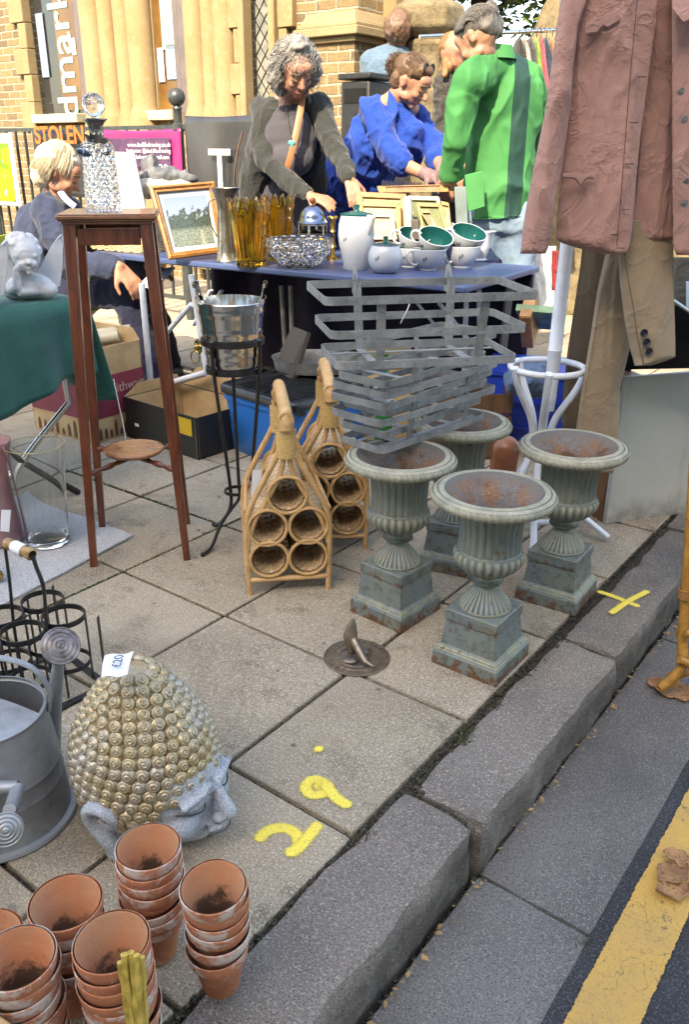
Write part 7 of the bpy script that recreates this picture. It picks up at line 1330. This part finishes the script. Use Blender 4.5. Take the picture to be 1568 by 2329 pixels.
# ================================================================ left clutter : glass vases and rug
t = NT('grey rug'); t.set(Base_Color=t.mix(t.ramp(t.noise(260, 3, .7), .4, .6), (.26, .26, .28), (.56, .57, .60)), Roughness=1, Sheen_Weight=.3); t.bump(t.noise(240, 3, .7), .004); M_rug = t.m
rugp = [G(303, 1222), G(55, 1355), G(-80, 1430), G(-160, 1230), G(55, 1122), G(100, 1152), G(205, 1185)]; m = MB(); c0_ = sum(rugp, V())/7; pts = []
for i in range(7):
    a, b = rugp[i], rugp[(i+1) % 7]
    for k in range(12): q = a.lerp(b, k/12); pts.append(q+V((random.gauss(0, .0015), random.gauss(0, .0015), 0)))
m.prism([p+Z*.003 for p in pts], Z*.007); o = m.obj('grey_rug', M_rug, org=c0_, sharp=30); tag(o, 'offcut of speckled grey carpet on the paving under the glass vases', 'rug')
c = G(112, 1240)+Z*.011; M_clr = glass('clear glass', (.96, .98, .98, 1), 0, 1.45); g = thing('glass_vase', 'tall clear glass vase with gilt rim standing on the grey carpet', 'vase', c); m = MB(); h_ = .345
pr = [(.001, 0), (.058, 0), (.066, .005), (.070, .02), (.072, .08), (.076, .16), (.083, .25), (.090, .32), (.094, h_), (.0925, h_+.0015), (.0905, h_), (.0865, .32), (.0795, .25), (.0725, .16), (.0685, .08), (.064, .030), (.05, .020), (.001, .018)]
m.lathe(pr, c, 72); m.obj('body', M_clr, g); m = MB(); m.tube([c+V((cos(a)*.0925, sin(a)*.0925, h_+.001)) for a in [2*pi*i/60 for i in range(60)]], .0018, 8, closed=True); m.obj('rim', mat('gilt rim', (.55, .48, .24), rough=.3, metal=.6), g)
c = G(8, 1238)+Z*.011; g = thing('pink_vase', 'tall pink tinted glass vase with price sticker at the left edge', 'vase', c); m = MB(); m.open_lathe([(.058, 0), (.068, .01), (.066, .08), (.055, .16), (.050, .25), (.056, .31), (.075, .355)], .004, c=c, n=48); M_pink = glass('pink glass', (.92, .58, .62, 1), .12, 1.35, .7); m.obj('body', M_pink, g)
m = MB(); q = [D(2, 1160, c.y-.075), D(24, 1160, c.y-.075), D(20, 1210, c.y-.076), D(0, 1208, c.y-.076)]; m.prism(q, (0, .001, 0)); m.obj('price_sticker', M_paper, g)
p = G(0, 1330); g = thing('gilt_ornament', 'sliver of a gilt cast ornament at the left edge behind the bottle carrier', 'ornament', p); m = MB(); rnd = random.Random(8)
for _ in range(26): m.ball(p+V((rnd.uniform(-.05, .0), rnd.uniform(-.03, .03), rnd.uniform(.01, .12))), rnd.uniform(.010, .02), 8)
fused(m, .005, 1).obj('ornament', M_brass, g, sharp=180)
# ================================================================ church hall front
t = NT('yellow stock brick'); co = t.tc.outputs['Object']; mp = t.n('ShaderNodeMapping'); sp_ = t.sep(); cmb = t.n('ShaderNodeCombineXYZ'); t.l(t.math('ADD', sp_[0], sp_[1]), cmb.inputs[0]); t.l(sp_[2], cmb.inputs[1]); dv = t.n('ShaderNodeVectorMath'); dv.operation = 'ADD'; nzv = t.n('ShaderNodeTexNoise'); nzv.inputs['Scale'].default_value = 9; t.l(co, nzv.inputs['Vector']); mm_ = t.n('ShaderNodeVectorMath'); mm_.operation = 'SCALE'; mm_.inputs['Scale'].default_value = .018; t.l(nzv.outputs['Color'], mm_.inputs[0]); t.l(cmb.outputs[0], dv.inputs[0]); t.l(mm_.outputs[0], dv.inputs[1])
br = t.n('ShaderNodeTexBrick'); br.inputs['Scale'].default_value = 1; br.inputs['Brick Width'].default_value = .225; br.inputs['Row Height'].default_value = .075; br.inputs['Mortar Size'].default_value = .009; br.inputs['Mortar Smooth'].default_value = .35; br.inputs['Color1'].default_value = (.22, .145, .065, 1); br.inputs['Color2'].default_value = (.085, .062, .038, 1); br.inputs['Mortar'].default_value = (.32, .28, .21, 1); br.inputs['Bias'].default_value = -.1; t.l(dv.outputs[0], br.inputs['Vector'])
c = t.mix(t.math('MULTIPLY', t.ramp(t.noise(13, 5, .7, vec=co), .5, .7), .55), br.outputs['Color'], (.13, .10, .07)); c = t.mix(t.math('MULTIPLY', t.ramp(t.noise(60, 4, .7, vec=co), .5, .7), .4), c, (.50, .38, .20)); t.set(Base_Color=c, Roughness=.9); bm_ = t.bump(t.math('ADD', t.math('MULTIPLY', br.outputs['Fac'], -1), t.math('MULTIPLY', t.noise(70, 4, vec=co), .5)), .012); M_brick = t.m
t = NT('bath stone'); co = t.tc.outputs['Object']; sp_ = t.sep(); c = t.mix(t.ramp(t.noise(2.6, 6, .65, vec=co), .3, .7), (.285, .215, .12), (.22, .145, .065)); c = t.mix(t.math('MULTIPLY', t.ramp(t.noise(22, 6, .7, vec=co), .52, .7), .5), c, (.33, .27, .175)); jn = t.math('FRACT', t.math('MULTIPLY', sp_[2], 2.4)); c = t.mix(t.math('MULTIPLY', t.ramp(t.math('ABSOLUTE', t.math('SUBTRACT', jn, .5)), .485, .495), .6), c, (.25, .18, .09)); c = t.mix(t.math('MULTIPLY', t.ramp(t.noise(5, 6, .7, vec=co), .6, .72), .5), c, (.30, .19, .09)); t.set(Base_Color=c, Roughness=.9); t.bump(t.noise(40, 5, .7, vec=co), .003); M_stn = t.m
t = NT('weathered ragstone'); co = t.tc.outputs['Object']; v = t.n('ShaderNodeTexVoronoi'); v.feature = 'DISTANCE_TO_EDGE'; v.inputs['Scale'].default_value = 4.5; t.l(co, v.inputs[0]); c = t.mix(t.ramp(t.noise(9, 6, .7, vec=co), .35, .65), (.24, .19, .11), (.12, .09, .05)); c = t.mix(t.math('MULTIPLY', t.ramp(t.noise(16, 7, .8, vec=co), .50, .64), .75), c, (.07, .055, .035)); c = t.mix(t.math('MULTIPLY', t.ramp(v.outputs['Distance'], .03, .0), .7), c, (.15, .12, .08)); t.set(Base_Color=c, Roughness=.95); t.bump(t.noise(30, 6, .7, vec=co), .012); M_rag = t.m
M_mul = mat('mauve brown paint', (.135, .105, .10), (.10, .08, .078), 5, rough=.4); M_wnd = mat('dark window', (.018, .02, .024), (.03, .03, .03), 2, rough=.05, spec=.8); M_brn = mat('brown blind', (.16, .085, .025), (.11, .055, .018), 3, rough=.25, spec=.6)
FB = 6.2
g = gthing('church_hall', 'pale stone and yellow brick hall front with tall windows behind the railings', 'building', -7, FB)
def wall(name, x0, x1, z0, z1, y0, d, M_, bev=0): m = MB(); m.box(((x0+x1)/2, y0+d/2, (z0+z1)/2), (x1-x0, d, z1-z0)); return m.obj(name, M_, g, bevel=bev)
for x0, x1, z0, z1 in ((-13, -9.15, 0, 7), (-9.15, -6.58, 0, 1.55), (-9.15, -6.58, 4.5, 7), (-6.02, -5.86, 0, 7), (-5.86, -5.50, 0, 1.2), (-5.86, -5.5, 4.6, 7), (-5.5, -4.12, 0, 7)): wall('brick_wall', x0, x1, z0, z1, FB+.05, .35, M_brick)
rnd = random.Random(12)
def quoin(xe, side, z0, z1, w0=.10, w1=.22, dep=.05, y0=None):
    y0 = FB-.0 if y0 is None else y0; z = z0; k = 0; m = MB()
    while z < z1: h_ = .26+rnd.uniform(-.01, .03); w_ = w1 if k % 2 else w0; m.box((xe+side*w_/2, y0+dep/2-.006*(k % 2), z+h_/2-.003), (w_, dep+.012*(k % 2), h_-.006)); z += h_; k += 1
    m.obj('stone_quoins', M_stn, g, bevel=.006)
quoin(-9.10, -1, 1.2, 5, .14, .26, .10); quoin(-5.86, -1, .9, 5, .10, .20, .10); quoin(-5.42, 1, .9, 5, .09, .17, .10)
for x in (-5.84, -5.48): wall('window_jamb', x-.03, x+.045, .9, 5, FB-.04, .12, M_stn, .01)
for cx_, wd in ((-7.60, .94), (-6.30, .58)):       # clustered stone shafts
    m = MB()
    for dx, r in ((-.38, .13), (-.14, .10), (.10, .10), (.34, .13)) if wd > .8 else ((-.18, .11), (.02, .09), (.20, .11)):
        m.lathe([(r*1.35, 1.30), (r*1.35, 1.52), (r*1.15, 1.60), (r, 1.66), (r, 4.6)], (cx_+dx, FB+.04, 0), 28)
    m.box((cx_, FB+.24, 2.9), (wd, .3, 3.4)); m.box((cx_, FB+.08, 1.32), (wd+.06, .42, .12)); m.box((cx_, FB+.10, .7), (wd, .36, 1.14)); m.obj('stone_column', M_stn, g, bevel=.01)
for x0, x1, M_, nm in ((-9.06, -8.33, M_wnd, 'window'), (-7.13, -6.82, M_brn, 'window')):
    m = MB(); m.box(((x0+x1)/2, FB+.13, 3.0), (x1-x0, .02, 3.0)); w_ = m.obj(nm, M_, g); m = MB(); m.box(((x0+x1)/2, FB+.08, 1.565), (x1-x0+.1, .28, .09)); m.obj('sill', M_crm, w_, bevel=.006)
    if x0 < -9: WN = w_
m = MB(); m.box((-8.53, FB+.115, 3.0), (.38, .006, 2.7)); m.obj('brown_poster', M_brn, WN)
for x0, x1 in ((-8.34, -8.22), (-8.20, -8.06), (-6.83, -6.73), (-6.71, -6.58)): wall('window_frame', x0, x1, 1.3, 4.6, FB+.02+.06*(x1 in (-8.22, -6.73)), .2, M_mul, .012)
def post(name, x, z, w_, h_, col, y=FB+.11, rnd_lines=6, par=None):
    m = MB(); m.box((x, y, z), (w_, .003, h_)); o = m.obj(name, mat(name+str(round(x, 2)), col, rough=.5), par or g); return o
M_prt = mat('print', (.20, .24, .30), rough=.6)
for (x, z, w_, h_, col) in ((-8.97, 2.30, .13, .62, (.20, .26, .35)), (-6.93, 2.38, .18, .46, (.32, .35, .32)), (-6.90, 2.04, .16, .30, (.26, .40, .54)), (-7.06, 2.02, .09, .30, (.40, .45, .66)), (-8.42, 2.26, .075, .16, (.62, .50, .36))):
    o = post('notice', x, z, w_, h_, col, y=FB+.105); m = MB()
    for k in range(int(h_/.03)-1): m.box((x+.0, FB+.1025, z+h_/2-.03-.03*k), (w_*.72*(.6+.4*rnd.random()), .0012, .009))
    m.obj('print', M_prt, o)
text('lettering', 'dmark', .50, (-8.46, FB+.106, 1.55), (0, 0, 1), (-1, 0, 0), mat('pale blue vinyl', (.26, .42, .42), rough=.5), g, ext=.001, bold=.006)
text('lettering', 'NO', .08, (-8.84, FB+.245, 2.05), (1, 0, 0), (0, 0, 1), M_paper, g, ext=.001) if False else None
# leaded window
m = MB(); m.box((-5.66, FB+.16, 3.0), (.34, .02, 4.0)); lw = m.obj('leaded_window', mat('old glass', (.16, .17, .16), (.28, .27, .24), 8, rough=.15), g); m = MB()
for k in range(-14, 30):
    for s_ in (-1, 1): z0 = 1.2+k*.14; m.bar((-5.82, FB+.146, z0), (-5.50, FB+.146, z0+s_*.40), .008, .006)
m.obj('lead_cames', M_blk, lw)
# brick pier with stone cap
def pier(x0, x1, y0, y1, zc):
    m = MB(); m.box(((x0+x1)/2, (y0+y1)/2, zc/2), (x1-x0, y1-y0, zc)); m.box(((x0+x1)/2, (y0+y1)/2+.06, zc+.9), (x1-x0-.1, y1-y0-.1, 1.8)); m.obj('brick_pier', M_brick, g); m = MB(); cx_, cy_ = (x0+x1)/2, (y0+y1)/2
    for w_, z0, z1 in ((.03, zc, zc+.04), (.07, zc+.04, zc+.10), (.05, zc+.10, zc+.13)): m.box((cx_, cy_, (z0+z1)/2), (x1-x0+2*w_, y1-y0+2*w_, z1-z0))
    m.box((cx_, cy_, zc+.17), (x1-x0+.06, y1-y0+.06, .08), top=.86); m.obj('pier_cap', M_stn, g, bevel=.008)
pier(-4.72, -4.24, 5.72, 6.22, 2.00)
m = MB(); m.box((-4.30, FB+.02, 3.2), (.26, .12, 2.3)); m.box((-4.28, FB+.0, 2.02), (.40, .22, .09)); m.box((-4.28, FB+.0, 1.93), (.36, .16, .07)); m.obj('window_surround', M_stn, g, bevel=.012)
# lower wall run of ragstone to the right
g2_ = gthing('stone_wall', 'rough yellow stone boundary wall behind the people at the back', 'wall', -2.6, 6.7); m = MB(); m.box((-2.3, 6.9, .72), (3.2, .35, 1.44)); m.obj('wall', M_rag, g2_, bevel=.01); m = MB(); m.box((-2.3, 6.9, 1.48), (3.3, .45, .09)); m.obj('coping', M_rag, g2_, bevel=.012)
def gatepier(px_, py_, Yc, w_, zt_, label, pyr=False):
    c = D(px_, py_, Yc); c.z = 0; g = thing('stone_pier', label, 'pier', c); R = rz(.39)
    m = MB(); m.lathe([(w_*.56, 0), (w_*.56, .25), (w_*.5, .30), (w_*.5, zt_-.34), (w_*.52, zt_-.30), (w_*.58, zt_-.25), (w_*.5, zt_-.22)], c, 8, R, cap=True); m.obj('shaft', M_rag, g, bevel=.012, sharp=20)
    m = MB(); pr = [(w_*.5, zt_-.22), (w_*.60, zt_-.19), (w_*.72, zt_-.15), (w_*.74, zt_-.02), (w_*.66, zt_), (w_*.48, zt_+.03), (w_*.46, zt_+.30), (w_*.30, zt_+.42)]
    if pyr: pr = pr[:5]+[(w_*.60, zt_+.03), (w_*.50, zt_+.12), (w_*.36, zt_+.26), (w_*.18, zt_+.36), (.001, zt_+.40)]
    m.lathe(pr, c, 8, R, cap=True); m.obj('cap_stone', M_rag, g, bevel=.015, sharp=20); return g
gatepier(968, 200, 7.0, .37, D(968, 14, 7.0).z, 'weathered octagonal stone gate pier behind the man in denim'); gatepier(1242, 200, 9.6, .32, D(1242, 88, 9.6).z, 'distant stone pier with pointed cap against the sky by the clothes rail', True)
# dark bin
c = D(836, 300, 5.9); c.z = 0; g = thing('black_bin', 'black metal litter bin behind the woman in blue', 'bin', c); hz = D(822, 172, 5.9).z; m = MB(); m.box(c+Z*(hz/2-.02), (.22, .28, hz-.04), rz(-YW)); m.obj('body', M_blk, g, bevel=.01); m = MB(); m.box(c+Z*(hz-.012), (.25, .31, .035), rz(-YW)); m.obj('lid', M_blk, g, bevel=.008); m = MB(); m.box(c+rz(-YW) @ V((0, -.143, hz-.12)), (.16, .01, .08), rz(-YW)); m.obj('opening', mat('black void', (.003, .003, .003), rough=1), g)
# ================================================================ railings with ball finials, banners
YF = 4.6; M_iron = mat('grey green iron', (.035, .042, .045), (.055, .06, .06), 20, rough=.4, metal=.2)
g = gthing('iron_railing', 'dark iron railing with round ball finials in front of the hall', 'railing', -5.5, YF)
for x in (-7.55, -5.01): m = MB(); m.lathe([(.035, 0), (.035, 1.36), (.045, 1.37), (.045, 1.41), (.03, 1.42), (.028, 1.50), (.036, 1.515), (.030, 1.53)]+[(.001+.062*sin(pi*i/12), 1.59-.062*cos(pi*i/12)) for i in range(1, 13)], (x, YF, 0), 24, cap=True); m.obj('post', M_iron, g)
m = MB(); m.box((-6.3, YF, 1.395), (4.1, .016, .028)); m.box((-6.3, YF, .16), (4.1, .02, .03)); m.obj('rail', M_iron, g)
for k in range(30): 
    x = -8.3+.135*k
    if x > -4.35: break
    m = MB(); m.box((x, YF, .78), (.018, .018, 1.22)); m.obj('baluster', M_iron, g)
m = MB(); m.box((-7.0, YF+.02, .30), (.9, .05, .36)); 
def banner(name, label, x0, x1, z0, z1, M_, yo=-.035, wv=.02):
    g = gthing('banner', label, 'banner', (x0+x1)/2, YF+yo); m = MB(); n = 40; f_ = lambda x, z: YF+yo+wv*(sin((x-x0)*9+z*3)*.6+sin((x-x0)*23)*.2)*((z1-z)/(z1-z0)*.7+.3)
    m.sheet([[(x0+(x1-x0)*i/n, f_(x0+(x1-x0)*i/n, z0+(z1-z0)*j/16), z0+(z1-z0)*j/16-.012*sin(pi*i/n)*(j == 16)) for i in range(n+1)] for j in range(17)], .0015); m.obj('sheet', M_, g, sharp=180); return g, f_
M_ban = mat('magenta vinyl', (.26, .018, .13), (.20, .012, .10), 3, rough=.35); M_bgry = mat('charcoal vinyl', (.028, .028, .032), (.045, .045, .05), 3, rough=.22)
bp = lambda x, y, yo=-.035: PY(x, y, YF+yo)
a, b = bp(232, 295), bp(418, 405); g1, f1_ = banner('b', 'magenta banner with white contact lettering hung on the railing', a.x, b.x, b.z-.1, 1.385, M_ban)
def lay(tx, x, z, size, M_, gg_, yo, bold=0): text('lettering', tx, size, (x, YF+yo, z), (1, 0, 0), (0, 0, 1), M_, gg_, ext=.0006, bold=bold)
M_wt = mat('white print', (.72, .72, .75), rough=.5)
for tx, x, y, s_ in (('www.deallifedrawing.co.uk', 290, 334, .043), ('Instagram: @deal.life.drawing', 288, 347, .040), ('deallifedrawing@gmail.com', 292, 361, .040), ('20', 362, 397, .10)): p = bp(x, y, -.065); lay(tx, p.x, p.z, s_*1.05, M_wt, g1, -.066)
m = MB(); p = bp(250, 300, -.06); m.box((p.x+.30, YF-.060, 1.22), (.74, .002, .20)); m.obj('dark_photo', mat('dark photo print', (.05, .02, .06), (.10, .04, .10), 9, rough=.4), g1)
a, b = bp(72, 294), bp(192, 345); g1, _ = banner('b', 'dark banner with orange capitals behind the seated person', a.x, b.x, b.z-.35, 1.385, M_bgry); p = bp(80, 326, -.065); lay('STOLEN', p.x, p.z, .185, mat('orange print', (.60, .13, .015), rough=.5), g1, -.066, .004)
a, b = bp(424, 262), bp(548, 445); YFs = YF; g1, _ = banner('b', 'dark grey banner with a large white letter T beside the grey haired woman', a.x, b.x+.25, b.z-.25, bp(470, 262).z, M_bgry, yo=-.045, wv=.035); p = bp(478, 425, -.09); lay('T', p.x, p.z, .36, M_wt, g1, -.092, .004); m = MB(); 0 and m.tube(bez([(p.x-.30, YF-.085, p.z-.05), (p.x-.20, YF-.085, p.z+.2), (p.x-.05, YF-.085, p.z+.42), (p.x+.12, YF-.085, p.z+.6)], 6), .010, 6, flat=.3)
a, b = bp(-60, 303, -.12), bp(48, 470, -.12); g1, _ = banner('b', 'yellow and green poster in a white border at the left edge', a.x, b.x, b.z, 1.37, M_paper, yo=-.12, wv=.004); m = MB(); m.box(((a.x+b.x)/2-.02, YF-.130, (b.z+1.33)/2), (b.x-a.x-.08, .002, 1.33-b.z-.08)); t = NT('garden poster'); co = t.tc.outputs['Object']; c = t.mix(t.ramp(t.noise(4, 4, vec=co, dist=1), .4, .6), (.10, .62, .01), (.70, .70, .02)); c = t.mix(t.ramp(t.noise(7, 5, vec=co), .52, .66), c, (.10, .13, .01)); c = t.mix(t.ramp(t.noise(14, 4, vec=co), .64, .68), c, (.7, .72, .5)); t.set(Base_Color=c, Roughness=.3); m.obj('picture', t.m, g1)
m = MB(); pz = bp(50, 433, .02)
# ================================================================ clothes rail and hung garments
g = thing('clothes_rail', 'steel clothes rail running across behind the people', 'clothes rail', D(1100, 400, 6.0)*1); a, b = D(955, 84, 5.9), D(1290, 67, 6.3); m = MB(); m.tube([a, b], .013, 12); m.obj('rail', M_steel, g); m = MB(); m.tube([V((b.x, b.y, 0)), b], .014, 10); m.obj('upright', M_steel, g); m = MB(); m.tube([D(1075, 84, 6.05), D(1075, 84, 6.05)*1-Z*1.9], .014, 10); m.obj('upright', M_steel, g)
for i, (x, wd, h_, c1, lb) in enumerate(((1178, 22, 190, (.035, .03, .03), 'black garment on the rail nearest the man in green'), (1192, 16, 150, (.42, .36, .33), 'pale beige garment on the clothes rail'), (1204, 18, 180, (.06, .06, .065), 'charcoal garment on the clothes rail'), (1218, 14, 190, (.26, .42, .07), 'lime green garment on the clothes rail'), (1228, 14, 175, (.50, .09, .14), 'pink checked garment on the clothes rail'), (1240, 16, 200, (.03, .045, .08), 'navy garment on the clothes rail'), (1254, 18, 215, (.45, .22, .09), 'rust orange coat on the clothes rail'), (1270, 18, 215, (.50, .33, .20), 'tan coat on the clothes rail next to the mauve jacket'))):
    Yc = 5.95+.03*i; o_ = x+2; g = thing('hung_garment', lb, 'clothing', D(o_, 200, Yc), 'clothes hanging on the rail'); garment('cloth', [(84, x+3, x+5), (92, x-wd*.25, x+wd*.45), (110, x-wd*.5, x+wd*.9), (84+h_*.6, x-wd*.7+6, x+wd*.9+10), (84+h_*1.3, x-wd*.8+10, x+wd*1.0+14)], cloth('rail cloth %d' % i, c1, tuple(q*.7 for q in c1)), g, lambda u, v: Yc+.12*(1-u), bul=.10, amp=.02, nv=26, nu=12, sd=i)
    m = MB(); p = D(x+4, 84, Yc); m.tube(bez([p-Z*.01, p+Z*.035, p+V((.015, 0, .052)), p+V((.022, 0, .035))], 5), .0025, 6); m.obj('hanger', M_blk, g)
# ================================================================ tree
def tree(px_, Yc, zc, R3, n, label, seed, cols):
    rnd = random.Random(seed); c = D(px_, 300, Yc); c.z = 0; g = thing('tree', label, 'tree', c); top = c+Z*zc; m = MB(); m.tube(bez([c, c+V((.1, 0, zc*.4)), top-Z*R3[2]*.4, top+Z*R3[2]*.4], 5), [.24-.011*i for i in range(16)], 10); lim = []
    for k in range(14): a = rnd.random()*6.28; e = V((cos(a)*R3[0]*.75, sin(a)*R3[1]*.75, rnd.uniform(-.5, .8)*R3[2])); s_ = top-Z*R3[2]*rnd.uniform(.2, .8); m.tube([s_, s_.lerp(top+e, .5)+Z*.1, top+e], [.07, .045, .015], 6); lim.append(top+e)
    m.obj('trunk', mat('bark', (.10, .07, .045), (.05, .035, .025), 12, rough=.95, bump=.01), g); m = MB(); cl = [(top+V((rnd.gauss(0, .45)*R3[0], rnd.gauss(0, .45)*R3[1], rnd.gauss(0, .45)*R3[2])), rnd.uniform(.3, .65)) for _ in range(46)]+[(p, .5) for p in lim]
    for _ in range(n):
        p0, r = rnd.choice(cl); a = rnd.random()*6.28; b = rnd.uniform(-1.5, 1.5); q = p0+V((cos(a)*cos(b), sin(a)*cos(b), sin(b)*.8))*r*rnd.random()**.45; s = rnd.uniform(.05, .10); a2 = rnd.random()*6.28; u_ = V((cos(a2), sin(a2), rnd.uniform(-.7, .7))).normalized()*s; v_ = V((-sin(a2)*.6, cos(a2)*.6, rnd.uniform(-.6, .6)))*s
        m.add([q-u_, q-v_*.6-u_*.2, q+u_, q+v_*.6-u_*.2], [(0, 1, 2, 3)])
    t = NT('leaves'); gg = t.n('ShaderNodeNewGeometry'); t.set(Base_Color=t.mix(gg.outputs['Random Per Island'], cols[0], cols[1]), Roughness=.55, Transmission_Weight=0); t.b.inputs['Subsurface Weight'].default_value = .0; m.obj('crown', t.m, g, flat=True)
tree(960, 12.5, 3.9, (1.9, 1.6, 1.0), 15000, 'leafy tree behind the stone gate pier, its branches showing above the man in green', 5, ((.045, .08, .012), (.12, .19, .025)))
tree(1075, 12.0, 3.7, (1.25, 1.2, .85), 14000, 'second leafy tree whose boughs reach out against the blue sky', 9, ((.05, .10, .012), (.13, .22, .03)))
tree(780, 14.5, 4.0, (2.2, 1.4, 1.3), 9000, 'dark tree behind the brick pier of the hall', 12, ((.03, .05, .01), (.08, .12, .02)))
# ================================================================ building across the street, behind the viewer: its roof line shades the pavement
BH = 11.85; g = thing('street_building', 'tall terraced building across the street whose roof line shades the stall', 'building', V((-3, -10, 0))); m = MB(); m.box((-3, -10.5, BH/2), (44, 5, BH)); m.obj('wall', mat('render wall', (.70, .66, .58), (.62, .57, .5), 2, rough=.9), g)
for i in range(14):
    for k in range(3): m = MB(); m.box((-22+i*3, -7.98, 2+k*3.2), (1.1, .06, 1.7)); w_ = m.obj('window', M_wnd, g); m = MB(); m.box((-22+i*3, -7.95, 1.1+k*3.2), (1.3, .16, .08)); m.obj('sill', M_crm, w_)
